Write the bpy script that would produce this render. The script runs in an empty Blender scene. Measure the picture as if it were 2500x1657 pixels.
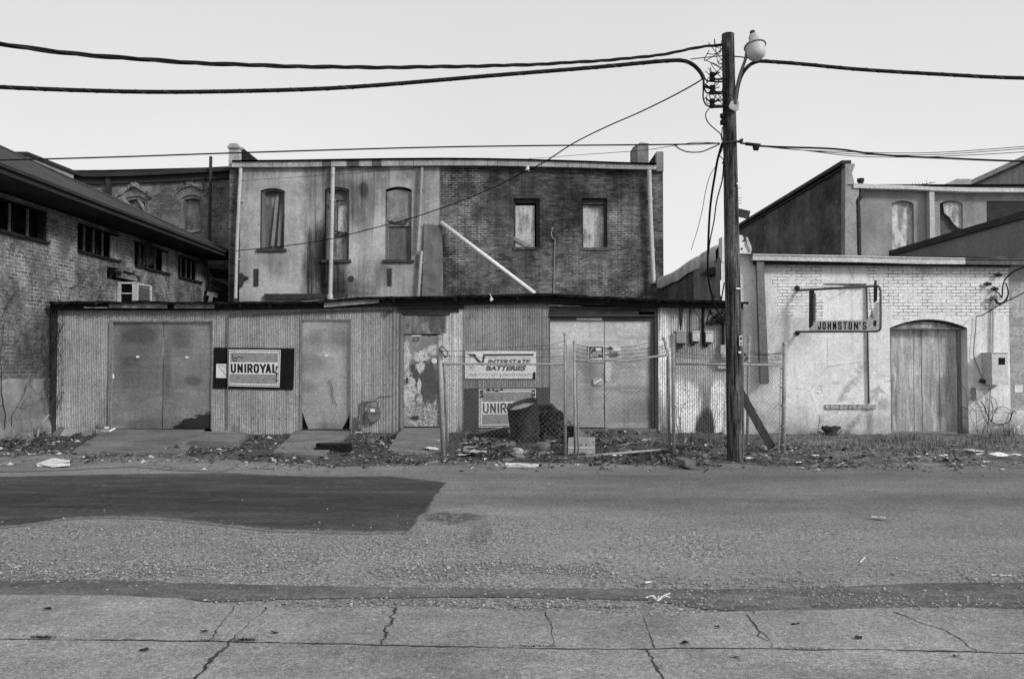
import bpy, bmesh, math, random
from mathutils import Vector, Matrix, noise as mnoise
R = math.radians
random.seed(7)
scene = bpy.context.scene
COL = scene.collection

# ---------------------------------------------------------------- camera
F, CX, CY, HZ, EYE = 1944.4, 1250.0, 828.5, 885.0, 1.6      # focal length, centre and horizon measured on the photograph
TH = math.atan((HZ - CY) / F)
cd = bpy.data.cameras.new('camera'); cam = bpy.data.objects.new('camera', cd); COL.objects.link(cam)
cd.sensor_width = 36.0; cd.lens = 28.0; cd.clip_start = 0.1; cd.clip_end = 2000
cam.location = (0, 0, EYE); cam.rotation_euler = (R(90) + TH, 0, 0)
scene.camera = cam

# ---------------------------------------------------------------- light
SUN_EL, SUN_AZ = 30.0, 50.0
world = bpy.data.worlds.new('World'); scene.world = world; world.use_nodes = True
wt = world.node_tree; wt.nodes.clear()
wo = wt.nodes.new('ShaderNodeOutputWorld'); wb = wt.nodes.new('ShaderNodeBackground')
sk = wt.nodes.new('ShaderNodeTexSky'); sk.sky_type = 'NISHITA'; sk.sun_disc = False
sk.sun_elevation = R(SUN_EL); sk.sun_rotation = R(180 - SUN_AZ); sk.air_density = 1.0; sk.dust_density = 4.0
bw = wt.nodes.new('ShaderNodeRGBToBW')                       # black and white film
ov = wt.nodes.new('ShaderNodeMix'); ov.data_type = 'FLOAT'   # thin overcast evens the sky out
ov.inputs[0].default_value = 0.90; ov.inputs[3].default_value = 6.25
tc = wt.nodes.new('ShaderNodeTexCoord'); sp3 = wt.nodes.new('ShaderNodeSeparateXYZ'); mr = wt.nodes.new('ShaderNodeMapRange')   # overcast is palest near the horizon
wt.links.new(tc.outputs['Generated'], sp3.inputs[0]); wt.links.new(sp3.outputs[2], mr.inputs[0])
for i_, q_ in enumerate((0.02, 0.5, 8.2, 6.15)): mr.inputs[i_ + 1].default_value = q_
cn = wt.nodes.new('ShaderNodeTexNoise'); cn.inputs['Scale'].default_value = 2.6; cn.inputs['Detail'].default_value = 5.0; wt.links.new(tc.outputs['Generated'], cn.inputs['Vector'])
cm = wt.nodes.new('ShaderNodeMapRange'); cm.inputs[1].default_value = .3; cm.inputs[2].default_value = .7; cm.inputs[3].default_value = .965; cm.inputs[4].default_value = 1.035; wt.links.new(cn.outputs[0], cm.inputs[0])
mm = wt.nodes.new('ShaderNodeMath'); mm.operation = 'MULTIPLY'; wt.links.new(mr.outputs[0], mm.inputs[0]); wt.links.new(cm.outputs[0], mm.inputs[1]); wt.links.new(mm.outputs[0], ov.inputs[3])
wt.links.new(sk.outputs[0], bw.inputs[0]); wt.links.new(bw.outputs[0], ov.inputs[2])
wt.links.new(ov.outputs[0], wb.inputs[0]); wb.inputs[1].default_value = 0.12
wt.links.new(wb.outputs[0], wo.inputs[0])
sd = bpy.data.lights.new('sun', 'SUN'); sd.energy = 2.7; sd.angle = R(11); sd.color = (1, 1, 1)
sun = bpy.data.objects.new('sun', sd); COL.objects.link(sun)
sun.rotation_euler = (R(90 - SUN_EL), 0, R(SUN_AZ))
vs = scene.view_settings
vs.view_transform = 'Standard'; vs.look = 'None'; vs.exposure = 0.0; vs.gamma = 1.0; vs.use_curve_mapping = False

# ---------------------------------------------------------------- measuring: photograph pixel -> point on a real plane
ct, st_ = math.cos(TH), math.sin(TH)
def ray(x, y):
    u, v = (x - CX) / F, (CY - y) / F
    return Vector((u, ct - v * st_, st_ + v * ct))
def PY(x, y, Y): d = ray(x, y); k = Y / d.y; return Vector((d.x * k, Y, EYE + d.z * k))
def PX(x, y, X): d = ray(x, y); k = X / d.x; return Vector((X, d.y * k, EYE + d.z * k))
def PZ(x, y, Z=0.0): d = ray(x, y); k = (Z - EYE) / d.z; return Vector((d.x * k, d.y * k, Z))
def PV(x, y, A, B):
    d = ray(x, y); n = Vector((B[1] - A[1], -(B[0] - A[0])))
    k = (A[0] * n.x + A[1] * n.y) / (d.x * n.x + d.y * n.y)
    return Vector((d.x * k, d.y * k, EYE + d.z * k))
def UX(x, Y): return (x - CX) / F * Y
def VZ(y, Y): return PY(1250, y, Y).z

# ---------------------------------------------------------------- materials (all grey: the photograph is black and white)
class NM:
    def __init__(s, name, rough=0.9, spec=0.15, metal=0.0):
        s.mat = bpy.data.materials.new(name); s.mat.use_nodes = True
        s.t = s.mat.node_tree; s.bs = s.t.nodes['Principled BSDF']
        s.bs.inputs['Roughness'].default_value = rough
        s.bs.inputs['Specular IOR Level'].default_value = spec
        s.bs.inputs['Metallic'].default_value = metal
        g = s.n('NewGeometry'); s.P = g.outputs['Position']
        q = s.n('SeparateXYZ'); s.t.links.new(s.P, q.inputs[0])
        s.x, s.y, s.z = q.outputs
    def n(s, k): return s.t.nodes.new('ShaderNode' + k)
    def put(s, sock, v):
        if isinstance(v, (int, float)): sock.default_value = v
        else: s.t.links.new(v, sock)
    def m(s, op, a, b=0.0, c=None):
        k = s.n('Math'); k.operation = op; s.put(k.inputs[0], a); s.put(k.inputs[1], b)
        if c is not None: s.put(k.inputs[2], c)
        return k.outputs[0]
    def add(s, a, b): return s.m('ADD', a, b)
    def mul(s, a, b): return s.m('MULTIPLY', a, b)
    def map(s, v, a, b, c=0.0, d=1.0):
        k = s.n('MapRange'); k.clamp = True
        for i, q in enumerate((v, a, b, c, d)): s.put(k.inputs[i], q)
        return k.outputs[0]
    def mix(s, f, a, b):
        k = s.n('Mix'); k.data_type = 'FLOAT'; s.put(k.inputs[0], f); s.put(k.inputs[2], a); s.put(k.inputs[3], b)
        return k.outputs[0]
    def vec(s, sc=(1, 1, 1), off=0.0):
        k = s.n('VectorMath'); k.operation = 'MULTIPLY_ADD'
        s.t.links.new(s.P, k.inputs[0]); k.inputs[1].default_value = sc; k.inputs[2].default_value = (off, off * 1.7, off * 2.3)
        return k.outputs[0]
    def noise(s, sc, det=3.0, ro=0.6, off=0.0):
        if isinstance(sc, (int, float)): sc = (sc, sc, sc)
        k = s.n('TexNoise'); s.t.links.new(s.vec(sc, off), k.inputs['Vector'])
        k.inputs['Scale'].default_value = 1.0; k.inputs['Detail'].default_value = det; k.inputs['Roughness'].default_value = ro
        return k.outputs[0]
    def voro(s, sc, off=0.0, feat='F1', out=0):
        if isinstance(sc, (int, float)): sc = (sc, sc, sc)
        k = s.n('TexVoronoi'); k.feature = feat; s.t.links.new(s.vec(sc, off), k.inputs['Vector']); k.inputs['Scale'].default_value = 1.0
        return k.outputs[out]
    def brick(s, axis, w=0.21, h=0.075, mort=0.012, wob=0.012, smooth=0.3):
        c = s.n('CombineXYZ'); nz = s.noise(7.0, 2.0)
        d = s.mul(s.add(nz, -0.5), wob * 2)
        s.put(c.inputs[0], s.add(s.x if axis == 'x' else s.y, d)); s.put(c.inputs[1], s.add(s.z, d)); c.inputs[2].default_value = 0
        k = s.n('TexBrick'); s.t.links.new(c.outputs[0], k.inputs['Vector'])
        k.inputs['Color1'].default_value = (0, 0, 0, 1); k.inputs['Color2'].default_value = (1, 1, 1, 1); k.inputs['Mortar'].default_value = (.5, .5, .5, 1)
        k.inputs['Scale'].default_value = 1.0; k.inputs['Mortar Size'].default_value = mort; k.inputs['Mortar Smooth'].default_value = smooth
        k.inputs['Bias'].default_value = 0.0; k.inputs['Brick Width'].default_value = w; k.inputs['Row Height'].default_value = h
        return k.outputs['Color'], k.outputs['Fac']
    def ell(s, u, v, cu, cv, ru, rv, soft=0.5, ns=3.0, na=0.9, off=0.0):
        if isinstance(ns, (int, float)): ns = (ns, ns, ns)
        a = s.m('DIVIDE', s.add(u, -cu), ru); b = s.m('DIVIDE', s.add(v, -cv), rv)
        r = s.m('SQRT', s.add(s.mul(a, a), s.mul(b, b)))
        r = s.add(r, s.mul(s.add(s.noise(ns, 4.0, 0.65, off), -0.5), na))
        return s.map(r, 1.0 - soft / 2, 1.0 + soft / 2, 1.0, 0.0)
    def grit(s, v, sc, amp, det=2.0, off=77.0): return s.mul(v, s.map(s.noise(sc, det, .6, off), .36, .64, 1 - amp, 1 + amp))
    def fin(s, alb, height=None, dist=0.02, strength=0.6, rough=None, gs=42.0, ga=.22):
        alb = s.mul(s.grit(s.grit(alb, gs, ga), gs * .37, ga * .55, 3.0, 91.0), .90)
        k = s.n('CombineColor')
        for i in range(3): s.put(k.inputs[i], alb)
        s.t.links.new(k.outputs[0], s.bs.inputs['Base Color'])
        if height is not None:
            b = s.n('Bump'); b.inputs['Strength'].default_value = strength; b.inputs['Distance'].default_value = dist * .3
            s.t.links.new(height, b.inputs['Height']); s.t.links.new(b.outputs[0], s.bs.inputs['Normal'])
        if rough is not None: s.put(s.bs.inputs['Roughness'], rough)
        return s.mat

def plain(name, a, var=0.35, sc=3.0, rough=0.85, spec=0.2, metal=0.0, fine=40.0, stretch=(1, 1, 1), bump=0.004):
    n = NM(name, rough, spec if a > .06 else min(spec, .05), metal)
    big = n.noise(tuple(sc * q for q in stretch), 5.0, 0.65)
    fi = n.noise(tuple(fine * q for q in stretch), 2.0, 0.5, 5.0)
    v = n.add(n.map(big, 0.25, 0.75, 1 - var, 1 + var), n.mul(n.add(fi, -0.5), var * 0.9))
    return n.fin(n.m('MAXIMUM', n.mul(v, a), 0.003), fi, bump, 0.5)

def wood(name, a, var=0.5, axis='z', rough=0.9):
    st = {'z': (1, 1, .06), 'x': (.06, 1, 1), 'y': (1, .06, 1)}[axis]
    return plain(name, a, var, 14.0, rough, 0.1, 0.0, 70.0, st, 0.006)

# ---------------------------------------------------------------- mesh builder
class MB:
    def __init__(s): s.v, s.f, s.mi = [], [], []
    def face(s, pts, mi=0):
        b = len(s.v); s.v += [Vector(p) for p in pts]; s.f.append(tuple(range(b, b + len(pts)))); s.mi.append(mi)
    def grid(s, rows, mi=0, close=False):
        b = len(s.v); nr, nc = len(rows), len(rows[0])
        for r in rows: s.v += [Vector(p) for p in r]
        for i in range(nr - 1):
            for j in range(nc if close else nc - 1):
                k = (j + 1) % nc
                s.f.append((b + i * nc + j, b + i * nc + k, b + (i + 1) * nc + k, b + (i + 1) * nc + j)); s.mi.append(mi)
        return b
    def hexa(s, a, b, mi=0):                        # two quads, front and back
        k = len(s.v); s.v += [Vector(p) for p in list(a) + list(b)]
        for q in ((0, 1, 2, 3), (7, 6, 5, 4), (0, 4, 5, 1), (1, 5, 6, 2), (2, 6, 7, 3), (3, 7, 4, 0)):
            s.f.append(tuple(k + i for i in q)); s.mi.append(mi)
    def box(s, x0, x1, y0, y1, z0, z1, mi=0):
        s.hexa([(x0, y0, z0), (x1, y0, z0), (x1, y0, z1), (x0, y0, z1)], [(x0, y1, z0), (x1, y1, z0), (x1, y1, z1), (x0, y1, z1)], mi)
    def prism(s, pts, d, mi=0):                     # polygon pushed along vector d
        d = Vector(d); k = len(s.v); n = len(pts); p = [Vector(q) for q in pts]
        s.v += p + [q + d for q in p]
        s.f += [tuple(range(k, k + n)), tuple(range(k + 2 * n - 1, k + n - 1, -1))]; s.mi += [mi, mi]
        for i in range(n):
            j = (i + 1) % n; s.f.append((k + i, k + n + i, k + n + j, k + j)); s.mi.append(mi)
    def bar(s, a, b, w, h=None, up=(0, 0, 1), mi=0):  # rectangular bar from a to b
        a, b = Vector(a), Vector(b); d = (b - a).normalized(); up = Vector(up)
        if abs(d.dot(up)) > 0.98: up = Vector((0, 1, 0))
        r = d.cross(up).normalized() * w / 2; u = r.cross(d).normalized() * (h or w) / 2
        s.hexa([a - r - u, a + r - u, a + r + u, a - r + u], [b - r - u, b + r - u, b + r + u, b - r + u], mi)
    def tube(s, pts, r, n=8, caps=True, mi=0):
        pts = [Vector(p) for p in pts]; rows = []; up = None
        rr = r if isinstance(r, (list, tuple)) else [r] * len(pts)
        for i, p in enumerate(pts):
            d = (pts[min(i + 1, len(pts) - 1)] - pts[max(i - 1, 0)])
            d = d.normalized() if d.length > 1e-9 else Vector((0, 0, 1))
            if up is None: up = Vector((0, 0, 1)) if abs(d.z) < 0.9 else Vector((0, 1, 0))
            a = d.cross(up)
            if a.length < 1e-4: a = d.cross(Vector((1, 0.3, 0)))
            a.normalize(); b = a.cross(d).normalized(); up = b
            rows.append([p + (a * math.cos(2 * math.pi * k / n) + b * math.sin(2 * math.pi * k / n)) * rr[i] for k in range(n)])
        b0 = s.grid(rows, mi, True)
        if caps:
            s.f.append(tuple(b0 + n - 1 - k for k in range(n))); s.mi.append(mi)
            e = b0 + (len(pts) - 1) * n; s.f.append(tuple(e + k for k in range(n))); s.mi.append(mi)
    def lathe(s, base, axis, prof, n=20, mi=0):     # prof: (distance along axis, radius)
        base, ax = Vector(base), Vector(axis).normalized()
        a = ax.orthogonal().normalized(); b = ax.cross(a)
        s.grid([[base + ax * t + (a * math.cos(2 * math.pi * k / n) + b * math.sin(2 * math.pi * k / n)) * max(r, 1e-4) for k in range(n)] for t, r in prof], mi, True)
    def build(s, name, mats, parent=None, smooth=False):
        me = bpy.data.meshes.new(name); o = bpy.data.objects.new(name, me); COL.objects.link(o)
        if parent is None:
            mn = Vector((min(p.x for p in s.v), min(p.y for p in s.v), min(p.z for p in s.v))); mx = Vector((max(p.x for p in s.v), max(p.y for p in s.v), mn.z))
            off = (mn + mx) / 2; off.z = mn.z; o.location = off
        else:
            r = parent
            while r.parent: r = r.parent
            off = r.location.copy() if parent.parent else r.location.copy()
            off = Vector(r.location); o.parent = parent
            q = parent
            while q is not r: off += q.location; q = q.parent
        me.from_pydata([p - off for p in s.v], [], s.f)
        if not isinstance(mats, (list, tuple)): mats = [mats]
        for m_ in mats: me.materials.append(m_)
        if len(mats) > 1: me.polygons.foreach_set('material_index', s.mi)
        if smooth: me.polygons.foreach_set('use_smooth', [True] * len(me.polygons))
        me.update(); return o

def tag(o, label=None, cat=None, group=None, kind=None):
    if label: o['label'] = label
    if cat: o['category'] = cat
    if group: o['group'] = group
    if kind: o['kind'] = kind
    return o
def thing(name, label, cat, loc=(0, 0, 0), group=None):
    o = bpy.data.objects.new(name, None); COL.objects.link(o); o.location = loc; o.empty_display_size = .2
    return tag(o, label, cat, group)
def struct(o): o['kind'] = 'structure'; return o

# frames: (u, v, w) -> point; u along the wall, v up, w into the wall
def front(Y): return lambda u, v, w=0.0: Vector((u, Y + w, v))
def faceR(X): return lambda u, v, w=0.0: Vector((X - w, u, v))   # wall that faces +x
def faceL(X): return lambda u, v, w=0.0: Vector((X + w, u, v))   # wall that faces -x
def arc(u0, u1, v, rise, n=10):
    return [(u0 + (u1 - u0) * i / n, v + rise * (1 - (2 * i / n - 1) ** 2)) for i in range(n + 1)]
def wall(mb, fr, u0, u1, v0, v1, holes=(), reveal=0.15, top=None, mi=0):
    """flat wall with openings (u0,u1,v0,v1,rise); top(u) gives an uneven upper edge; every opening gets its reveal"""
    us = sorted(set([u0, u1] + [h[0] for h in holes] + [h[1] for h in holes])); us = [u for u in us if u0 <= u <= u1]
    if top:
        k = 14; us = sorted(set(us + [u0 + (u1 - u0) * i / k for i in range(k + 1)]))
    vs_ = sorted(set([v0, v1] + [h[2] for h in holes] + [h[3] + (h[4] if len(h) > 4 else 0) for h in holes]))
    for a, b in zip(us, us[1:]):
        for c, d in zip(vs_, vs_[1:]):
            m_ = ((a + b) / 2, (c + d) / 2)
            if any(h[0] < m_[0] < h[1] and h[2] < m_[1] < h[3] + (h[4] if len(h) > 4 else 0) for h in holes): continue
            ta, tb = (d, d) if not (top and d == v1) else (top(a), top(b))
            mb.face([fr(a, c), fr(b, c), fr(b, tb), fr(a, ta)], mi)
    for h in holes:
        ri = h[4] if len(h) > 4 else 0
        a, b, c, d = h[:4]
        edge = [(a, c), (b, c), (b, d)]
        if ri:
            ar = arc(a, b, d, ri); edge += ar[::-1][1:]
            for p, q in zip(ar, ar[1:]): mb.face([fr(p[0], p[1]), fr(q[0], q[1]), fr(q[0], d + ri), fr(p[0], d + ri)], mi)
        else: edge += [(a, d)]
        for p, q in zip(edge, edge[1:] + edge[:1]):
            if (p[0] - q[0]) ** 2 + (p[1] - q[1]) ** 2 > 1e-9:
                mb.face([fr(p[0], p[1]), fr(q[0], q[1]), fr(q[0], q[1], reveal), fr(p[0], p[1], reveal)], mi)
def slab(mb, fr, u0, u1, v0, v1, w0, w1, mi=0):
    mb.hexa([fr(u0, v0, w0), fr(u1, v0, w0), fr(u1, v1, w0), fr(u0, v1, w0)], [fr(u0, v0, w1), fr(u1, v0, w1), fr(u1, v1, w1), fr(u0, v1, w1)], mi)

def lettering(text, quad, mat, parent, shear=0.0, bold=0.0, depth=0.004, name='lettering'):
    """text fitted into quad = lower left, lower right, upper left (world points)"""
    cu = bpy.data.curves.new('txt', 'FONT'); cu.body = text; cu.size = 1; cu.shear = shear; cu.offset = bold; cu.resolution_u = 4
    ob = bpy.data.objects.new('txt', cu); COL.objects.link(ob)
    dg = bpy.context.evaluated_depsgraph_get(); me = bpy.data.meshes.new_from_object(ob.evaluated_get(dg))
    bpy.data.objects.remove(ob); bpy.data.curves.remove(cu)
    co = [v.co.copy() for v in me.vertices]
    x0, x1 = min(c.x for c in co), max(c.x for c in co); y0, y1 = min(c.y for c in co), max(c.y for c in co)
    a, b, c = (Vector(p) for p in quad); e1, e2 = b - a, c - a; nrm = e1.cross(e2).normalized()
    mb = MB(); mb.v = [a + e1 * ((q.x - x0) / (x1 - x0)) + e2 * ((q.y - y0) / (y1 - y0)) + nrm * depth for q in co]
    mb.f = [tuple(p.vertices) for p in me.polygons]; mb.mi = [0] * len(mb.f)
    bpy.data.meshes.remove(me)
    return mb.build(name, mat, parent)

GLY = {'U': [[(0, 1), (0, .16), (.22, 0), (.78, 0), (1, .16), (1, 1)]], 'N': [[(0, 0), (0, 1)], [(1, 0), (1, 1)], [(.04, .95), (.96, .05)]], 'I': [[(.5, 0), (.5, 1)]],
       'R': [[(0, 0), (0, 1)], [(0, 1), (.75, 1), (1, .87), (1, .60), (.75, .46), (.0, .46)], [(.5, .46), (1, 0)]], 'O': [[(.5, 1), (.78, 1), (1, .85), (1, .15), (.78, 0), (.22, 0), (0, .15), (0, .85), (.22, 1), (.5, 1)]],
       'Y': [[(0, 1), (.5, .42)], [(1, 1), (.5, .42)], [(.5, .5), (.5, 0)]], 'A': [[(0, 0), (.42, 1)], [(1, 0), (.58, 1)], [(.15, .28), (.85, .28)]], 'L': [[(0, 1), (0, 0), (1, 0)]],
       'J': [[(0, .32), (0, .16), (.22, 0), (.78, 0), (1, .16), (1, 1)]], 'H': [[(0, 0), (0, 1)], [(1, 0), (1, 1)], [(0, .52), (1, .52)]], 'T': [[(0, 1), (1, 1)], [(.5, 1), (.5, 0)]],
       'S': [[(1, .78), (1, .87), (.8, 1), (.2, 1), (0, .87), (0, .66), (.2, .53), (.8, .47), (1, .34), (1, .13), (.8, 0), (.2, 0), (0, .13), (0, .22)]], "'": [[(.5, 1), (.4, .78)]]}
def block_letters(text, fn, slots, y0, y1, wpx, mat, parent, name='lettering'):
    """heavy sign painter's capitals; fn maps photograph pixel to the sign's face, slots are each letter's left and right edge"""
    mb = MB()
    for ch, (x0, x1) in zip(text, slots):
        h = wpx / 2
        for si, st in enumerate(GLY[ch]):
            P = [Vector((x0 + h + (x1 - x0 - 2 * h) * u, y1 - h - (y1 - y0 - 2 * h) * v, 0)) for u, v in st]; n = len(P); L, Q = [], []
            for i in range(n):
                d0 = (P[i] - P[i - 1]).normalized() if i else None; d1 = (P[i + 1] - P[i]).normalized() if i < n - 1 else None
                if P[0] == P[-1] and i in (0, n - 1): d0 = (P[-1] - P[-2]).normalized(); d1 = (P[1] - P[0]).normalized()
                a, b = d0 or d1, d1 or d0; t = (a + b).normalized(); nn = Vector((-t.y, t.x, 0)); k = min(1.4, 1 / max(.3, nn.dot(Vector((-a.y, a.x, 0)))))
                p = P[i]
                if d0 is None: p = p - d1 * h
                if d1 is None: p = p + d0 * h
                if P[0] == P[-1] and i in (0, n - 1): p = P[i]
                L.append(p + nn * h * k); Q.append(p - nn * h * k)
            mb.grid([[fn(p.x, p.y, .0004 * si) for p in L], [fn(p.x, p.y, .0004 * si) for p in Q]])
    return mb.build(name, mat, parent)
def spline(pts, k=8):
    pts = [Vector(p) for p in pts]; out = []
    for i in range(len(pts) - 1):
        p0, p1, p2, p3 = pts[max(i - 1, 0)], pts[i], pts[i + 1], pts[min(i + 2, len(pts) - 1)]
        for j in range(k):
            t = j / k
            out.append(0.5 * ((2 * p1) + (p2 - p0) * t + (2 * p0 - 5 * p1 + 4 * p2 - p3) * t * t + (3 * p1 - p0 - 3 * p2 + p3) * t ** 3))
    return out + [pts[-1]]
def pxline(pts, Ya, Yb, k=8):
    """a wire measured on the photograph; its distance runs from Ya to Yb along its length"""
    n = len(pts) - 1; x0, x1 = pts[0][0], pts[-1][0]; out = []
    for i, (x, y) in enumerate(pts):
        t = (x - x0) / (x1 - x0) if abs(x1 - x0) > 60 else i / n
        out.append(PY(x, y, 1 / ((1 - t) / Ya + t / Yb)))
    return spline(out, k)

# ---------------------------------------------------------------- surface materials
M = {}
def brick_mat(name, axis, lo, hi, mortar_lo, mortar_hi, w=0.21, h=0.075, mort=0.013, extra=None, zones=None):
    n = NM(name, 0.95, 0.1); c, f = n.brick(axis, w, h, mort)
    big = n.noise(0.55, 4.0, 0.6); mid = n.noise(2.3, 4.0, 0.65, 9.0); fi = n.noise(38.0, 2.0, 0.5, 3.0)
    b = n.mix(n.add(n.mul(c, 0.7), n.mul(n.map(mid, .3, .7), 0.3)), lo, hi)
    b = n.mul(b, n.map(big, .3, .7, .62, 1.38)); b = n.mix(n.mul(n.map(c, .86, .93), n.map(n.noise(1.7, 3.0, .6, 88.0), .45, .6)), b, n.mul(b, .35))
    mo = n.mix(n.map(n.add(n.mul(big, 0.5), n.mul(mid, 0.5)), .42, .58), mortar_lo, mortar_hi)
    if zones:
        zm = None
        for (cx, cz, rx, rz) in zones: e = n.ell(n.x, n.z, cx, cz, rx, rz, .8, (2.2, 2, 5), 2.2, cx); zm = e if zm is None else n.m('MAXIMUM', zm, e)
        zm = n.mul(zm, n.map(n.noise((1.2, 1, 3.5), 5.0, .7, 95.0), .38, .60, .15, 1))
        zm = n.m('MAXIMUM', zm, n.map(n.noise((1.5, 1, 4.0), 5.0, .75, 99.0), .56, .66, 0, .6))
        mo = n.mix(zm, mortar_lo, n.mul(n.map(mid, .3, .7, .75, 1.2), mortar_hi)); b = n.mul(b, n.map(zm, 0, 1, 1.08, 1.2))
    a = n.mix(n.mul(f, n.map(n.noise(5.0, 3.0, .6, 21.0), .35, .55, .25, 1.0)), b, mo)
    if extra: a = extra(n, a)
    a = n.mul(a, n.map(fi, .2, .8, .7, 1.3))
    hgt = n.add(n.mul(f, -1.0), n.mul(fi, 0.5))
    return n.fin(a, hgt, 0.012, 0.7)
def main_extra(n, a):
    dark = n.map(n.noise((1.1, 1, .8), 4.0, .6, 33.0), .42, .62)
    a = n.mul(a, n.map(dark, 0, 1, 1.15, .5))
    soot = n.ell(n.x, n.z, UX(1310, 25.5), VZ(440, 25.5), 2.6, 1.2, 1.0, 1.2, 1.2); rn = n.map(n.noise((6, 6, .3), 5.0, .7, 15.0), .48, .66); a = n.mul(a, n.map(rn, 0, 1, 1, .62))
    return n.mul(a, n.map(soot, 0, 1, 1, .62))
M['brick_main'] = brick_mat('dark_brick', 'x', .035, .19, .085, .50, extra=main_extra, zones=[(UX(1125, 25.5), VZ(470, 25.5), .85, 1.2), (UX(1110, 25.5), VZ(640, 25.5), .6, 1.3), (UX(1470, 25.5), VZ(690, 25.5), 1.5, .55), (UX(1520, 25.5), VZ(560, 25.5), .5, 1.2), (UX(1180, 25.5), VZ(560, 25.5), .35, .8), (UX(1400, 25.5), VZ(650, 25.5), .5, .4)])
M['brick_main_side'] = brick_mat('dark_brick_side', 'y', .05, .11, .07, .3)
def left_extra(n, a):
    d = n.noise((1, .9, .5), 4.0, .6, 12.0)
    return n.mul(a, n.map(d, .35, .65, 1.3, .62))
M['brick_left'] = brick_mat('weathered_brick', 'y', .10, .24, .03, .42, w=.22, h=.08, mort=.015, extra=left_extra)
M['brick_back'] = brick_mat('back_brick', 'x', .10, .26, .06, .36, h=.085)
def stucco_mat(name, a, stains=(), lights=(), var=.18, sc=.9, crack=True, runs=()):
    n = NM(name, 0.92, 0.12)
    big = n.noise(sc, 5.0, .62); st = n.noise((2.2, 2.2, .22), 4.0, .6, 4.0); fi = n.noise(30.0, 3.0, .6, 7.0)
    v = n.mul(n.map(big, .28, .72, 1 - var, 1 + var), n.map(st, .3, .7, 1 + var * .5, 1 - var * .7))
    v = n.mul(v, a)
    for (cx, cz, rx, rz, k, soft) in stains: v = n.mul(v, n.map(n.ell(n.x, n.z, cx, cz, rx, rz, soft, (5, 5, 1.6), 1.3), 0, 1, 1, k))
    for (cx, cz, rx, rz, k, soft) in lights: v = n.mix(n.ell(n.x, n.z, cx, cz, rx, rz, soft, 5.0, 1.2), v, k)
    for (x0, x1, z0, z1, k) in runs:      # water streaks hanging down from z1 to z0
        rn = n.map(n.noise((10, 10, .22), 5.0, .7, x0), .40, .62); mx_ = n.mul(n.map(n.add(n.x, n.mul(n.add(n.noise((3, 3, 1.2), 4.0, .6, 5.0), -.5), .5)), x0 - .12, x0 + .12), n.map(n.add(n.x, n.mul(n.add(n.noise((3, 3, 1.2), 4.0, .6, 6.0), -.5), .5)), x1 - .12, x1 + .12, 1, 0))
        zz = n.add(n.z, n.mul(n.add(rn, -.5), (z1 - z0) * .5)); mz = n.mul(n.map(zz, z0 - .15, z0 + .5 * (z1 - z0)), n.map(n.add(n.z, n.mul(n.add(n.noise((8, 8, .5), 4.0, .7, x0 + 3), -.5), 1.6)), z1 - .35, z1 + .25, 1, 0)); v = n.mul(v, n.map(n.mul(n.mul(mx_, mz), n.map(rn, 0, 1, .45, 1)), 0, 1, 1, k))
    if crack:
        cr = n.voro(.7, 2.0, 'DISTANCE_TO_EDGE'); v = n.mul(v, n.map(cr, .0, .008, .75, 1))
    v = n.mul(v, n.map(fi, .2, .8, .74, 1.26)); v = n.mul(v, n.map(n.noise(5.0, 5.0, .7, 50.0), .3, .7, .88, 1.12))
    return n.fin(n.m('MAXIMUM', v, .01), n.add(fi, n.mul(big, 1.5)), .01, .5, ga=.13)
YM = 25.5
def sx(x): return UX(x, YM)
def sz(y): return VZ(y, YM)
M['stucco'] = stucco_mat('grey_stucco', .385, [
    (sx(768), sz(690), .36, 1.2, .36, .6), (sx(785), sz(655), .15, 1.4, .5, .4), (sx(775), sz(610), .3, .7, .7, .5), (sx(845), sz(700), .9, .2, .6, .8), (sx(1040), sz(470), .15, .9, .82, .6), (sx(830), sz(690), .25, .55, .6, .8), (sx(886), sz(462), .14, .34, .42, .6),
    (sx(800), sz(470), .7, .9, .78, 1.0), (sx(880), sz(500), .9, .8, .82, 1.2), (sx(870), sz(520), .3, .35, .72, .6), (sx(930), sz(660), .2, .5, .7, .8), (sx(905), sz(430), .5, .25, .72, .8), (sx(900), sz(545), .35, .4, .75, .8), (sx(985), sz(430), .25, .2, .75, .8),
    (sx(1050), sz(650), .4, 1.1, .7, .5), (sx(830), sz(718), 1.1, .12, .5, .6), (sx(640), sz(630), .5, .3, .85, .8)],
    [(sx(925), sz(560), .3, .9, .5, 1.0), (sx(880), sz(430), .5, .2, .46, 1.0), (sx(680), sz(705), 1.0, .35, .48, 1.0)],
    runs=[(sx(742), sx(846), sz(830), sz(545), .12), (sx(770), sx(800), sz(760), sz(560), .45), (sx(745), sx(945), sz(560), sz(406), .42), (sx(585), sx(1070), sz(425), sz(404), .6), (sx(1000), sx(1068), sz(520), sz(406), .72), (sx(930), sx(1000), sz(715), sz(636), .66), (sx(640), sx(700), sz(668), sz(609), .72), (sx(590), sx(650), sz(480), sz(408), .78), (sx(795), sx(905), sz(735), sz(640), .6)], var=.34, sc=1.1)
M['plaster_patch'] = stucco_mat('old_plaster', .20, [], [], .45, 1.5)
M['plaster_left'] = stucco_mat('plaster_base', .27, [], [], .4, 1.0)
M['dark_plaster'] = stucco_mat('dark_plaster', .20, [], [], .6, .55)
M['rear_stucco'] = stucco_mat('rear_stucco', .30, [], [], .3, .8)
M['side_plaster'] = stucco_mat('side_plaster', .36, [], [], .35, 1.2)
M['pale_cap'] = stucco_mat('pale_cap', .50, [], [], .3, 1.5)

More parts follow.
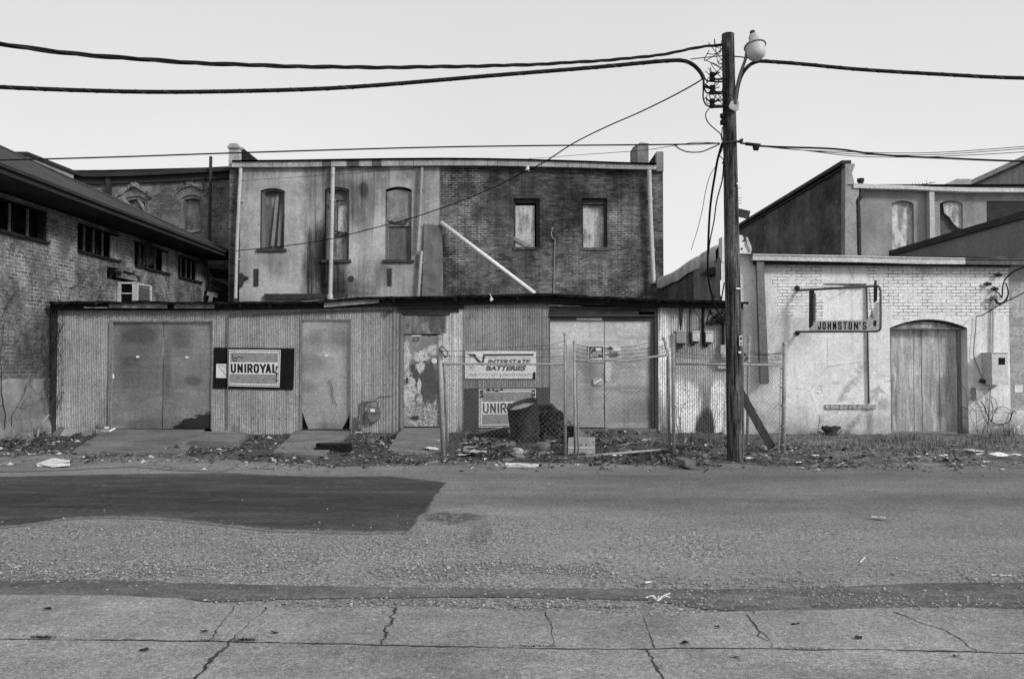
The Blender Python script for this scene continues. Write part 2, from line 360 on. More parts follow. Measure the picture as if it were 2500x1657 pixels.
def johnston(n_name):
    n = NM(n_name, .9, .15); YJ = 17.7
    c, f = n.brick('x', .215, .0715, .011, .012, .35)
    big = n.noise(.8, 5.0, .6); mid = n.noise(4.0, 4.0, .65, 6.0); fi = n.noise(34.0, 3.0, .6, 2.0)
    # painted brick shows above a ragged plaster line
    edge = n.add(n.z, n.mul(n.add(n.noise((1.3, 1, 1.3), 3.0, .5, 3.0), -.5), 1.1))
    top = n.map(edge, VZ(768, YJ), VZ(762, YJ))
    lft = n.map(n.add(n.x, n.mul(n.add(n.noise((1, 1, 3.0), 3.0, .6, 8.0), -.5), .7)), UX(1893, YJ), UX(1898, YJ))
    zone = n.mul(top, lft)
    win = n.mul(n.map(n.x, UX(2010, YJ), UX(2012, YJ)), n.map(n.x, UX(2116, YJ), UX(2118, YJ), 1, 0))
    zone = n.mul(zone, n.map(win, 0, 1, 1, .06))
    pl = n.mul(n.mul(n.map(big, .3, .7, .88, 1.10), .80), n.map(mid, .3, .7, .93, 1.06))
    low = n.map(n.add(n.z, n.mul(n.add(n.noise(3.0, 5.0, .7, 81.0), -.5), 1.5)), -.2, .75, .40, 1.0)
    zone = n.m('MAXIMUM', zone, n.mul(n.map(n.noise((1.5, 1, 1.9), 5.0, .7, 121.0), .625, .64), n.map(win, 0, 1, 1, .0)))
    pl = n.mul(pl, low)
    for (cx, cz, rx, rz, k) in ((1955, 800, .22, .5, .72), (1865, 800, .5, .9, .9), (2040, 935, .12, .03, .8), (2155, 985, .16, .13, .6), (2020, 1060, .6, .12, .62), (2120, 1035, .07, .3, .6), (1958, 735, .1, .12, .7), (2420, 1060, .5, .2, .6), (2405, 800, .05, .5, .85), (1925, 1060, .3, .2, .7)):  # grime patches, plus painted-in soft shadows by the sign bracket and box conduit
        pl = n.mul(pl, n.map(n.ell(n.x, n.z, UX(cx, YJ), VZ(cy if False else cz, YJ), rx, rz, .8), 0, 1, 1, k))
    run = n.noise((6.0, 6.0, .35), 4.0, .65, 61.0); pl = n.mul(pl, n.map(run, .50, .70, 1.0, .80)); pl = n.mul(pl, n.map(n.noise(1.6, 5.0, .7, 71.0), .52, .72, 1.0, .84)); hair = n.voro((.9, .9, .6), 3.0, 'DISTANCE_TO_EDGE'); pl = n.mul(pl, n.map(n.add(hair, n.mul(n.add(mid, -.5), .03)), .0, .006, .62, 1.0))
    br = n.mul(n.mix(c, .78, .88), n.map(mid, .25, .75, .86, 1.1))
    br = n.mix(n.mul(f, n.map(n.noise(4.0, 4.0, .7, 14.0), .36, .58, .12, 1.0)), br, .22)
    chip = n.map(n.noise((9.0, 9.0, 5.0), 5.0, .75, 31.0), .645, .67); 
    a = n.mix(zone, pl, br); a = n.mix(n.mul(chip, .6), a, .2)
    a = n.mul(a, n.map(fi, .2, .8, .86, 1.14))
    return n.fin(a, n.add(n.mul(n.mul(f, zone), -1.0), n.mul(fi, .35)), .012, .6, ga=.12)
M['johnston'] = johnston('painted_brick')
def block_wall(nm):
    n = NM(nm, .92, .1); c, f = n.brick('x', .4, .2, .008, .004)
    a = n.mix(c, .33, .45); a = n.mix(n.mul(f, .6), a, .25)
    return n.fin(n.mul(a, n.map(n.noise(25.0, 3.0), .2, .8, .85, 1.15)), f, -.006, .5)
M['block'] = block_wall('concrete_block')

def tin(name, a, streak=.14, patches=(), low=True, metal=.0, rough=.6):
    n = NM(name, rough, .35, metal)
    big = n.noise((.9, 1, .5), 4.0, .6); st = n.noise((9.0, 9.0, .25), 4.0, .6, 5.0); fi = n.noise(45.0, 2.0, .5, 3.0)
    st2 = n.noise((34.0, 34.0, .12), 3.0, .6, 8.0)
    v = n.mul(n.map(big, .3, .7, .80, 1.20), n.map(st, .3, .7, 1 + streak * .6, 1 - streak)); v = n.mul(v, a); v = n.mul(v, n.map(st2, .3, .7, .84, 1.16))
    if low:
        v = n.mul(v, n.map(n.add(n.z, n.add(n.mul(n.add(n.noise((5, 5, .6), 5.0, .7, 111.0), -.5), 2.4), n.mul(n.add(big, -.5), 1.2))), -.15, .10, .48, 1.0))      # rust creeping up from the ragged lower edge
    for (cx, cz, rx, rz, k, soft) in patches: v = n.mix(n.ell(n.x, n.z, cx, cz, rx, rz, soft, (11, 11, .9), 1.9), v, k)
    fx = n.m('FRACT', n.add(n.mul(n.x, 1 / .66), 40.0)); v = n.mul(v, n.map(n.map(fx, .0, .03, 1, 0), 0, 1, 1, .55)); v = n.mul(v, n.map(n.map(fx, .03, .09, 1, 0), 0, 1, 1, 1.0))
    nx = n.m('ABSOLUTE', n.add(n.m('FRACT', n.add(n.mul(n.x, 1 / .144), 80.0)), -.5)); nz = n.m('ABSOLUTE', n.add(n.m('FRACT', n.mul(n.z, 1 / .74)), -.5)); v = n.mul(v, n.map(n.mul(n.map(nx, .06, .09, 1, 0), n.map(nz, .014, .022, 1, 0)), 0, 1, 1, .45))
    rr_ = n.mul(n.map(n.noise((7, 7, .5), 5.0, .7, 51.0), .55, .68), n.map(n.noise(1.3, 3.0, .6, 57.0), .42, .58)); v = n.mul(v, n.map(rr_, 0, 1, 1, .55)); v = n.mul(v, n.map(n.noise((13, 13, .35), 4.0, .7, 66.0), .58, .70, 1.0, 1.28))
    v = n.mul(v, n.map(fi, .2, .8, .70, 1.30)); v = n.mul(v, n.map(n.noise(2.6, 5.0, .7, 40.0), .3, .7, .84, 1.16))
    return n.fin(n.m('MAXIMUM', v, .012), fi, .003, .4)
YS = 17.5
def hx(x): return UX(x, YS)
def hz(y): return VZ(y, YS)
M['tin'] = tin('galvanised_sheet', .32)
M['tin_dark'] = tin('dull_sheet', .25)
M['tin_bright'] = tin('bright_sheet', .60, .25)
M['tin_right'] = tin('pale_blotched_sheet', .33, .30, [(hx(1622), hz(880), .16, 1.0, .80, .4), (hx(1672), hz(1000), .33, .85, .86, .4), (hx(1752), hz(985), .15, 1.0, .88, .35), (hx(1715), hz(905), .7, .28, .40, .7), (hx(1722), hz(1050), .22, .45, .05, .4), (hx(1655), hz(800), .15, .2, .5, .6)], True)  # ragged pale blotches mixed into the sheet colour, one dark
def door_sheet(name, a, marks, foot=False):
    n = NM(name, .40, .4, .55)
    big = n.noise((.8, 1, .8), 4.0, .55); st = n.noise((.7, 1, 16.0), 3.0, .6, 5.0); fi = n.noise(45.0, 2.0, .5, 3.0)
    v = n.mul(n.map(big, .3, .7, .84, 1.14), n.map(st, .3, .7, 1.07, .9)); v = n.mul(v, a)
    for (cx, cz, rx, rz, k, soft) in marks: v = n.mix(n.ell(n.x, n.z, cx, cz, rx, rz, soft, 2.0, .8), v, n.mul(v, k))
    rr_ = n.mul(n.map(n.noise((6, 6, .45), 5.0, .7, 51.0), .54, .68), n.map(n.noise(1.1, 3.0, .6, 57.0), .42, .60)); v = n.mul(v, n.map(rr_, 0, 1, 1, .66)); v = n.mul(v, n.map(n.noise((1.4, 1, 3.5), 4.0, .7, 66.0), .54, .70, 1.0, 1.30)); sc_ = n.map(n.noise((2, 1, 30), 2.0, .6, 67.0), .66, .70); v = n.mul(v, n.map(sc_, 0, 1, 1, 1.3))
    if foot:      # paint gone from the lower right corner, its edge climbing to the right
        ln = n.add(n.add(n.z, n.mul(n.x, -.36)), n.mul(n.add(n.noise((3, 1, 7), 4.0, .7, 6.0), -.5), .5))
        z_ = hz(1022) - .36 * hx(465)
        v = n.mix(n.mul(n.map(ln, z_ - .015, z_ + .015, 1, 0), n.map(n.x, hx(415), hx(425))), v, .045)
    v = n.mul(v, n.map(fi, .2, .8, .74, 1.26))
    return n.fin(v, n.add(n.mul(big, 6.0), fi), .004, .3, ga=.15, rough=n.map(n.noise((1.2, 1, 6), 4.0, .6, 93.0), .3, .7, .34, .56))
M['door_a'] = door_sheet('flat_door_sheet', .32, [(hx(340), hz(815), .42, .22, .62, .5), (hx(340), hz(890), .4, .6, .84, 1.0), (hx(440), hz(825), .25, .3, .66, 1.0), (hx(470), hz(930), .18, .1, .66, .7), (hx(405), hz(900), .1, .6, .7, .8), (hx(320), hz(880), .2, .12, .7, .8), (hx(345), hz(1035), .5, .12, .7, 1.0), (hx(300), hz(860), .12, .7, .85, 1.0)], foot=True)
M['door_b'] = door_sheet('narrow_door_sheet', .45, [(hx(770), hz(830), .22, .22, .62, 1.0), (hx(825), hz(820), .25, .25, .58, 1.0), (hx(750), hz(885), .45, .2, .72, .8), (hx(745), hz(945), .2, .12, .7, .8), (hx(848), hz(930), .12, 1.0, .72, 1.0), (hx(795), hz(1042), .5, .1, .7, 1.0)])
M['door_c'] = door_sheet('bright_door_sheet', .52, [(hx(1400), hz(815), .7, .3, 1.35, 1.2), (hx(1540), hz(800), .6, .3, 1.15, 1.2), (hx(1560), hz(1015), .5, .3, .7, 1.0), (hx(1540), hz(950), .6, .1, .8, .6), (hx(1440), hz(935), .15, .5, .7, .8), (hx(1592), hz(960), .12, 1.1, .5, .8), (hx(1430), hz(870), .35, .3, .72, 1.0), (hx(1380), hz(960), .3, .3, .8, 1.0), (hx(1540), hz(880), .4, .25, .78, 1.0), (hx(1560), hz(825), .4, .05, .75, .8)])  # pale ovals near the top paint in the sheen of reflected sky
def peel(name):
    n = NM(name, .85, .15); zz = n.z
    w = n.noise((4, 4, 1.5), 4.0, .6, 1.0); d = n.noise((2.2, 2.2, 1.0), 3.0, .6, 17.0); fi = n.noise(26.0, 3.0, .7, 2.0)
    base = n.mul(n.map(n.noise(3.0, 3.0), .3, .7, .85, 1.15), .27)
    v = n.mix(n.ell(n.x, zz, hx(1035), hz(945), .30, .72, .3, 4.0, 1.1), base, .11)
    v = n.mix(n.ell(n.x, zz, hx(1010), hz(935), .16, .42, .3, 4.0, 1.1, 3.0), v, .10)
    for (cx, cy, rx, rz) in ((990, 870, .08, .22), (996, 950, .12, .25), (1030, 870, .11, .1), (1028, 898, .07, .07), (1062, 855, .12, .08), (1025, 976, .05, .08), (1025, 1005, .3, .13), (1060, 1010, .14, .2), (1020, 1036, .34, .06), (1023, 940, .03, .14)):
        v = n.mix(n.mul(n.ell(n.x, zz, hx(cx), hz(cy), rx * 1.4, rz * 1.4, .3, (9, 9, 6), 2.6, cx), n.map(n.noise(22.0, 4.0, .75, cx), .40, .47)), v, n.map(fi, .38, .58, .68, .2 if cy > 990 else .62))
    v = n.mix(n.ell(n.x, zz, hx(1012), hz(1021), .14, .05, .6, 6.0, 1.8), v, .06)
    return n.fin(n.mul(v, n.map(fi, .2, .8, .85, 1.15)), fi, .006, .5)
M['peeled'] = peel('peeling_paint')

M['tar'] = plain('tar_black', .022, .6, 4.0); M['dark_board'] = wood('dark_board', .055, .6, 'x'); M['grey_board'] = wood('grey_board', .26, .5, 'x')
M['grey_board_v'] = wood('grey_board_upright', .22, .5, 'z')
def stained_ply(name, hi, lo, th):
    n = NM(name, .92, .1); a = n.noise((2.2, 2.2, 1.3), 5.0, .7, 3.0); b = n.noise((9, 9, 1.2), 4.0, .65, 8.0); c = n.noise(16.0, 4.0, .7, 5.0)
    v = n.mix(n.map(n.add(n.mul(a, .75), n.mul(b, .25)), th - .06, th + .06), lo, hi); v = n.mul(v, n.map(b, .3, .7, .78, 1.2)); v = n.mul(v, n.map(c, .3, .7, .85, 1.12))
    return n.fin(v, n.add(b, c), .006, .5)
M['ply'] = stained_ply('weathered_plywood', .30, .13, .5); M['ply_pale'] = stained_ply('pale_plywood', .52, .24, .47)
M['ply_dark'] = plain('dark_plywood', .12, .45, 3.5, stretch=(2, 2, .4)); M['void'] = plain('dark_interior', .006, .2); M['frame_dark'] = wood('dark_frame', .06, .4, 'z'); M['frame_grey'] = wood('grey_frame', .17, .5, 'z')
M['gutter'] = plain('gutter_metal', .34, .4, 2.0, .6, .4, stretch=(1, 1, .3)); M['gutter_stain'] = plain('rusted_gutter', .09, .4, 3.0); M['pipe'] = plain('pale_pipe', .46, .25, 2.0, .55, .4, stretch=(1, 1, .3))
M['white'] = plain('white_paint', .80, .08, 2.0, .6, .3); M['white_dirty'] = plain('dirty_white', .66, .2, 3.0); M['iron'] = plain('dark_iron', .05, .4, 8.0, .8, .3); M['iron_mid'] = plain('grey_iron', .14, .35, 6.0, .7, .3)
M['roof_dark'] = plain('dark_roofing', .06, .4, 1.2); M['fascia_dark'] = plain('brown_fascia', .04, .25, 1.0); M['soffit'] = plain('soffit_boards', .06, .25, 1.0)
M['galv'] = plain('galvanised_pipe', .30, .35, 5.0, .55, .4); M['wire'] = plain('fence_wire', .16, .2, 3.0, .5, .4); M['rubber'] = plain('cable_black', .018, .3, 3.0, .7, .3); M['cable_grey'] = plain('cable_grey', .10, .3, 3.0)
M['black'] = plain('sign_black', .013, .3, 2.0, .7, .25); M['sign_grey'] = plain('sign_grey', .27, .14, 2.0, .6, .3); M['ink'] = plain('ink', .02, .3, 6.0, .7); M['ink_mid'] = plain('faded_ink', .09, .35, 8.0, .7); M['ink_pale'] = plain('washed_ink', .45, .25, 9.0, .7)
def worn_white():
    n = NM('sign_white', .55, .3); c = n.noise((16, 16, 9), 5.0, .75, 5.0); r = n.noise((14, 14, 1.0), 4.0, .7, 9.0)
    v = n.mul(n.map(n.noise(3.0, 4.0), .3, .7, .68, .82), n.map(r, .52, .72, 1.0, .74)); v = n.mix(n.map(c, .655, .675), v, .16)
    return n.fin(v, c, .002, .3, ga=.08)
M['sign_white'] = worn_white(); M['sign_dark'] = plain('sign_dark', .07, .2, 5.0, .6, .3); M['meter'] = plain('meter_paint', .40, .12, 4.0, .5, .4); M['meter_pale'] = plain('meter_pale', .58, .12, 4.0, .5, .4); M['meter_dull'] = plain('meter_dull', .16, .3, 6.0)
def lamp_glass():
    n = NM('lamp_globe', .55, .4); n.bs.inputs['Transmission Weight'].default_value = 0.2
    return n.fin(n.map(n.noise((9, 9, 14)), .3, .7, .60, .68), ga=.04)
M['globe'] = lamp_glass(); M['lamp_body'] = plain('lamp_casting', .40, .2, 6.0, .5, .4)
def pole_wood():
    n = NM('pole_timber', .95, .08)
    a = n.noise((26, 26, 1.3), 5.0, .7); b = n.noise((60, 60, 5), 3.0, .7, 4.0); c = n.noise((3, 3, 1.5), 3.0, .6, 8.0)
    v = n.mul(n.map(a, .40, .60, .012, .135), n.map(b, .3, .7, .45, 1.5)); v = n.mul(v, n.map(c, .3, .7, .65, 1.3))
    return n.fin(n.m('MAXIMUM', v, .01), n.add(a, n.mul(b, .5)), .03, .9)
M['pole'] = pole_wood()
def door_wood():
    n = NM('weathered_door_boards', .92, .1); YD = 18
    a = n.noise((7, 7, .5), 5.0, .7); b = n.noise((45, 45, 2.0), 3.0, .7, 4.0); c = n.noise((9, 9, 1.1), 4.0, .6, 9.0)
    v = n.mul(n.map(a, .3, .7, .19, .60), n.map(b, .3, .7, .75, 1.25))
    v = n.mix(n.map(c, .55, .63, 0, .8), v, .58)
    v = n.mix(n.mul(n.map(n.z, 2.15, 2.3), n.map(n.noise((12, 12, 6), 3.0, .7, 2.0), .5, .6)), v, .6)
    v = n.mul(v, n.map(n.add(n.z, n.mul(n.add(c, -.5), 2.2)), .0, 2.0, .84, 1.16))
    return n.fin(v, n.add(a, b), .008, .6)
M['door_wood'] = door_wood()

def ground_mat():
    n = NM('worn_asphalt', .95, .15)
    big = n.noise(.22, 5.0, .6); mid = n.noise(1.6, 5.0, .65, 3.0); fi = n.noise(28.0, 3.0, .7, 7.0); gr = n.noise(85.0, 2.0, .6, 2.0); vo = n.voro(48.0)
    base = n.mul(n.map(big, .3, .7, .80, 1.20), .222); base = n.mul(base, n.map(mid, .3, .7, .88, 1.12))
    # travelled lane: darker and smoother, two wheel bands along x
    wob = n.mul(n.add(n.noise((.12, .3, .3), 3.0, .5, 5.0), -.5), 1.6); yy = n.add(n.y, wob)
    tr = n.add(n.map(n.m('ABSOLUTE', n.add(yy, -9.4)), .15, .6, 1, 0), n.map(n.m('ABSOLUTE', n.add(yy, -11.1)), .15, .7, 1, 0)); base = n.mul(base, n.map(tr, 0, 1, 1.04, .86)); oil = n.map(n.noise((.7, 1.4, 1), 5.0, .7, 101.0), .62, .74); base = n.mul(base, n.map(oil, 0, 1, 1, .62))
    lane = n.mul(n.map(yy, 8.1, 8.9), n.map(yy, 12.0, 12.8, 1, 0)); lane = n.mul(lane, n.map(n.x, -1.5, 1.5, .3, 1))
    base = n.mul(base, n.map(lane, 0, 1, 1, .76))
    verge = n.mul(n.map(yy, 12.2, 12.9), n.map(n.x, -.5, 1.0, .5, 1)); base = n.mul(base, n.map(verge, 0, 1, 1, 1.30)); base = n.mul(base, n.map(n.noise((.5, 1.8, 1), 5.0, .7, 55.0), .32, .68, .82, 1.18))
    # loose gravel zone between the lane and the pavement
    gz = n.mul(n.map(n.add(yy, n.mul(n.add(mid, -.5), 1.4)), 7.6, 8.8, 1, 0), n.map(n.add(n.x, n.mul(n.add(mid, -.5), 2.0)), 1.5, 4.5, 1, .35))
    gz = n.mul(gz, n.map(n.noise(.9, 5.0, .7, 11.0), .40, .58, .1, 1.0))
    gv = n.mix(n.map(vo, .15, .62), .52, .13)
    v = n.mix(n.mul(gz, .75), base, gv)
    spec = n.mul(n.map(fi, .3, .7, .74, 1.28), n.map(gr, .3, .7, .70, 1.30)); spec = n.mix(n.map(gz, .1, .6), spec, n.mul(n.map(fi, .3, .7, .55, 1.45), n.map(gr, .3, .7, .6, 1.4)))
    v = n.mul(v, spec)
    ed = n.add(n.y, n.mul(n.add(n.noise((.5, .8, 1), 5.0, .65, 23.0), -.5), 2.6)); film = n.mul(n.map(ed, 12.3, 13.0), n.map(n.noise((1.2, 3.5, 1), 5.0, .7, 29.0), .38, .55)); film = n.mul(film, n.map(n.x, 3.0, 6.0, 1.0, .65)); v = n.mix(n.mul(film, .85), v, n.mul(n.map(fi, .3, .7, .04, .13), 1.0))
    patch = n.ell(n.x, n.y, -.62, 8.30, .30, .30, .5, 6.0, 2.2); v = n.mul(v, n.map(n.mul(patch, n.map(n.noise(11.0, 4.0, .75, 141.0), .38, .52)), 0, 1, 1, .40)); tail = n.ell(n.x, n.y, -.30, 7.5, .10, .6, .8, 4.0, 1.6); v = n.mul(v, n.map(tail, 0, 1, 1, .72))
    return n.fin(v, n.add(n.mul(fi, .7), n.add(n.mul(gr, .6), n.mul(n.mul(gz, vo), -.9))), .014, .7, gs=70.0, ga=.30)
M['ground'] = ground_mat()
def patch_mat():
    n = NM('fresh_asphalt', .9, .2)
    big = n.noise((.25, 1.6, 1), 4.0, .6); mid = n.noise((1.2, 4, 1), 4.0, .6, 3.0); fi = n.noise(42.0, 3.0, .7, 7.0); gr = n.noise(90.0, 2.0, .6, 2.0)
    yw = n.add(n.y, n.mul(n.add(n.noise((.3, .5, 1), 3.0, .5, 15.0), -.5), 1.4)); wear = n.add(n.map(yw, 9.6, 10.9, 0, .6), n.map(yw, 8.2, 8.9, .35, 0)); ra = n.n('Attribute'); ra.attribute_name = 'rim'; rim = n.m('POWER', ra.outputs['Fac'], 1.6); v = n.mul(n.map(big, .32, .68, .029, .055), n.map(mid, .3, .7, .72, 1.3)); v = n.mul(v, n.add(1.0, wear)); v = n.mix(n.map(n.noise((2.5, 6, 1), 5.0, .75, 36.0), .56, .70, 0, .5), v, .14); v = n.mix(n.map(n.add(n.mul(rim, .42), n.mul(n.noise((9, 16, 1), 5.0, .8, 46.0), .6)), .50, .66, 0, .85), v, .19); v = n.mul(v, n.map(fi, .3, .7, .78, 1.25)); v = n.mul(v, n.map(gr, .3, .7, .8, 1.2))
    return n.fin(v, n.add(fi, gr), .006, .5)
M['patch'] = patch_mat()
def conc_mat(nm, a, var=.16):
    n = NM(nm, .93, .15)
    big = n.noise(.7, 5.0, .6); mid = n.noise(6.0, 5.0, .7, 3.0); fi = n.noise(60.0, 3.0, .7, 7.0); gr = n.noise(150.0, 2.0, .6, 2.0)
    v = n.mul(n.map(big, .3, .7, 1 - var, 1 + var), a); v = n.mul(v, n.map(mid, .3, .7, .86, 1.12)); v = n.mul(v, n.map(fi, .28, .72, .72, 1.28)); v = n.mul(v, n.map(gr, .3, .7, .66, 1.34)); v = n.mix(n.map(n.noise(34.0, 3.0, .7, 64.0), .66, .69), v, n.mul(v, .45)); v = n.mix(n.map(n.noise(27.0, 2.0, .6, 74.0), .69, .71), v, n.mul(v, 1.7)); v = n.mul(v, n.map(n.noise(24.0, 3.0, .65, 31.0), .3, .7, .84, 1.16))
    pit = n.map(n.voro(9.0, 4.0), .05, .085, .55, 1.0); v = n.mul(v, pit)
    v = n.mul(v, n.map(n.noise(1.9, 5.0, .7, 12.0), .32, .68, .80, 1.18)); st = n.map(n.noise((.5, 2.2, 1), 5.0, .7, 44.0), .50, .72, 1.0, .72); v = n.mul(v, st)
    return n.fin(v, n.add(n.mul(mid, .6), fi), .006, .6, gs=120.0, ga=.30)
M['concrete'] = conc_mat('pavement_concrete', .268); M['ramp'] = conc_mat('ramp_concrete', .20, .3); M['block_stone'] = conc_mat('rubble_concrete', .42)
def soil_mat():
    n = NM('dark_soil', .98, .08)
    big = n.noise(.9, 5.0, .65); fi = n.noise(17.0, 4.0, .75, 7.0); gr = n.noise(60.0, 2.0, .6, 2.0)
    v = n.mul(n.map(big, .3, .7, .045, .10), n.map(fi, .32, .68, .35, 1.9)); v = n.mul(v, n.map(n.add(n.x, n.mul(n.add(big, -.5), 4.0)), 2.0, 6.0, 1.0, 1.9)); v = n.mul(v, n.map(gr, .3, .7, .6, 1.4))
    v = n.mix(n.map(n.noise(30.0, 3.0, .7, 19.0), .66, .70), v, .26)
    return n.fin(n.m('MAXIMUM', v, .012), n.add(fi, gr), .03, .8)
M['soil'] = soil_mat(); M['crack'] = plain('crack_dirt', .06, .6, 20.0); 
def strip_mat():
    n = NM('strip_asphalt', .92, .15); mid = n.noise((1.4, 4, 1), 5.0, .65, 3.0); fi = n.noise(45.0, 3.0, .7, 7.0); gr = n.noise(100.0, 2.0, .6, 2.0)
    v = n.mul(n.map(mid, .3, .7, .075, .155), n.map(fi, .3, .7, .7, 1.35)); v = n.mix(n.map(n.noise((1.5, 5, 1), 5.0, .75, 36.0), .52, .62, 0, .75), v, .19); v = n.mul(v, n.map(gr, .3, .7, .75, 1.25))
    return n.fin(v, n.add(fi, gr), .01, .6)
M['strip'] = strip_mat()
LEAF = [plain('leaf_dark', .035, .4, 20.0), plain('leaf_mid', .09, .4, 20.0), plain('leaf_pale', .20, .4, 20.0), plain('scrap_white', .5, .3, 20.0)]
STONE = [plain('stone_dark', .10, .4, 30.0), plain('stone_mid', .22, .4, 30.0), plain('stone_pale', .36, .3, 30.0)]
GRASS = [plain('dry_grass', .26, .4, 20.0), plain('dull_grass', .11, .4, 20.0), plain('dark_grass', .05, .4, 20.0)]
M['twig'] = plain('bare_vine', .045, .5, 20.0); M['twig_pale'] = plain('dry_stem', .26, .3, 20.0); M['bag'] = plain('black_plastic', .012, .3, 6.0, .45, .4); M['barrel'] = plain('rusty_drum', .05, .6, 5.0, .7, .3, stretch=(1, 1, .5))
M['paper'] = plain('paper', .74, .12, 6.0); M['carton'] = plain('carton_board', .36, .2, 4.0)

# ---------------------------------------------------------------- ground
def gz_at(x, y):
    """height of the ground: flat road, a slightly humped verge by the walls"""
    k = max(0.0, min(1.0, (y - 13.0) / 1.2))
    h = 0.0
    if k > 0:
        h = k * (0.035 + 0.05 * mnoise.noise(Vector((x * .9, y * .9, 1))) + 0.03 * mnoise.noise(Vector((x * 3, y * 3, 5))))
        h += k * 0.20 * math.exp(-(((x - .6) / 1.6) ** 2 + ((y - 15.6) / 1.2) ** 2)) + k * .10 * math.exp(-(((x - 2.2) / 1.2) ** 2 + ((y - 16.6) / .8) ** 2)) + k * .03 * math.exp(-(((x + 9.6) / 1.0) ** 2 + ((y - 16.5) / 1.0) ** 2))
        if x > 5: h -= k * .06 * min(1, (x - 5) / 3)
        h = max(h, .012 * k)
    return h
g = MB(); g.face([(-300, -20, 0), (300, -20, 0), (300, 400, 0), (-300, 400, 0)])
struct(g.build('ground', M['ground']))

def jag(px, amp=.03, step=.03, Z=0.0, close=True, seed=1):
    pts = [PZ(x, y, Z) for x, y in px]; out = []; n = len(pts)
    for i in range(n if close else n - 1):
        a, b = pts[i], pts[(i + 1) % n]; L = (b - a).length; k = max(1, min(400, int(L / step)))
        nr = Vector((-(b - a).y, (b - a).x, 0)).normalized()
        for j in range(k):
            p = a.lerp(b, j / k); d = amp * (mnoise.noise(p * 1.3 + Vector((seed, 0, 0))) * 2.0 + 1.2 * mnoise.noise(p * 6 + Vector((0, seed, 0))) + 1.1 * mnoise.noise(p * 19) + .9 * mnoise.noise(p * 45))
            out.append(p + nr * d)
    if not close: out.append(pts[-1])
    return out
def sheet(name, px, z, mat, amp=.03, kind='structure', seed=1, step=.025):
    mb = MB(); mb.face([Vector((p.x, p.y, z)) for p in jag(px, amp, step, 0.0, True, seed)])
    o = mb.build(name, mat); o['kind'] = kind; return o
def patch():
    up = [PZ(x, y, 0) for x, y in ((-4000, 1172), (0, 1164), (300, 1157), (560, 1154), (700, 1161), (830, 1163), (960, 1162), (1092, 1178), (1300, 1182))]
    lo = [PZ(x, y, 0) for x, y in ((-4000, 1296), (0, 1291), (60, 1284), (150, 1270), (270, 1264), (380, 1268), (480, 1279), (640, 1295), (780, 1302), (880, 1305), (985, 1303), (1200, 1300))]
    def at(px, X):
        for a, b in zip(px, px[1:]):
            if a.x <= X <= b.x: return a.y + (b.y - a.y) * (X - a.x) / (b.x - a.x)
        return px[0].y if X < px[0].x else px[-1].y
    ts = [0, .012, .03, .07, .14] + [.14 + .72 * i / 16 for i in range(1, 16)] + [.86, .93, .97, .988, 1]; X0, X1 = -13.0, -.90; nx = 620; mb = MB(); rows, ed = [], []
    for t in ts:
        r = []
        for k in range(nx + 1):
            X = X0 + (X1 - X0) * (k / nx) ** .8
            w = Vector((X, 2.2, 0)); ja = lambda sd: .022 * (1.5 * mnoise.noise(Vector((X * 1.1, sd, 0))) + mnoise.noise(Vector((X * 5, sd, 0))) + .9 * mnoise.noise(Vector((X * 17, sd, 0))) + .9 * mnoise.noise(Vector((X * 43, sd, 0))))
            y = (at(lo, X) + ja(3)) * (1 - t) + (at(up, X) + ja(9)) * t
            e = max(0, 1 - (X1 - X) / .5); xx = X + e * (.09 * mnoise.noise(Vector((y * 1.3, 4, 0))) + .05 * mnoise.noise(Vector((y * 7, 4, 0))) + .03 * mnoise.noise(Vector((y * 22, 4, 0))) + .10 * (t - .5))
            dd = min(t, 1 - t) * (at(up, X) - at(lo, X)); dd = min(dd, (X1 - X) * 3.2); r.append((xx, y, .0045 if dd <= .0001 else .011)); ed.append(max(0, 1 - dd / .35))
        rows.append(r)
    mb.grid(rows); o = mb.build('asphalt_patch', M['patch'], None, True); o['kind'] = 'structure'
    at_ = o.data.attributes.new('rim', 'FLOAT', 'POINT'); at_.data.foreach_set('value', ed)
patch()
def band(name, up, lo, z, mat, amp, seed):
    """long sheet between two ragged edges"""
    def edge(px, sd):
        pts = [PZ(x, y, 0) for x, y in px]; out = []
        for k in range(701):
            X = -7.5 + 15 * k / 700
            for a, b in zip(pts, pts[1:]):
                if a.x <= X <= b.x:
                    p = a.lerp(b, (X - a.x) / (b.x - a.x)); break
            else: p = pts[0] if X < pts[0].x else pts[-1]
            w = Vector((X * 1.1, sd, 0)); out.append(Vector((X, p.y + amp * (1.4 * mnoise.noise(w) + mnoise.noise(w * 5) + .8 * mnoise.noise(w * 17) + .6 * mnoise.noise(w * 40)), z)))
        return out
    mb = MB(); a, b = edge(up, seed), edge(lo, seed + 7); mb.grid([a, [p.lerp(q, .5) for p, q in zip(a, b)], b]); o = mb.build(name, mat); o['kind'] = 'structure'; return o
band('asphalt_strip', [(-3000, 1416), (0, 1418), (250, 1416), (520, 1424), (760, 1433), (1000, 1435), (1250, 1438), (1500, 1437), (1700, 1438), (1900, 1438), (2100, 1430), (2300, 1424), (2500, 1424), (5500, 1424)],
     [(-3000, 1456), (0, 1458), (250, 1460), (520, 1470), (760, 1462), (1000, 1460), (1200, 1458), (1400, 1461), (1600, 1467), (1720, 1488), (1900, 1496), (2100, 1494), (2300, 1491), (2500, 1494), (5500, 1496)], .006, M['strip'], .022, 3)
pave_top = [(-900, 1446), (0, 1449), (250, 1452), (420, 1459), (520, 1472), (650, 1477), (720, 1490), (820, 1482), (950, 1478), (1100, 1482), (1330, 1491), (1420, 1488), (1520, 1503), (1640, 1497), (1830, 1491), (2000, 1488), (2100, 1485), (2300, 1482), (2500, 1486), (3300, 1488)]
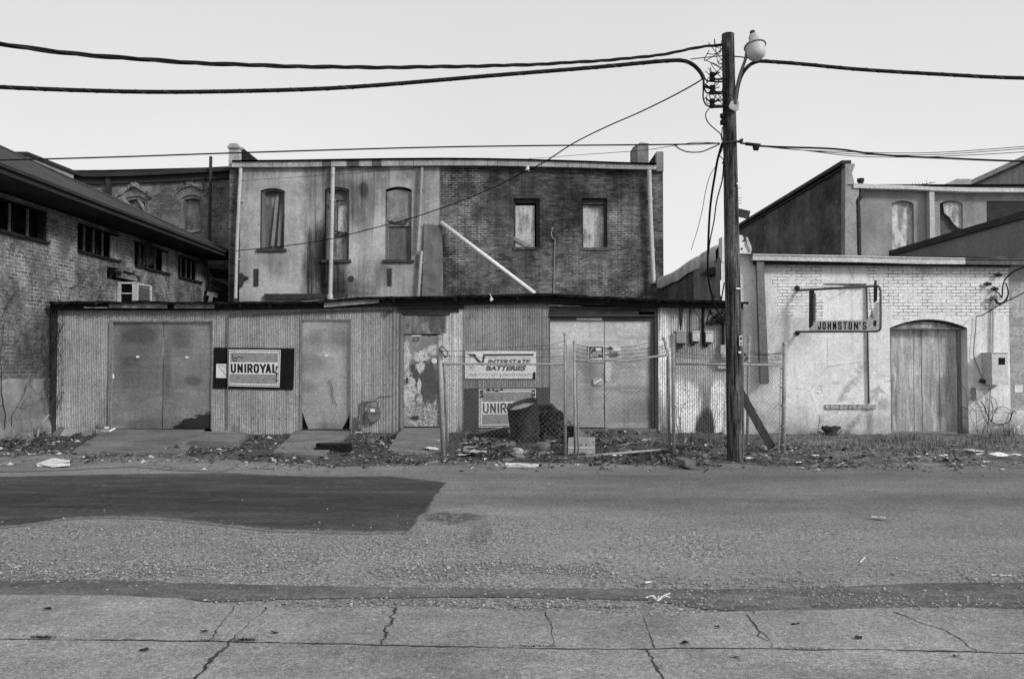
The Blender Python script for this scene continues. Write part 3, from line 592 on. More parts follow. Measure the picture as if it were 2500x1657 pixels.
zt = .022; tb = jag(pave_top, .012, .03, zt, False, 3)
mb = MB()
mb.face([Vector((-9, -1.5, zt)), Vector((9, -1.5, zt))] + [Vector((p.x, p.y, zt)) for p in tb[::-1]])
for a, b in zip(tb, tb[1:]): mb.face([(a.x, a.y, zt), (b.x, b.y, zt), (b.x, b.y + .012, 0), (a.x, a.y + .012, 0)])
pav = struct(mb.build('pavement', M['concrete']))
def crack(px, w, seed, mat='crack'):
    mb = MB(); pts = jag(px, w * (.35 if len(px) > 10 else .9), .03, zt, False, seed); L, Rr = [], []
    for i, p in enumerate(pts):
        d = (pts[min(i + 1, len(pts) - 1)] - pts[max(i - 1, 0)]).normalized(); n_ = Vector((-d.y, d.x, 0)); ww = w * (.25 + .9 * max(0, .5 + mnoise.noise(p * 2.3 + Vector((seed, 7, 0))))) * (.45 + .9 * abs(mnoise.noise(p * 9 + Vector((seed, 1, 0)))) * 1.6)
        L.append((p + n_ * ww / 2).to_tuple()); Rr.append((p - n_ * ww / 2).to_tuple())
    mb.grid([[(a[0], a[1], zt + .003) for a in L], [(a[0], a[1], zt + .003) for a in Rr]])
    return mb.build('crack', M[mat], pav)
crack([(-900, 1556), (0, 1560), (250, 1562), (500, 1565), (760, 1571), (1000, 1576), (1250, 1581), (1500, 1583), (1800, 1583), (2100, 1585), (2300, 1590), (2500, 1595), (3300, 1600)], .02, 4)
crack([(440, 1690), (500, 1635), (545, 1590), (560, 1570), (600, 1528), (648, 1482)], .018, 5)
crack([(575, 1480), (548, 1515), (528, 1540), (515, 1560)], .013, 6); crack([(968, 1483), (955, 1510), (945, 1535), (930, 1574)], .024, 7)
crack([(1330, 1493), (1345, 1525), (1352, 1550), (1358, 1580)], .012, 8); crack([(1570, 1500), (1585, 1545), (1600, 1582)], .007, 9); crack([(1583, 1585), (1605, 1615), (1620, 1665)], .018, 10)
crack([(1820, 1500), (1845, 1530), (1850, 1552), (1885, 1570), (1885, 1580)], .012, 11); crack([(1848, 1535), (1868, 1545), (1882, 1568)], .009, 12); crack([(2178, 1494), (2250, 1520), (2310, 1540), (2350, 1565), (2385, 1588)], .014, 13)
# verge: soil with small humps
vp = jag([(-700, 1098), (0, 1100), (180, 1106), (330, 1104), (440, 1110), (600, 1122), (690, 1128), (800, 1140), (950, 1136), (1080, 1122), (1240, 1126), (1400, 1130), (1560, 1134), (1700, 1138), (1800, 1132), (2000, 1140), (2150, 1134), (2260, 1126), (2400, 1138), (2500, 1144), (3300, 1150)], .10, .2, 0.0, False, 8)
mb = MB(); rows = []
N = 60
front_y = []
def vy(x):
    for a, b in zip(vp, vp[1:]):
        if a.x <= x <= b.x: return a.y + (b.y - a.y) * (x - a.x) / max(b.x - a.x, 1e-6)
    return vp[0].y if x < vp[0].x else vp[-1].y
nx = 420
for j in range(46):
    rows.append([])
    for i in range(nx + 1):
        x = -16 + 32 * i / nx; y0 = vy(x); y = y0 + (18.4 - y0) * (j / 45) ** 1.25
        z = gz_at(x, y) + .006 if j else .003
        k = min(1, j / 6); z += k * .030 * (mnoise.noise(Vector((x * 5, y * 5, 2))) + .8 * mnoise.noise(Vector((x * 11, y * 11, 4))) + .5 * mnoise.noise(Vector((x * 24, y * 20, 4))))
        rows[-1].append((x, y, max(z, .004)))
mb.grid(rows); struct(mb.build('verge_soil', M['soil'], None, True))
# pale worn asphalt left in front of the verge
sheet('worn_apron', [(-500, 1118), (0, 1114), (100, 1108), (300, 1112), (440, 1122), (590, 1124), (575, 1138), (545, 1152), (430, 1150), (330, 1140), (200, 1146), (60, 1152), (-500, 1160)], .0075, conc_mat('worn_apron_stone', .22, .2), .03)
sheet('worn_apron', [(618, 1142), (640, 1132), (695, 1126), (702, 1132), (668, 1146)], .0075, bpy.data.materials['worn_apron_stone'], .02, seed=5)

# loose gravel, leaves, grass: nobody could count them
def stones():
    mb = MB(); rnd = random.Random(3)
    zones = [(9000, 0)]
    cnt = 0
    while cnt < 15000:
        t = rnd.random()
        if t < .34: px, py = rnd.uniform(-60, 1500), rnd.gauss(1394, 13)
        elif t < .50: px, py = rnd.uniform(900, 2560), rnd.gauss(1420, 15)
        elif t < .60: px, py = rnd.uniform(500, 1750), rnd.gauss(1478, 9)
        elif t < .70: px, py = rnd.uniform(1300, 2560), rnd.gauss(1468, 14)
        elif t < .93: px, py = rnd.uniform(-60, 1750), rnd.uniform(1275, 1410)
        else: px, py = rnd.uniform(-60, 2560), rnd.uniform(1180, 1480)
        if px > 1300 and py < 1380 and rnd.random() < .6: continue
        p = PZ(px, py); big = rnd.random() ** 5
        if mnoise.noise(Vector((p.x * 1.1, p.y * 1.6, 3))) + rnd.uniform(-.3, .3) < -.05: continue
        cnt += 1
        r = .0030 + .012 * big; z0 = r * .35 + (.022 if py > 1484 else 0.004); m_ = rnd.choice((0, 0, 1, 1, 1, 1, 2)) if big < .3 else rnd.choice((1, 1, 2))
        b = len(mb.v); q = [(1, 0, 0), (0, 1, 0), (-1, 0, 0), (0, -1, 0), (0, 0, .7), (0, 0, -.6)]; an = rnd.uniform(0, 6.3)
        for a in q:
            s_ = r * rnd.uniform(.7, 1.3); x_ = a[0] * math.cos(an) - a[1] * math.sin(an); y_ = a[0] * math.sin(an) + a[1] * math.cos(an)
            mb.v.append(Vector((p.x + x_ * s_, p.y + y_ * s_, z0 + a[2] * s_)))
        for k in range(4):
            mb.f += [(b + k, b + (k + 1) % 4, b + 4), (b + (k + 1) % 4, b + k, b + 5)]; mb.mi += [m_, m_]
    o = mb.build('gravel', STONE); tag(o, 'loose pale gravel strewn over the worn road', 'gravel', kind='stuff')
stones()
def leaves():
    mb = MB(); rnd = random.Random(5); cnt = 0
    spots = [(30, 1085, 120, 16, 1300), (160, 1062, 70, 12, 500), (640, 1085, 90, 16, 420), (560, 1100, 110, 10, 260), (930, 1075, 50, 12, 520), (900, 1105, 150, 14, 260), (1200, 1100, 90, 12, 1500), (1310, 1085, 60, 16, 1300), (1480, 1088, 90, 18, 1200), (1620, 1105, 120, 14, 600), (1720, 1090, 80, 14, 600), (1880, 1098, 90, 14, 600), (2100, 1105, 160, 16, 600), (2300, 1110, 120, 18, 350), (1250, 1118, 700, 12, 900), (800, 1125, 260, 10, 420), (2100, 1130, 350, 10, 420), (1500, 1132, 250, 8, 300), (250, 1110, 150, 10, 250)]
    for (cx, cy, wx, wy, n_) in spots:
        for _ in range(int(n_ * 1.7)):
            px, py = rnd.gauss(cx, wx * .6), rnd.gauss(cy, wy * .8)
            if py < 1050: continue
            p = PZ(px, py, .04)
            if p.y > 17.3 or p.x < -10.1: continue
            cl = mnoise.noise(Vector((p.x * 1.5, p.y * 2.2, 8))) + .5 * mnoise.noise(Vector((p.x * 4.5, p.y * 5, 3)))
            if cl + rnd.uniform(-.18, .18) < 0: continue
            z = gz_at(p.x, p.y) + .012 + rnd.random() ** 3 * .05; L = rnd.uniform(.010, .045) * (2.1 if rnd.random() < .12 else 1); an = rnd.uniform(0, 6.3); m_ = rnd.choices((0, 1, 2, 3), (26, 34, 32, 8) if cx < 1900 else (14, 36, 42, 8))[0]
            d = Vector((math.cos(an), math.sin(an), rnd.uniform(-.4, .5))); s = Vector((-math.sin(an), math.cos(an), rnd.uniform(-.6, .6))) * rnd.uniform(.3, .6)
            c = Vector((p.x, p.y, z)); up = Vector((0, 0, L * rnd.uniform(.1, .4)))
            b = len(mb.v); mb.v += [c - d * L, c + s * L + up, c + d * L, c - s * L + up, c]
            mb.f += [(b, b + 1, b + 4), (b + 1, b + 2, b + 4), (b + 2, b + 3, b + 4), (b + 3, b, b + 4)]; mb.mi += [m_] * 4
    for _ in range(4200):      # broken stone, plaster crumbs and twigs lying among the leaves
        px = rnd.uniform(-40, 2540); py = rnd.gauss(1100, 22)
        if py < 1062 or py > 1150: continue
        p = PZ(px, py, .03)
        if p.y > 17.2 or p.x < -10: continue
        if mnoise.noise(Vector((p.x * .8, p.y * 1.6, 18))) + rnd.uniform(-.35, .35) < .0: continue
        z = gz_at(p.x, p.y) + .012; r = .007 + .06 * rnd.random() ** 7; m_ = rnd.choices((1, 2, 3), (5, 5, 2))[0]; b = len(mb.v)
        if rnd.random() < .22:
            an = rnd.uniform(0, 3.1); d = Vector((math.cos(an), math.sin(an), rnd.uniform(-.1, .25))) * rnd.uniform(.05, .22); mb.tube([(p.x, p.y, z + .01), (p.x + d.x * .5, p.y + d.y * .5, z + .02 + abs(d.z) * .4), (p.x + d.x, p.y + d.y, z + .01 + abs(d.z))], .004, 3, False, m_); continue
        q = [(1, 0, 0), (0, 1, 0), (-1, 0, 0), (0, -1, 0), (0, 0, .8), (0, 0, -.6)]
        mb.v += [Vector((p.x + a[0] * r * rnd.uniform(.6, 1.5), p.y + a[1] * r * rnd.uniform(.6, 1.4), z + a[2] * r * rnd.uniform(.6, 1.3))) for a in q]
        for k in range(4): mb.f += [(b + k, b + (k + 1) % 4, b + 4), (b + (k + 1) % 4, b + k, b + 5)]; mb.mi += [m_, m_]
    o = mb.build('leaf_litter', LEAF); tag(o, 'dead leaves and small scraps lying along the foot of the walls', 'leaf litter', kind='stuff')
leaves()
def grass():
    mb = MB(); rnd = random.Random(9)
    spots = [(2230, 1085, 90, 12, 900, .16), (2120, 1082, 70, 10, 500, .12), (2340, 1090, 70, 10, 700, .16), (2440, 1075, 40, 8, 500, .2), (2250, 1100, 170, 14, 1500, .09), (2050, 1105, 120, 14, 700, .07), (2200, 1078, 60, 5, 500, .22), (1750, 1085, 50, 12, 300, .12), (2455, 1066, 30, 5, 260, .42), (1660, 1076, 30, 5, 120, .35), (1345, 1080, 40, 8, 220, .3), (1130, 1080, 40, 8, 140, .2), (2010, 1074, 30, 4, 160, .2), (60, 1066, 60, 8, 320, .25), (900, 1072, 30, 5, 100, .15), (2060, 1078, 60, 8, 300, .10), (1960, 1085, 50, 10, 260, .09), (1650, 1075, 60, 10, 240, .1), (1300, 1075, 40, 8, 160, .12), (2420, 1100, 70, 10, 400, .1),
             (105, 1556, 26, 2.5, 260, .018), (600, 1562, 26, 2.5, 260, .016), (1310, 1577, 60, 2, 160, .01), (500, 1563, 40, 2, 120, .01), (1950, 1583, 80, 2, 140, .01), (40, 1060, 40, 8, 200, .1)]
    for (cx, cy, wx, wy, n_, h) in spots:
        for _ in range(n_):
            px, py = rnd.gauss(cx, wx * .55), rnd.gauss(cy, wy * .7); near = cy > 1400; p = PZ(px, py, zt if near else .02)
            if p.y > 17.6 and not near: p.y = 17.6 - rnd.random() * .3
            z = zt if near else gz_at(p.x, p.y); L = h * rnd.uniform(.4, 1.3); an = rnd.uniform(0, 6.3); le = rnd.uniform(.15, 1.1); w = .0012 if near else .004
            if not near and mnoise.noise(Vector((p.x * 1.3, p.y * 2, 6))) + rnd.uniform(-.2, .2) < -.02: continue
            d = Vector((math.cos(an) * le, math.sin(an) * le, 1)).normalized() * L; s = Vector((-math.sin(an), math.cos(an), 0)) * w; c = Vector((p.x, p.y, z)); m_ = rnd.choices((0, 1, 2), (7, 4, 2))[0] if not near else 2
            mid = c + d * .55 + Vector((0, 0, L * .08)); tip = c + d + Vector((d.x * .3, d.y * .3, -L * .12))
            b = len(mb.v); mb.v += [c - s, c + s, mid + s * .7, mid - s * .7, tip]
            mb.f += [(b, b + 1, b + 2, b + 3), (b + 3, b + 2, b + 4)]; mb.mi += [m_, m_]
    o = mb.build('dry_grass', GRASS); tag(o, 'dry grass tufts along the white wall and the pavement joint', 'grass', kind='stuff')
grass()

# ---------------------------------------------------------------- left brick warehouse (long wall facing right, hipped roof)
XL = -10.2
def yl(px): return XL * F / (px - CX)           # distance along the warehouse wall seen at pixel column px
W = thing('brick_warehouse', 'long low brick warehouse with deep dark eaves and bare vines', 'warehouse', (XL, 21, 0))
YE = 26.6; TOP = 5.0
fr = faceR(XL)
wins = [(15.0, 17.42), (18.62, 20.6), (21.45, 23.6), (24.25, 26.05)]
mb = MB(); wall(mb, fr, 11.0, YE, 1.24, TOP, [(a, b, 4.24, 4.9) for a, b in wins] + [(20.0, 21.9, 3.72, 4.02)], .22)
mb.box(XL - 9, XL - .5, 11, YE, 0, TOP); mb.face([(XL, YE, 0), (XL - .5, YE, 0), (XL - .5, YE, TOP), (XL, YE, TOP)])
mb.build('wall', M['brick_left'], W)
mb = MB()
rows = [[(XL + .035 + .02 * mnoise.noise(Vector((y * 1.7, z * 2, 0))) + (.06 if z < .4 else 0), y, z + (.05 * mnoise.noise(Vector((y * 2, 3, 1))) if z == 1.26 else 0)) for y in [11 + 15.6 * i / 60 for i in range(61)]] for z in (0, .2, .4, .45, .8, 1.26)]
rows.append([(XL + .001, p[1], p[2]) for p in rows[-1]])
mb.grid(rows); mb.build('plaster_base', M['plaster_left'], W)
for k, (a, b) in enumerate(wins):
    mb = MB(); slab(mb, fr, a, b, 4.19, 4.245, -.07, .2); slab(mb, fr, a, b, 4.86, 4.92, .02, .2); slab(mb, fr, a, a + .06, 4.245, 4.86, .03, .2); slab(mb, fr, b - .06, b, 4.245, 4.86, .03, .2)
    w_ = mb.build('window', M['tar'], W)
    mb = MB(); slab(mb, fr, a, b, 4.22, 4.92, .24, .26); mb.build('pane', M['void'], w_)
    n_ = 4 if k == 0 else 3
    for i in range(1, n_ + (0 if k == 0 else 1)):
        mb = MB(); u = a + (b - a) * i / (n_ + (.0 if k == 0 else 1.6)); slab(mb, fr, u - .015, u + .015, 4.245, 4.86, .06, .1); mb.build('mullion', M['iron_mid'], w_)
    if k: 
        mb = MB(); slab(mb, fr, b - .46, b - .03, 4.2, 4.83, -.025, .01); mb.build('shutter', M['ply'], w_)
# hipped roof with wide eaves
xe, ze = -9.28, 5.04; y0 = 6.0; y1 = 26.75; rx, rz, ry = -14.3, 7.62, 21.7
mb = MB()
top = ze + .17
mb.face([(xe, y0, top), (xe, y1, top), (rx, ry, rz), (rx, y0, rz)]); mb.face([(xe, y1, top), (2 * rx - xe, y1, top), (rx, ry, rz)]); mb.face([(2 * rx - xe, y1, top), (2 * rx - xe, y0, top), (rx, y0, rz), (rx, ry, rz)])
mb.tube([(xe, y1, top + .01), (rx, ry, rz + .01)], .05, 6); mb.build('roof', M['roof_dark'], W)
mb = MB(); mb.box(xe - .03, xe, y0, y1, ze, top + .02); mb.box(xe, xe + .06, y0, y1, top - .07, top - .005); mb.box(2 * rx - xe, xe - .03, y1 - .03, y1, ze, top + .02); mb.build('fascia', M['fascia_dark'], W)
mb = MB(); mb.box(XL - .4, xe - .031, y0, y1 - .031, ze + .01, ze + .03)
for i in range(14): mb.box(xe - .05, xe - .034, y0 + i * 1.5, y0 + i * 1.5 + 1.49, ze - .01, ze + .009)
mb.build('soffit', M['soffit'], W)
# broken lintel over the recess
mb = MB(); rnd = random.Random(2)
for i in range(9):
    a = 20.2 + i * .17; slab(mb, fr, a, a + .16, 3.98 + rnd.uniform(-.05, .04), 4.08 + rnd.uniform(-.02, .06), -.10 - rnd.random() * .08, .1)
slab(mb, fr, 20.6, 21.5, 3.80, 3.94, -.06, .08); mb.build('lintel', M['brick_left'], W)
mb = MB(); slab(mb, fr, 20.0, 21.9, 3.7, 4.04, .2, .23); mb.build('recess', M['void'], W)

# bare vines on the warehouse wall
def vine(name, label, starts, seed, group, spread=.5, n_=26, thick=.012, base=None):
    mb = MB(); rnd = random.Random(seed)
    def go(y, z, ang, L, r, dep):
        pts = [(XL + .05, y, z)]; k = int(L / .12)
        for i in range(k):
            ang += rnd.gauss(0, .28); y += math.cos(ang) * .12; z += math.sin(ang) * .12
            if z < .1 or z > 4.9 or y > 26.4: break
            pts.append((XL + .04 + rnd.random() * .04, y, z))
            if dep < 3 and rnd.random() < .30: go(y, z, ang + rnd.choice((-1, 1)) * rnd.uniform(.4, 1.1), L * rnd.uniform(.3, .6), r * .6, dep + 1)
        if len(pts) > 1: mb.tube(pts, [max(.002, .55 * r * (1 - .7 * i / len(pts))) for i in range(len(pts))], 4, False)
    for (y, z, a, L, r) in starts: go(y, z, a, L, r, 0)
    o = mb.build(name, M['twig']); tag(o, label, 'vine', group)
vine('bare_vine', 'bare vine climbing from the plaster base toward the first dark window', [(15.9, .2, 1.55, 4.4, .018), (16.2, .3, 1.6, 4.0, .012), (16.6, 1.0, 1.8, 3.0, .010), (16.0, 2.6, 2.0, 2.0, .01)], 11, 'bare vines on the warehouse')
vine('bare_vine', 'spreading bare vine with a thick bent stem above the shed corner', [(17.7, 2.6, 1.2, 1.6, .018), (18.2, 3.3, .2, 2.6, .016), (18.0, 3.2, 2.3, 1.8, .014), (18.9, 3.0, 1.1, 1.6, .01), (19.1, 2.9, .4, 1.8, .01), (19.4, 2.9, 1.4, 1.4, .008), (18.6, 2.8, 2.0, 1.4, .008)], 12, 'bare vines on the warehouse')
vine('bare_vine', 'thin bare vine web below the last warehouse windows', [(22.3, 2.9, .5, 2.8, .012), (23.0, 3.0, 1.6, 1.2, .009), (23.6, 2.9, 1.0, 1.6, .009), (24.4, 3.2, 2.2, 1.3, .009), (22.6, 3.6, .1, 2.0, .008)], 13, 'bare vines on the warehouse')
mb = MB(); rnd = random.Random(4)
for i in range(40):
    y = 21.6 + rnd.gauss(.35, .25); z = 4.95; pts = [(XL + .1, y, z)]
    for j in range(6): z -= rnd.uniform(.07, .14); y += rnd.gauss(0, .05); pts.append((XL + .1 + rnd.uniform(0, .08), y, z))
    mb.tube(pts, .006, 3, False)
tag(mb.build('hanging_vine', M['twig']), 'tuft of dead vine hanging from the eaves over the third window', 'vine')
mb = MB(); rnd = random.Random(6)
for i in range(90):
    y = 17.35 + rnd.gauss(0, .09); z = rnd.uniform(.3, 2.6); x = XL + .06 + rnd.random() * .25; pts = [(x, y, z)]
    for j in range(7): z += rnd.uniform(.02, .16); y += rnd.gauss(0, .035); x += rnd.gauss(.004, .03); pts.append((max(x, XL + .03), y, z))
    mb.tube(pts, .004, 3, False)
tag(mb.build('vine_thicket', M['twig']), 'dense dry vine thicket filling the corner between warehouse and shed', 'vine')

# little framed window box with louvred side, on the shed roof by the warehouse
b = thing('rooftop_window_box', 'small white framed window box with louvred side on the shed roof', 'window box', (-9.95, 20.9, 2.9))
Yb = 20.5; xa, xb = XL + .02, -9.66; zb, zt_ = 2.95, 3.68
mb = MB(); f2 = front(Yb); c0, c1 = xa + .08, xb - .14
slab(mb, f2, xa, c0, zb, zt_, 0, .05); slab(mb, f2, c1, xb, zb, zt_, 0, .05); slab(mb, f2, c0, c1, zt_ - .05, zt_, 0, .05); slab(mb, f2, c0, c1, zb, zb + .13, 0, .05); slab(mb, f2, c0, c1, 3.37, 3.40, .01, .05)
mb.box(xb - .04, xb, 21.25, 21.33, zb, zt_ - .03); mb.box(xb - .04, xb - .002, Yb + .05, 21.25, zt_ - .06, zt_ - .02)
mb.build('frame', plain('peeling_frame', .50, .45, 9.0), b)
mb = MB(); slab(mb, f2, c0, c1, zb + .13, zt_ - .05, .05, .07); mb.build('pane', M['void'], b)
mb = MB(); mb.box(xa, xb - .05, Yb + .08, 21.25, zb, zt_ - .08)
for i in range(12): mb.hexa([(xb - .03, Yb + .06, zb + i * .055), (xb - .03, 21.25, zb + i * .055), (xb - .005, 21.25, zb + i * .055 - .02), (xb - .005, Yb + .06, zb + i * .055 - .02)], [(xb - .03, Yb + .06, zb + i * .055 + .01), (xb - .03, 21.25, zb + i * .055 + .01), (xb - .005, 21.25, zb + i * .055 - .01), (xb - .005, Yb + .06, zb + i * .055 - .01)])
mb.build('louvre', M['meter_dull'], b)

# ---------------------------------------------------------------- back-left brick building with arched windows
YB = 27.0
B = thing('arched_brick_building', 'dark brick building with arched boarded windows behind the warehouse roof', 'building', (-12, YB, 0))
bx = lambda x: UX(x, YB)
bz = lambda y: VZ(y, YB)
mb = MB(); holes = [(bx(293), bx(355), bz(600), bz(490), .16), (bx(437), bx(490), bz(570), bz(485), .12)]
wall(mb, front(YB), bx(150), bx(560), 0, bz(415), holes, .25); mb.box(bx(150), bx(560), YB + .5, YB + 9, 0, bz(420)); mb.build('wall', M['brick_back'], B)
mb = MB(); pts = [(140, 423), (240, 425), (330, 423), (430, 418), (540, 412), (562, 411)]
for (a, ya), (c, yc) in zip(pts, pts[1:]):
    mb.hexa([(bx(a), YB - .28, bz(ya + 11)), (bx(c), YB - .28, bz(yc + 11)), (bx(c), YB - .28, bz(yc)), (bx(a), YB - .28, bz(ya))], [(bx(a), YB - .02, bz(ya + 11)), (bx(c), YB - .02, bz(yc + 11)), (bx(c), YB - .02, bz(yc)), (bx(a), YB - .02, bz(ya))])
    mb.hexa([(bx(a), YB - .12, bz(ya + 26)), (bx(c), YB - .12, bz(yc + 26)), (bx(c), YB - .12, bz(yc + 11.2)), (bx(a), YB - .12, bz(ya + 11.2))], [(bx(a), YB - .02, bz(ya + 26)), (bx(c), YB - .02, bz(yc + 26)), (bx(c), YB - .02, bz(yc + 11.2)), (bx(a), YB - .02, bz(ya + 11.2))])
mb.build('gutter', M['fascia_dark'], B)
mb = MB(); mb.face([(bx(150), YB - .2, bz(421)), (bx(560), YB - .2, bz(411)), (bx(560), YB + 9, bz(411) + .5), (bx(150), YB + 9, bz(421) + .5)]); mb.build('roof', M['roof_dark'], B)
for k, h in enumerate(holes):
    fr_ = front(YB); mb = MB(); slab(mb, fr_, h[0], h[0] + .12, h[2], h[3] + .02, .04, .2); slab(mb, fr_, h[1] - .09, h[1], h[2], h[3] + .02, .04, .2)
    for p, q in zip(arc(h[0], h[1], h[3], h[4], 8), arc(h[0], h[1], h[3], h[4], 8)[1:]): mb.hexa([fr_(p[0], p[1] - .1, .05), fr_(q[0], q[1] - .1, .05), fr_(q[0], q[1], .05), fr_(p[0], p[1], .05)], [fr_(p[0], p[1] - .1, .2), fr_(q[0], q[1] - .1, .2), fr_(q[0], q[1], .2), fr_(p[0], p[1], .2)])
    w_ = mb.build('window', M['frame_grey'], B)
    mb = MB(); slab(mb, fr_, h[0], h[1], h[2], h[3] + h[4], .22, .25); mb.build('board', M['ply'], w_)
    mb = MB(); rnd = random.Random(k + 30)
    hd = arc(h[0] - .18, h[1] + .18, h[3] + .12, h[4] + .18, 9)
    if k == 0: hd = [(u_, h[3] + .08 + .42 * (1 - abs(2 * i_ / 9 - 1))) for i_, (u_, v_) in enumerate(hd)]
    for p, q in zip(hd, hd[1:]):
        if False: continue
        d = .04 + rnd.random() * .12; hh = (.10 if k == 0 else .07) + rnd.random() * (.07 if k == 0 else .16)
        mb.hexa([fr_(p[0], p[1], -d), fr_(q[0], q[1], -d), fr_(q[0], q[1] + hh, -d), fr_(p[0], p[1] + hh, -d)], [fr_(p[0], p[1], .02), fr_(q[0], q[1], .02), fr_(q[0], q[1] + hh, .02), fr_(p[0], p[1] + hh, .02)])
    mb.build('hood', M['brick_back'], w_)
    mb = MB()
    if k == 0: mb.bar(fr_(bx(325), bz(476), .1), fr_(bx(352), bz(520), .1), .09, .05, (0, 1, 0)); mb.bar(fr_(bx(292), bz(480), .0), fr_(bx(312), bz(505), .05), .1, .05, (0, 1, 0))
    else: mb.bar(fr_(bx(445), bz(566), .08), fr_(bx(488), bz(560), .1), .10, .05, (0, 1, 0))
    mb.build('brace', M['grey_board'], w_)
mb = MB(); mb.tube([(bx(518), YB - .35, bz(610)), (bx(519), YB - .35, bz(389))], .055, 8); mb.build('downspout', M['iron'], B)
mb = MB(); mb.box(bx(259), bx(269), YB - .2, YB - .05, bz(500), bz(434)); mb.build('downspout', M['fascia_dark'], B)
p = thing('parapet_wall', 'pale parapet wall with a dark sloping coping above the warehouse roof', 'wall', (-14.2, 25, 6))
mb = MB(); A1, A2 = PY(67, 381, 23.0), PY(180, 424, 25.6)
mb.hexa([(A1.x, A1.y, 3), (A2.x, A2.y, 3), (A2.x, A2.y, A2.z), (A1.x, A1.y, A1.z)], [(A1.x - .3, A1.y, 3), (A2.x - .3, A2.y, 3), (A2.x - .3, A2.y, A2.z), (A1.x - .3, A1.y, A1.z)]); mb.build('wall', M['side_plaster'], p)
mb = MB(); mb.bar(A1 + Vector((-.15, -.1, .05)), A2 + Vector((-.15, .4, .05)), .42, .1); mb.build('coping', M['fascia_dark'], p)

# ---------------------------------------------------------------- main two-storey brick building
D = thing('brick_building', 'two storey dark brick building, its left half rendered grey, boarded windows', 'building', (0, YM, 0))
fm = front(YM); fs = front(YM - .05)
mb = MB()
bw_holes = [(sx(1254), sx(1318), sz(603), sz(484)), (sx(1421), sx(1484), sz(604), sz(484))]
wall(mb, fm, sx(556), sx(1621), 0, sz(404), bw_holes + [(sx(630), sx(695), sz(610), sz(464)), (sx(789), sx(852), sz(637), sz(462)), (sx(938), sx(1005), sz(637), sz(460))], .28)
mb.build('wall', M['brick_main'], D)
mb = MB(); mb.face([(sx(1621), YM, 0), (sx(1621), YM + 14, 0), (sx(1621), YM + 14, sz(404)), (sx(1621), YM, sz(404))]); mb.face([(sx(556), YM, 0), (sx(556), YM + 14, 0), (sx(556), YM + 14, sz(404)), (sx(556), YM, sz(404))]); mb.build('side_wall', M['brick_main_side'], D)
sw = [(sx(633), sx(693), sz(608), sz(467), .09), (sx(791), sx(851), sz(635), sz(464), .09), (sx(940), sx(1004), sz(635), sz(464), .10)]
mb = MB(); wall(mb, fs, sx(584), sx(1072), 0, sz(404), sw, .05)
for xx in (sx(584), sx(1072)): mb.face([(xx, YM - .05, 0), (xx, YM - .001, 0), (xx, YM - .001, sz(404)), (xx, YM - .05, sz(404))])
mb.build('stucco', M['stucco'], D)
mb = MB(); mb.hexa([PY(1030, 724, YM - .12), PY(1082, 724, YM - .12), PY(1080, 552, YM - .12), PY(1036, 545, YM - .12)], [PY(1030, 724, YM - .051), PY(1082, 724, YM - .051), PY(1080, 552, YM - .051), PY(1036, 545, YM - .051)]); mb.build('plaster_patch', M['plaster_patch'], D)
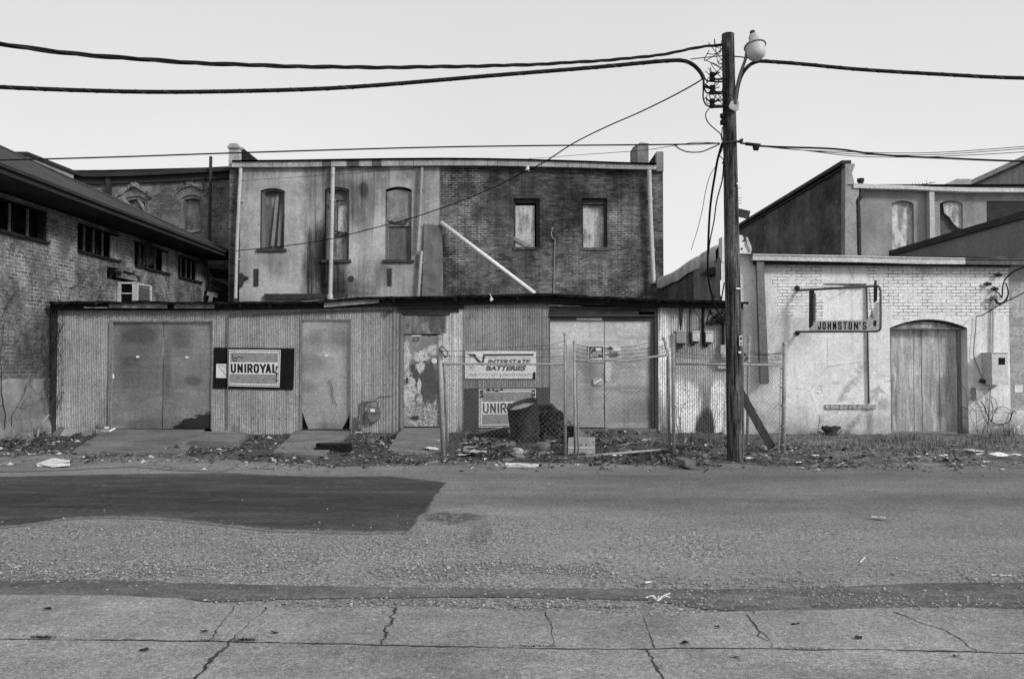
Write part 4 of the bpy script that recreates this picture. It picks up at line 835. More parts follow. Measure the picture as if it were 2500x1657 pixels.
# windows
def stucco_window(h, kind):
    fr_ = fs; mb = MB(); a, b_, c, d, ri = h
    slab(mb, fr_, a + .01, a + .10, c, d + .02, .12, .25); slab(mb, fr_, b_ - .09, b_ - .01, c, d + .02, .14, .25)
    for p, q in zip(arc(a, b_, d, ri, 8), arc(a, b_, d, ri, 8)[1:]): mb.hexa([fr_(p[0], p[1] - .07, .10), fr_(q[0], q[1] - .07, .10), fr_(q[0], q[1] - .005, .10), fr_(p[0], p[1] - .005, .10)], [fr_(p[0], p[1] - .07, .25), fr_(q[0], q[1] - .07, .25), fr_(q[0], q[1] - .005, .25), fr_(p[0], p[1] - .005, .25)])
    w_ = mb.build('window', M['frame_grey'], D)
    mb = MB(); slab(mb, fr_, a - .08, b_ + .08, c - .09, c - .002, -.07, .24); mb.build('sill', M['frame_dark'], w_)
    mb = MB()
    if kind == 0:
        slab(mb, fr_, a + .1, b_ - .09, c, d + ri, .25, .28); mb.build('board', M['ply_dark'], w_)
        mb = MB(); slab(mb, fr_, a + .26, a + .5, d - .52, d - .12, .243, .249); slab(mb, fr_, a + .12, a + .2, d - .5, d - .1, .243, .249); mb.build('scuffed_patch', M['ply'], w_)
        mb = MB(); mb.bar(PY(665, 600, YM + .10), PY(678, 476, YM + .16), .10, .03, (0, 1, 0)); mb.bar(PY(681, 602, YM + .12), PY(688, 500, YM + .16), .11, .03, (0, 1, 0)); mb.build('loose_board', M['grey_board_v'], w_)
    elif kind == 1:
        slab(mb, fr_, a + .08, b_ - .08, c, d + ri, .25, .28); mb.build('board', M['ply'], w_)
        mb = MB(); slab(mb, fr_, a + .08, b_ - .08, d - .30, d + .02, .20, .246); mb.build('transom', M['ply_dark'], w_)
        mb = MB(); slab(mb, fr_, sx(821), sx(846), sz(565), sz(500), .20, .245)
        mb.build('pale_panel', M['ply_pale'], w_)
        mb = MB(); slab(mb, fr_, sx(793), sx(815), sz(555), sz(500), .20, .245); slab(mb, fr_, sx(793), sx(808), sz(632), sz(560), .20, .245); mb.build('panel', M['ply_dark'], w_)
        mb = MB(); mb.bar(PY(812, 562, YM + .1), PY(848, 573, YM + .1), .07, .04, (0, 1, 0)); mb.build('meeting_rail', M['frame_dark'], w_)
    else:
        slab(mb, fr_, a + .02, b_ - .02, sz(552), d + ri, .10, .14); mb.build('upper_board', stucco_mat('grubby_board', .24, [], [], .5, 2.0), w_)
        mb = MB(); slab(mb, fr_, a + .02, b_ - .02, c, sz(540), .16, .19); mb.build('lower_board', M['ply_dark'], w_)
        mb = MB(); pts = [(942, 534), (950, 540), (958, 538), (966, 545), (978, 538), (985, 545), (992, 532), (998, 535), (996, 540), (986, 552), (974, 548), (962, 548), (950, 544)]; mb.prism([PY(x, y, YM + .03) for x, y in pts], (0, .02, 0)); mb.build('broken_edge', M['frame_dark'], w_)
for k, h in enumerate(sw): stucco_window(h, k)
for k, h in enumerate(bw_holes):
    fr_ = fm; a, b_, c, d = h; mb = MB(); slab(mb, fr_, a, a + .06, c, d, .16, .27); slab(mb, fr_, b_ - .10, b_, c, d, .14, .27); slab(mb, fr_, a + .06, b_ - .1, d - .12, d, .15, .27)
    if k: slab(mb, fr_, a + .03, b_ - .12, d - .18, d - .13, .08, .26)
    w_ = mb.build('window', M['frame_dark'], D)
    mb = MB(); slab(mb, fr_, a + .06, b_ - (.16 if k == 0 else .1), c, d - (.2 if k == 0 else .19), .20, .23); mb.build('board', M['ply_pale'], w_)
    mb = MB(); slab(mb, fr_, a - .02, b_ + .02, c - .1, c - .003, -.03, .25); mb.build('sill', M['brick_main'], w_)
    if k == 0: mb = MB(); mb.prism([PY(1254, 576, YM + .15), PY(1296, 598, YM + .15), PY(1284, 602, YM + .15), PY(1254, 585, YM + .15)], (0, .04, 0)); mb.build('loose_board', M['grey_board'], w_)
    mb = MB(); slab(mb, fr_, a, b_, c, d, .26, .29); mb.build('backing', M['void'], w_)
# roof edge, gutter, parapets, chimney
mb = MB(); gp = [(566, 395, 408), (700, 394, 408), (815, 392, 406), (940, 390, 405), (1080, 389, 404), (1190, 390, 404), (1290, 392, 406), (1420, 396, 409), (1500, 399, 412), (1603, 402, 414)]
dks = []; runs_ = [None]; rf = MB()
for k, ((a, t, b0), (c, t2, b1)) in enumerate(zip(gp, gp[1:])):
    y_ = YM - .2
    n_ = 4
    for i in range(n_):
        f0, f1 = i / n_, (i + 1) / n_ - .006; X0, X1 = a + (c - a) * f0, a + (c - a) * f1; T0, T1 = t + (t2 - t) * f0, t + (t2 - t) * f1; B0, B1 = b0 + (b1 - b0) * f0, b0 + (b1 - b0) * f1
        tgt = MB() if (k, i) in ((1, 3), (2, 1), (2, 3)) else mb
        if (k, i) in ((1, 3), (2, 3)): X1 = X0 + 22
        tgt.hexa([PY(X0, B0, y_), PY(X1, B1, y_), PY(X1, T1, y_), PY(X0, T0, y_)], [PY(X0, B0, y_) + Vector((0, .15, 0)), PY(X1, B1, y_) + Vector((0, .15, 0)), PY(X1, T1, y_) + Vector((0, .15, 0)), PY(X0, T0, y_) + Vector((0, .15, 0))])
        if tgt is not mb: dks.append(tgt)
        if tgt is not mb: runs_.append(mb); mb = MB()
        if tgt is not runs_[-1] and mb.v == [] and tgt in dks: mb.hexa([PY(X1 + .2, B0, y_), PY(a + (c - a) * (i + 1) / n_, B1, y_), PY(a + (c - a) * (i + 1) / n_, T1, y_), PY(X1 + .2, T0, y_)], [PY(X1 + .2, B0, y_) + Vector((0, .15, 0)), PY(a + (c - a) * (i + 1) / n_, B1, y_) + Vector((0, .15, 0)), PY(a + (c - a) * (i + 1) / n_, T1, y_) + Vector((0, .15, 0)), PY(X1 + .2, T0, y_) + Vector((0, .15, 0))])
    rf.hexa([PY(a, t - .5, YM - .25), PY(c, t2 - .5, YM - .25), PY(c, t2 - 4, YM - .25), PY(a, t - 4, YM - .25)], [PY(a, t - .5, YM - .25) + Vector((0, 13, .5)), PY(c, t2 - .5, YM - .25) + Vector((0, 13, .5)), PY(c, t2 - 4, YM - .25) + Vector((0, 13, .5)), PY(a, t - 4, YM - .25) + Vector((0, 13, .5))])
runs_.append(mb)
for r_ in runs_[1:]: gt = r_.build('gutter', M['gutter'], D)
for r_ in dks: r_.build('rust_patch', M['gutter_stain'], gt); rf.build('roof', M['tar'], D)
for (xa_, xb_, yt_, yb_) in ((556, 582, 364, 410), (1604, 1621, 372, 420)):
    mb = MB(); a, b_ = sx(xa_), sx(xb_); zt2, zb2 = sz(yt_), sz(yb_)
    mb.hexa([(a, YM - .1, zb2), (b_, YM - .1, zb2), (b_, YM - .1, zt2), (a, YM - .1, zt2)], [(a, YM + .1, zb2), (b_, YM + .1, zb2), (b_, YM + .1, zt2), (a, YM + .1, zt2)])
    if xa_ < 600: mb.prism([(a - .03, YM - .16, zt2), (b_ + .03, YM - .16, zt2), (b_ + .03, YM - .16, zt2 + .05), (b_ - .06, YM - .16, zt2 + .14), (a + .06, YM - .16, zt2 + .14), (a - .03, YM - .16, zt2 + .05)], (0, .3, 0))
    pw = mb.build('parapet', stucco_mat('parapet_render', .50 if xa_ < 600 else .24, [], [], .35, 2.0), D)
    mb = MB(); mb.hexa([(a, YM + .1, zb2), (b_, YM + .1, zb2), (b_, YM + .1, zt2 + (.1 if xa_ < 600 else 0)), (a, YM + .1, zt2 + (.1 if xa_ < 600 else 0))], [(a, YM + 13, zb2), (b_, YM + 13, zb2), (b_, YM + 13, zt2 + .1), (a, YM + 13, zt2 + .1)]); mb.build('parapet_return', M['tar'], pw)
mb = MB(); yc = 30.0; a, b_ = UX(1559, yc), UX(1586, yc); mb.prism([(a, yc, 7), (b_, yc, 7), (b_, yc, VZ(350, yc)), (a + .1, yc, VZ(348, yc)), (a, yc, VZ(352, yc))], (0, .9, 0)); mb.hexa([(a - .15, yc + .25, 7), (a, yc, 7), (a, yc, VZ(352, yc)), (a - .15, yc + .25, VZ(356, yc))], [(a - .15, yc + .9, 7), (a, yc + .9, 7), (a, yc + .9, VZ(352, yc)), (a - .15, yc + .9, VZ(356, yc))]); mb.build('chimney', stucco_mat('chimney_render', .19, [], [], .35, 1.5), D)
for pts, r, m_ in (([(588, 411), (583, 500), (578, 620), (575, 728)], .055, 'pipe'), ([(813, 409), (811, 500), (809, 600), (806, 724)], .065, 'pipe'), ([(1030, 409), (1026, 500), (1020, 613)], .05, 'gutter'), ([(1029, 613), (1025, 670), (1021, 724)], .05, 'gutter'), ([(1585, 416), (1588, 520), (1592, 610), (1596, 692)], .07, 'pipe')):
    mb = MB(); mb.tube(spline([PY(x, y, YM - .18) for x, y in pts], 6), r, 10)
    if pts[0][0] == 813: mb.lathe(PY(806, 724, YM - .18) + Vector((0, 0, -.08)), (0, 0, 1), [(0, .0), (0, .1), (.12, .1), (.15, .07), (.15, 0)], 12)
    for t in (.25, .7):
        q = PY(pts[0][0] + (pts[-1][0] - pts[0][0]) * t, pts[0][1] + (pts[-1][1] - pts[0][1]) * t, YM - .18); mb.box(q.x - r - .02, q.x + r + .02, YM - .19, YM - .04, q.z - .02, q.z + .02)
    mb.build('downspout', M[m_], D)
for (x0, x1, ya_, yb_) in ((620, 631, 657, 699), (946, 956, 656, 698)): mb = MB(); slab(mb, fs, sx(x0), sx(x1), sz(yb_), sz(ya_), -.03, .01); mb.build('anchor_plate', M['iron'], D)
mb = MB(); mb.lathe(PY(857, 680, YM - .08), (0, 1, 0), [(0, 0), (0, .095), (.04, .1), (.05, .1)], 16); mb.build('anchor_disc', M['iron'], D)
mb = MB(); mb.prism([PY(x, y, YM - .16) for x, y in ((582, 668), (590, 666), (594, 672), (604, 675), (605, 680), (594, 680), (592, 692), (588, 700), (582, 696))], (0, .1, 0)); mb.build('broken_bracket', M['iron'], D)
mb = MB(); slab(mb, fs, sx(648), sx(850), sz(731), sz(718), -.12, -.01); mb.build('flashing', M['iron'], D)
mb = MB(); mb.tube([PY(1352, 724, YM - .03), PY(1353, 640, YM - .03), PY(1355, 585, YM - .03)], .014, 6); mb.tube(spline([PY(1355, 585, YM - .03), PY(1348, 578, YM - .07), PY(1346, 566, YM - .05), PY(1352, 556, YM - .06), PY(1344, 560, YM - .04)], 4), .012, 5); mb.build('conduit', M['gutter'], D)
mb = MB(); mb.lathe(PY(1288, 413, YM - .3), (0, 0, -1), [(-.1, 0), (-.1, .05), (0, .06), (.03, .07), (.07, .05), (.08, 0)], 10); mb.build('bulb', M['white_dirty'], D)
# lean-to remains between warehouse and main building
lt = thing('collapsed_lean_to', 'collapsed dark lean-to roof wedged beside the grey rendered wall', 'lean-to', (-9.2, 26, 3))
mb = MB(); mb.prism([PY(507, 655, 26.6), PY(572, 658, 26.6), PY(572, 680, 26.6), PY(520, 676, 26.6)], (0, .4, 0)); mb.prism([PY(505, 690, 26.3), PY(520, 682, 26.3), PY(566, 706, 26.3), PY(566, 716, 26.3)], (0, .5, 0)); mb.prism([PY(505, 700, 26.2), PY(560, 712, 26.2), PY(572, 735, 26.2), PY(505, 740, 26.2)], (0, .3, 0)); mb.build('roof', M['tar'], lt)
mb = MB(); mb.prism([PY(510, 676, 26.95), PY(574, 680, 26.95), PY(574, 735, 26.95), PY(510, 735, 26.95)], (0, .04, 0)); mb.build('wall', M['side_plaster'], lt)
mb = MB(); mb.bar(PY(506, 716, 26.1), PY(532, 722, 26.1), .14, .03, (0, 1, 0)); mb.bar(PY(512, 738, 26.1), PY(516, 724, 26.1), .12, .03, (0, 1, 0)); mb.build('broken_board', M['grey_board'], lt)

# ---------------------------------------------------------------- corrugated shed
S = thing('corrugated_shed', 'low corrugated iron shed with ragged tar roof and big sheet doors', 'shed', (-2.5, YS, 0))
fsd = front(YS)
def corr(mb, x0, x1, yt0, yt1, yb, Y=YS, pitch=.038, amp=.0095, mi=0, yb1=None):
    a, b = UX(x0, Y), UX(x1, Y); n = max(6, int((b - a) / pitch * 6)); top, mid, bot = [], [], []
    yb1 = yb if yb1 is None else yb1
    for i in range(n + 1):
        t = i / n; x = a + (b - a) * t; ph = (x / pitch) * 2 * math.pi; am = amp * (.75 + .5 * mnoise.noise(Vector((x * 2.2, 4, 0))))
        w = 0.006 * mnoise.noise(Vector((x * 1.5, 9, 0)))
        y = Y - am * math.sin(ph) + w
        top.append((x, y, VZ(yt0 + (yt1 - yt0) * t, Y))); mid.append((x, y + .008 * mnoise.noise(Vector((x * 2, 7, 3))), 1.2)); zb_ = VZ(yb + (yb1 - yb) * t, Y); bot.append((x, y + .012 * mnoise.noise(Vector((x * 5, 2, 3))), max(-.05, zb_ + .02 * mnoise.noise(Vector((x * 9, 2, 3))))))
    if bot[0][2] < 1.1 < 1.3 < top[0][2]: mb.grid([top, mid, bot], mi)
    else: mb.grid([top, bot], mi)
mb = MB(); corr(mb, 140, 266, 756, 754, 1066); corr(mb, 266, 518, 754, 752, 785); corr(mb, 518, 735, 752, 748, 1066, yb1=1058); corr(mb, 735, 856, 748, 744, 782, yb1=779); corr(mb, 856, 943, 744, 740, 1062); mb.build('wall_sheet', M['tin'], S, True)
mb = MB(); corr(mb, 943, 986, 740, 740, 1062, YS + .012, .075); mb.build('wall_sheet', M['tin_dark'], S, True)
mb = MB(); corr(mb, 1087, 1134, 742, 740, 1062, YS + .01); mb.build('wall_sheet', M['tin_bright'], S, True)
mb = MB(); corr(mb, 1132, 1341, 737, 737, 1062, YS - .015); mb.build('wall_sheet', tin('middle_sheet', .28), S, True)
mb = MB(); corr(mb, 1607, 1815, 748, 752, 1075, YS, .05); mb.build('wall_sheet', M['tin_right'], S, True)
mb = MB(); mb.box(XL + .05, UX(140, YS), YS + .02, YS + .06, 0, VZ(757, YS)); mb.build('corner_board', M['frame_dark'], S)
mb = MB(); mb.box(XL + .1, UX(1815, YS) - .4, YS + .5, 23.9, -.1, 2.75); mb.box(UX(143, YS), UX(985, YS), YS + .3, YS + .5, 0, 2.7); mb.build('inner_wall', M['void'], S)
mb = MB(); mb.box(UX(1806, YS), UX(1815, YS), YS + .01, YS + .3, 0, VZ(752, YS)); mb.bar(PY(1813, 752, YS - .03), PY(1812, 1060, YS - .03), .07, .04, (0, 1, 0)); mb.build('end_board', M['grey_board_v'], S)

def leaf_door(x0, x1, yt, yb, m_, w0=.05, name='door', cut=None, cutm=None):
    mb = MB(); a, b = UX(x0, YS), UX(x1, YS); z0_, z1_ = VZ(yb, YS), VZ(yt, YS); nx_, nz_ = 10, 16
    mb.grid([[(a + (b - a) * i / nx_, YS + w0 - .022 * mnoise.noise(Vector((a + i * .22, j * .3, w0 * 9))), z0_ + (z1_ - z0_) * j / nz_) for i in range(nx_ + 1)] for j in range(nz_ + 1)])
    mb.hexa([(a, YS + w0 + .02, z0_), (b, YS + w0 + .02, z0_), (b, YS + w0 + .02, z1_), (a, YS + w0 + .02, z1_)], [(a, YS + w0 + .06, z0_), (b, YS + w0 + .06, z0_), (b, YS + w0 + .06, z1_), (a, YS + w0 + .06, z1_)])
    return mb.build(name, m_, S, True)
d1 = leaf_door(275, 395.5, 783, 1046, M['door_a']); d2 = leaf_door(397, 517, 784, 1046, M['door_a'])
d3 = leaf_door(737, 855, 780, 1047, M['door_b']); d4 = leaf_door(1343, 1475.5, 782, 1043, M['door_c']); d5 = leaf_door(1477, 1600, 784, 1045, M['door_c'])
mb = MB(); slab(mb, fsd, hx(735), hx(858), hz(1053), hz(1048), -.02, .1); mb.build('threshold', M['frame_dark'], d3)
for d_, (x, y) in ((d1, (335, 871)), (d2, (455, 872)), (d3, (796, 868))):
    mb = MB(); slab(mb, fsd, hx(x - 4), hx(x + 4), hz(y + 2.6), hz(y - 2.6), .022, .030); mb.build('sticker', M['white'], d_)
mb = MB(); mb.prism([PY(x, y, YS + .015) for x, y in ((272, 913), (277, 911), (279, 922), (276, 925), (272, 922))], (0, .01, 0)); mb.build('hasp', M['white'], d1)
for (xa_, xb_, seed) in ((739, 752, 1), (853, 836, 2)):
    mb = MB(); s_ = 1 if xb_ > xa_ else -1; mb.prism([PY(xa_, 1008, YS + .025), PY(xa_ + s_ * 3, 1020, YS + .025), PY(xb_, 1046, YS + .025), PY(xa_, 1046, YS + .025)], (0, .02, 0)); mb.build('rotted_corner', M['void'], d3)
mb = MB(); pts = spline([PY(x, y, YS + .02) for x, y in ((812, 985), (811, 970), (807, 945), (801, 935), (803, 930), (808, 934), (811, 945), (812, 960), (816, 975), (822, 992))], 5); mb.tube(pts, .006, 4); mb.build('scrawl', M['ink_mid'], d3)
# frames and headers
mb = MB(); slab(mb, fsd, hx(267), hx(275), hz(1050), hz(786), -.03, .08); slab(mb, fsd, hx(517), hx(520), hz(1048), hz(786), -.01, .08); slab(mb, fsd, hx(268), hx(518), hz(786), hz(782), -.02, .06); mb.build('door_frame', M['grey_board_v'], S)
mb = MB(); slab(mb, fsd, hx(733), hx(737), hz(1050), hz(782), -.02, .08); slab(mb, fsd, hx(855), hx(858), hz(1052), hz(780), -.02, .08); slab(mb, fsd, hx(735), hx(857), hz(782), hz(779), -.02, .06); mb.build('door_frame', M['grey_board_v'], S)
mb = MB(); slab(mb, fsd, hx(1598), hx(1606), hz(1062), hz(752), -.02, .1); slab(mb, fsd, hx(1590), hx(1597), hz(1046), hz(778), .0, .045); mb.build('door_frame', M['frame_dark'], S)
mb = MB()
for (x0, x1, y0_, y1_, d_) in ((1341, 1597, 748, 757, -.015), (1341, 1560, 758, 768, -.03), (1563, 1607, 746, 761, -.04), (1341, 1604, 768, 773, -.045), (1341, 1596, 774, 783, .01)):
    slab(mb, fsd, hx(x0), hx(x1), hz(y1_), hz(y0_), d_, .09)
mb.build('header', M['dark_board'], S)
mb = MB(); slab(mb, fsd, hx(1408), hx(1470), hz(782), hz(775), .002, .008); mb.build('worn_board', M['grey_board'], S)
# little door with plywood transom
mb = MB()
for (x0, x1, y0_, y1_, d_) in ((970, 1132, 745, 754, -.05), (972, 1120, 754, 762, -.03), (980, 1098, 762, 769, -.02)): slab(mb, fsd, hx(x0), hx(x1), hz(y1_), hz(y0_), d_, .1)
mb.build('header', M['dark_board'], S)
mb = MB(); slab(mb, fsd, hx(983), hx(1089), hz(815), hz(767), .01, .05); mb.build('transom_board', M['ply'], S)
pd = leaf_door(984, 1075, 818, 1041, M['peeled'], .05)
mb = MB(); slab(mb, fsd, hx(978), hx(984), hz(1046), hz(765), -.02, .1); slab(mb, fsd, hx(1075), hx(1081), hz(1046), hz(815), -.02, .1); mb.build('door_frame', M['grey_board_v'], S)
mb = MB(); slab(mb, fsd, hx(1081), hx(1090), hz(960), hz(814), .0, .05); mb.build('pale_strip', M['white_dirty'], S)
mb = MB(); mb.lathe(PY(1060, 881, YS + .03), (0, -1, 0), [(0, 0), (0, .062), (.012, .06), (.02, .04), (.022, 0)], 18); mb.build('lock_plate', M['white'], pd)
mb = MB(); slab(mb, fsd, hx(992), hx(996), hz(935), hz(921), .0, .03); mb.build('handle', M['iron'], pd)
lettering('R.F', (PY(1008, 834, YS + .024), PY(1024, 834, YS + .024), PY(1008, 826, YS + .024)), M['ink_mid'], pd, 0, .02)
mb = MB(); slab(mb, fsd, hx(1004), hx(1028), hz(821), hz(818), .022, .028); mb.build('torn_label', M['paper'], pd)
mb = MB(); slab(mb, fsd, hx(1341), hx(1600), hz(1058), hz(1046), -.04, .12); slab(mb, fsd, hx(1552), hx(1600), hz(1062), hz(1052), -.06, -.041); mb.build('threshold', M['ramp'], S)
# roof: dark tar roof with ragged drip edge, and fascia boards
rp = [(118, 736), (200, 735), (300, 736), (340, 733), (420, 737), (500, 737), (600, 736), (690, 736), (760, 735), (800, 731), (870, 725), (1000, 723), (1100, 722), (1200, 719), (1310, 716), (1345, 716), (1420, 721), (1560, 728), (1660, 731), (1760, 733), (1828, 737)]
ye = YS - .32
def rpz(x):
    for (a, ya), (c, yc) in zip(rp, rp[1:]):
        if a <= x <= c: return ya + (yc - ya) * (x - a) / (c - a)
    return rp[-1][1]
mb = MB(); fr_, bk, ft = [], [], []; n_ = 240
for i in range(n_ + 1):
    x = 118 + (1828 - 118) * i / n_; y = rpz(x) + 1.6 * mnoise.noise(Vector((x * .03, 1, 2))) + 1.2 * mnoise.noise(Vector((x * .12, 4, 2))); p_ = PY(x, y, ye + .05 * mnoise.noise(Vector((x * .05, 8, 1))))
    fr_.append(p_); bk.append(Vector((max(XL + .03, min(4.5, p_.x)), 25.3, p_.z + .38))); ft.append(p_ - Vector((0, -.03, .05 + .035 * mnoise.noise(Vector((x * .08, 9, 2))))))
mb.grid([bk, fr_, ft]); mb.build('roof', M['tar'], S)
mb = MB(); fl = [(122, 757), (500, 757), (760, 753), (900, 748), (1100, 744), (1300, 740), (1345, 741), (1560, 748), (1815, 753)]
for (a, ya), (c, yc) in zip(fl, fl[1:]):
    k = 4
    for i in range(k):
        x0, x1 = a + (c - a) * i / k, a + (c - a) * (i + 1) / k; b0, b1 = ya + (yc - ya) * i / k, ya + (yc - ya) * (i + 1) / k
        t0, t1 = rpz(x0) + 4, rpz(x1) + 4
        mb.hexa([PY(x0, b0, YS - .14), PY(x1, b1, YS - .14), PY(x1, t1, YS - .14), PY(x0, t0, YS - .14)], [PY(x0, b0, YS - .14) + Vector((0, .12, 0)), PY(x1, b1, YS - .14) + Vector((0, .12, 0)), PY(x1, t1, YS - .14) + Vector((0, .12, 0)), PY(x0, t0, YS - .14) + Vector((0, .12, 0))])
mb.build('fascia', M['tar'], S)
for k, q in enumerate((((266, 739), (408, 741), (408, 752), (266, 751)), ((425, 741), (523, 739), (523, 752), (425, 752)), ((791, 739), (925, 728), (925, 739), (791, 750)), ((205, 749), (262, 750), (262, 752), (205, 752)))):
    mb = MB(); mb.prism([PY(x, y, YS - .20 - k * .004) for x, y in q], (0, .03, 0)); mb.build('loose_fascia_board', M['grey_board'], S)
for x in (588, 660, 960, 1110, 1260, 1480): mb = MB(); mb.box(hx(x), hx(x) + .06, YS - .17, YS - .141, VZ(rpz(x) + 16, YS), VZ(rpz(x) + 6, YS)); mb.build('rafter_end', M['frame_dark'], S)
mb = MB(); mb.prism([PY(690, 737.5, 18.6), PY(850, 733, 18.6), PY(850, 726, 18.6), PY(800, 731, 18.6)], (0, .04, 0)); mb.build('loose_roof_sheet', M['gutter'], S)
mb = MB(); mb.tube(spline([PY(1195, 717, YS - .37), PY(1204, 732, YS - .36), PY(1198, 726, YS - .36)], 4), .008, 5); mb.lathe(PY(1199, 727, YS - .38), (0, 0, -1), [(0, 0), (0, .025), (.06, .028), (.075, .015), (.08, 0)], 10); mb.build('bare_bulb', M['white'], S)
# conduit with junction box
mb = MB(); mb.tube(spline([PY(556, 1045, YS - .05), PY(556, 900, YS - .06), PY(557, 790, YS - .06), PY(559, 772, YS - .06), PY(570, 768, YS - .06), PY(640, 766, YS - .06), PY(800, 760, YS - .06), PY(945, 755, YS - .06)], 4), .013, 6); mb.build('conduit', M['cable_grey'], S)
mb = MB(); mb.lathe(PY(953, 757, YS - .0), (0, -1, 0), [(0, 0), (0, .055), (.08, .055), (.12, .07), (.13, .03), (.13, 0)], 12); mb.tube([PY(950, 757, YS - .1), PY(950, 740, YS - .1)], .012, 5); mb.build('lamp_socket', M['iron'], S)

# white pipe lying against the brick wall, its foot on the shed roof
mb = MB(); pa, pb = PY(1077, 543, YM - .14), PY(1305, 716, 24.0); mb.tube([pa, pb], .066, 12)
tag(mb.build('loose_pipe', M['white'], None, True), 'loose white pipe leaning aslant against the dark brick wall', 'pipe')

# ---------------------------------------------------------------- signs on the shed
t = thing('wall_sign', 'black board with white framed lettered panel and blank white square, between the sheet doors', 'sign', (hx(620), YS - .05, hz(949)))
YB_ = YS - .03
def q(x, y, Y=YB_): return PY(x, y, Y)
mb = MB(); mb.prism([q(520, 948), q(715, 951), q(719, 850), q(523, 848)], (0, .015, 0)); mb.build('board', M['black'], t)
def rect(mb, pts, Y, d=.004): mb.prism([q(x, y, Y) for x, y in pts], (0, d, 0))
mb = MB(); rect(mb, [(557, 942), (682, 945), (685, 854), (556, 853)], YB_ - .016, .015); mb.build('panel_rim', M['sign_white'], t)
mb = MB(); rect(mb, [(558.5, 940), (680, 942.5), (682.5, 856.5), (558, 855.5)], YB_ - .019, .002); mb.build('rim_line', M['ink'], t)
mb = MB(); rect(mb, [(559.5, 938.6), (679, 941), (681, 858), (559.5, 857)], YB_ - .022, .002); mb.build('panel', M['sign_white'], t)
mb = MB(); rect(mb, [(562, 883.5), (678, 884), (679, 861.5), (562, 860)], YB_ - .025, .002); rect(mb, [(560.5, 935), (677, 937), (678, 913.5), (561, 912.5)], YB_ - .025, .002); mb.build('panel_band', M['sign_grey'], t)
US = [(563, 576.5), (579.5, 593), (595.5, 602), (603.5, 617), (619, 632.5), (634, 649.5), (648.5, 662), (664.5, 675)]
block_letters('UNIROYAL', lambda x, y, e=0: q(x, y + (x - 563) * .006, YB_ - .024 - e), US, 887.6, 910, 4.9, M['ink'], t)
mb = MB(); rect(mb, [(527.5, 922), (553, 922.5), (553, 888), (528, 888)], YB_ - .004, .003); mb.build('blank_square', M['sign_white'], t)
mb = MB()
mb.tube(spline([q(x, y, YB_ - .028) for x, y in ((569, 864), (568, 870), (572, 874), (579, 873), (583, 871), (588, 872), (593, 874))], 5), .008, 4); mb.tube(spline([q(x, y, YB_ - .028) for x, y in ((568, 875), (570, 880), (575, 881), (580, 877))], 5), .008, 4)
mb.build('scrawl', M['ink'], t)
mb = MB(); mb.tube(spline([q(x, y, YB_ - .008) for x, y in ((534, 893), (540, 892), (549, 896), (555, 902))], 5), .004, 4); mb.tube(spline([q(x, y, YB_ - .008) for x, y in ((534, 895), (544, 906), (553, 916), (560, 917))], 5), .004, 4); mb.tube(spline([q(x, y, YB_ - .028) for x, y in ((563, 918), (567, 918), (571, 913))], 5), .004, 4); mb.build('scratch', M['ink_mid'], t)
rnd = random.Random(8)
for i in range(16):
    mb = MB(); y = rnd.uniform(892, 932); x = 677 + rnd.uniform(-3, 1.5) - (4 if 897 < y < 905 and rnd.random() < .5 else 0); r = rnd.uniform(.5, 1.8); rect(mb, [(x - r, y + r * 1.5), (x + r, y + r), (x + r * .8, y - r * 1.6), (x - r * .8, y - r)], YB_ - .029 - i * .0003, .002); mb.build('rust_chip', M['ink'], t)
# second black board, half hidden by the drum
t = thing('wall_sign', 'weathered black board with white framed lettered panel, low behind the rusty drum', 'sign', (hx(1235), YS - .05, hz(1052)))
mb = MB(); mb.prism([q(1132, 1052), q(1340, 1048), q(1341, 945), q(1134, 948)], (0, .014, 0)); mb.build('board', M['sign_dark'], t)
mb = MB(); rect(mb, [(1169, 1043), (1308, 1040), (1308, 949), (1169, 950)], YB_ - .016, .015); mb.build('panel_rim', M['sign_white'], t)
mb = MB(); rect(mb, [(1171.5, 1041), (1305, 1038), (1306, 951.5), (1171.5, 952)], YB_ - .019, .002); mb.build('rim_line', M['ink'], t)
mb = MB(); rect(mb, [(1173, 1039), (1303, 1036), (1304, 953), (1173, 954)], YB_ - .022, .002); mb.build('panel', M['sign_white'], t)
mb = MB(); rect(mb, [(1177, 980), (1299, 979), (1300, 956), (1177, 957)], YB_ - .025, .002); rect(mb, [(1177, 1036), (1299, 1033), (1300, 1010), (1177, 1011)], YB_ - .025, .002); mb.build('panel_band', M['sign_grey'], t)
block_letters('UNIROYAL', lambda x, y, e=0: q(x, y - (x - 1178) * .012, YB_ - .024 - e), [(1179 + (a - 563) * 1.06, 1179 + (b - 563) * 1.06) for a, b in US], 984.5, 1008.5, 4.0, M['ink_mid'], t)
rnd = random.Random(18)
for i in range(34):
    mb = MB()
    if i < 16: x, y = rnd.uniform(1186, 1226), 951.5 + rnd.uniform(-2, 3)
    elif i < 24: x, y = 1176 + rnd.uniform(-3, 2), rnd.uniform(951, 976)
    else: x, y = 1302 + rnd.uniform(-3, 3), rnd.uniform(952, 975)
    r = rnd.uniform(.8, 2.4); rect(mb, [(x - r * 1.6, y + r), (x + r * 1.4, y + r * .8), (x + r, y - r), (x - r, y - r * .9)], YB_ - .029 - i * .0003, .002); mb.build('rust_chip', M['ink'], t)
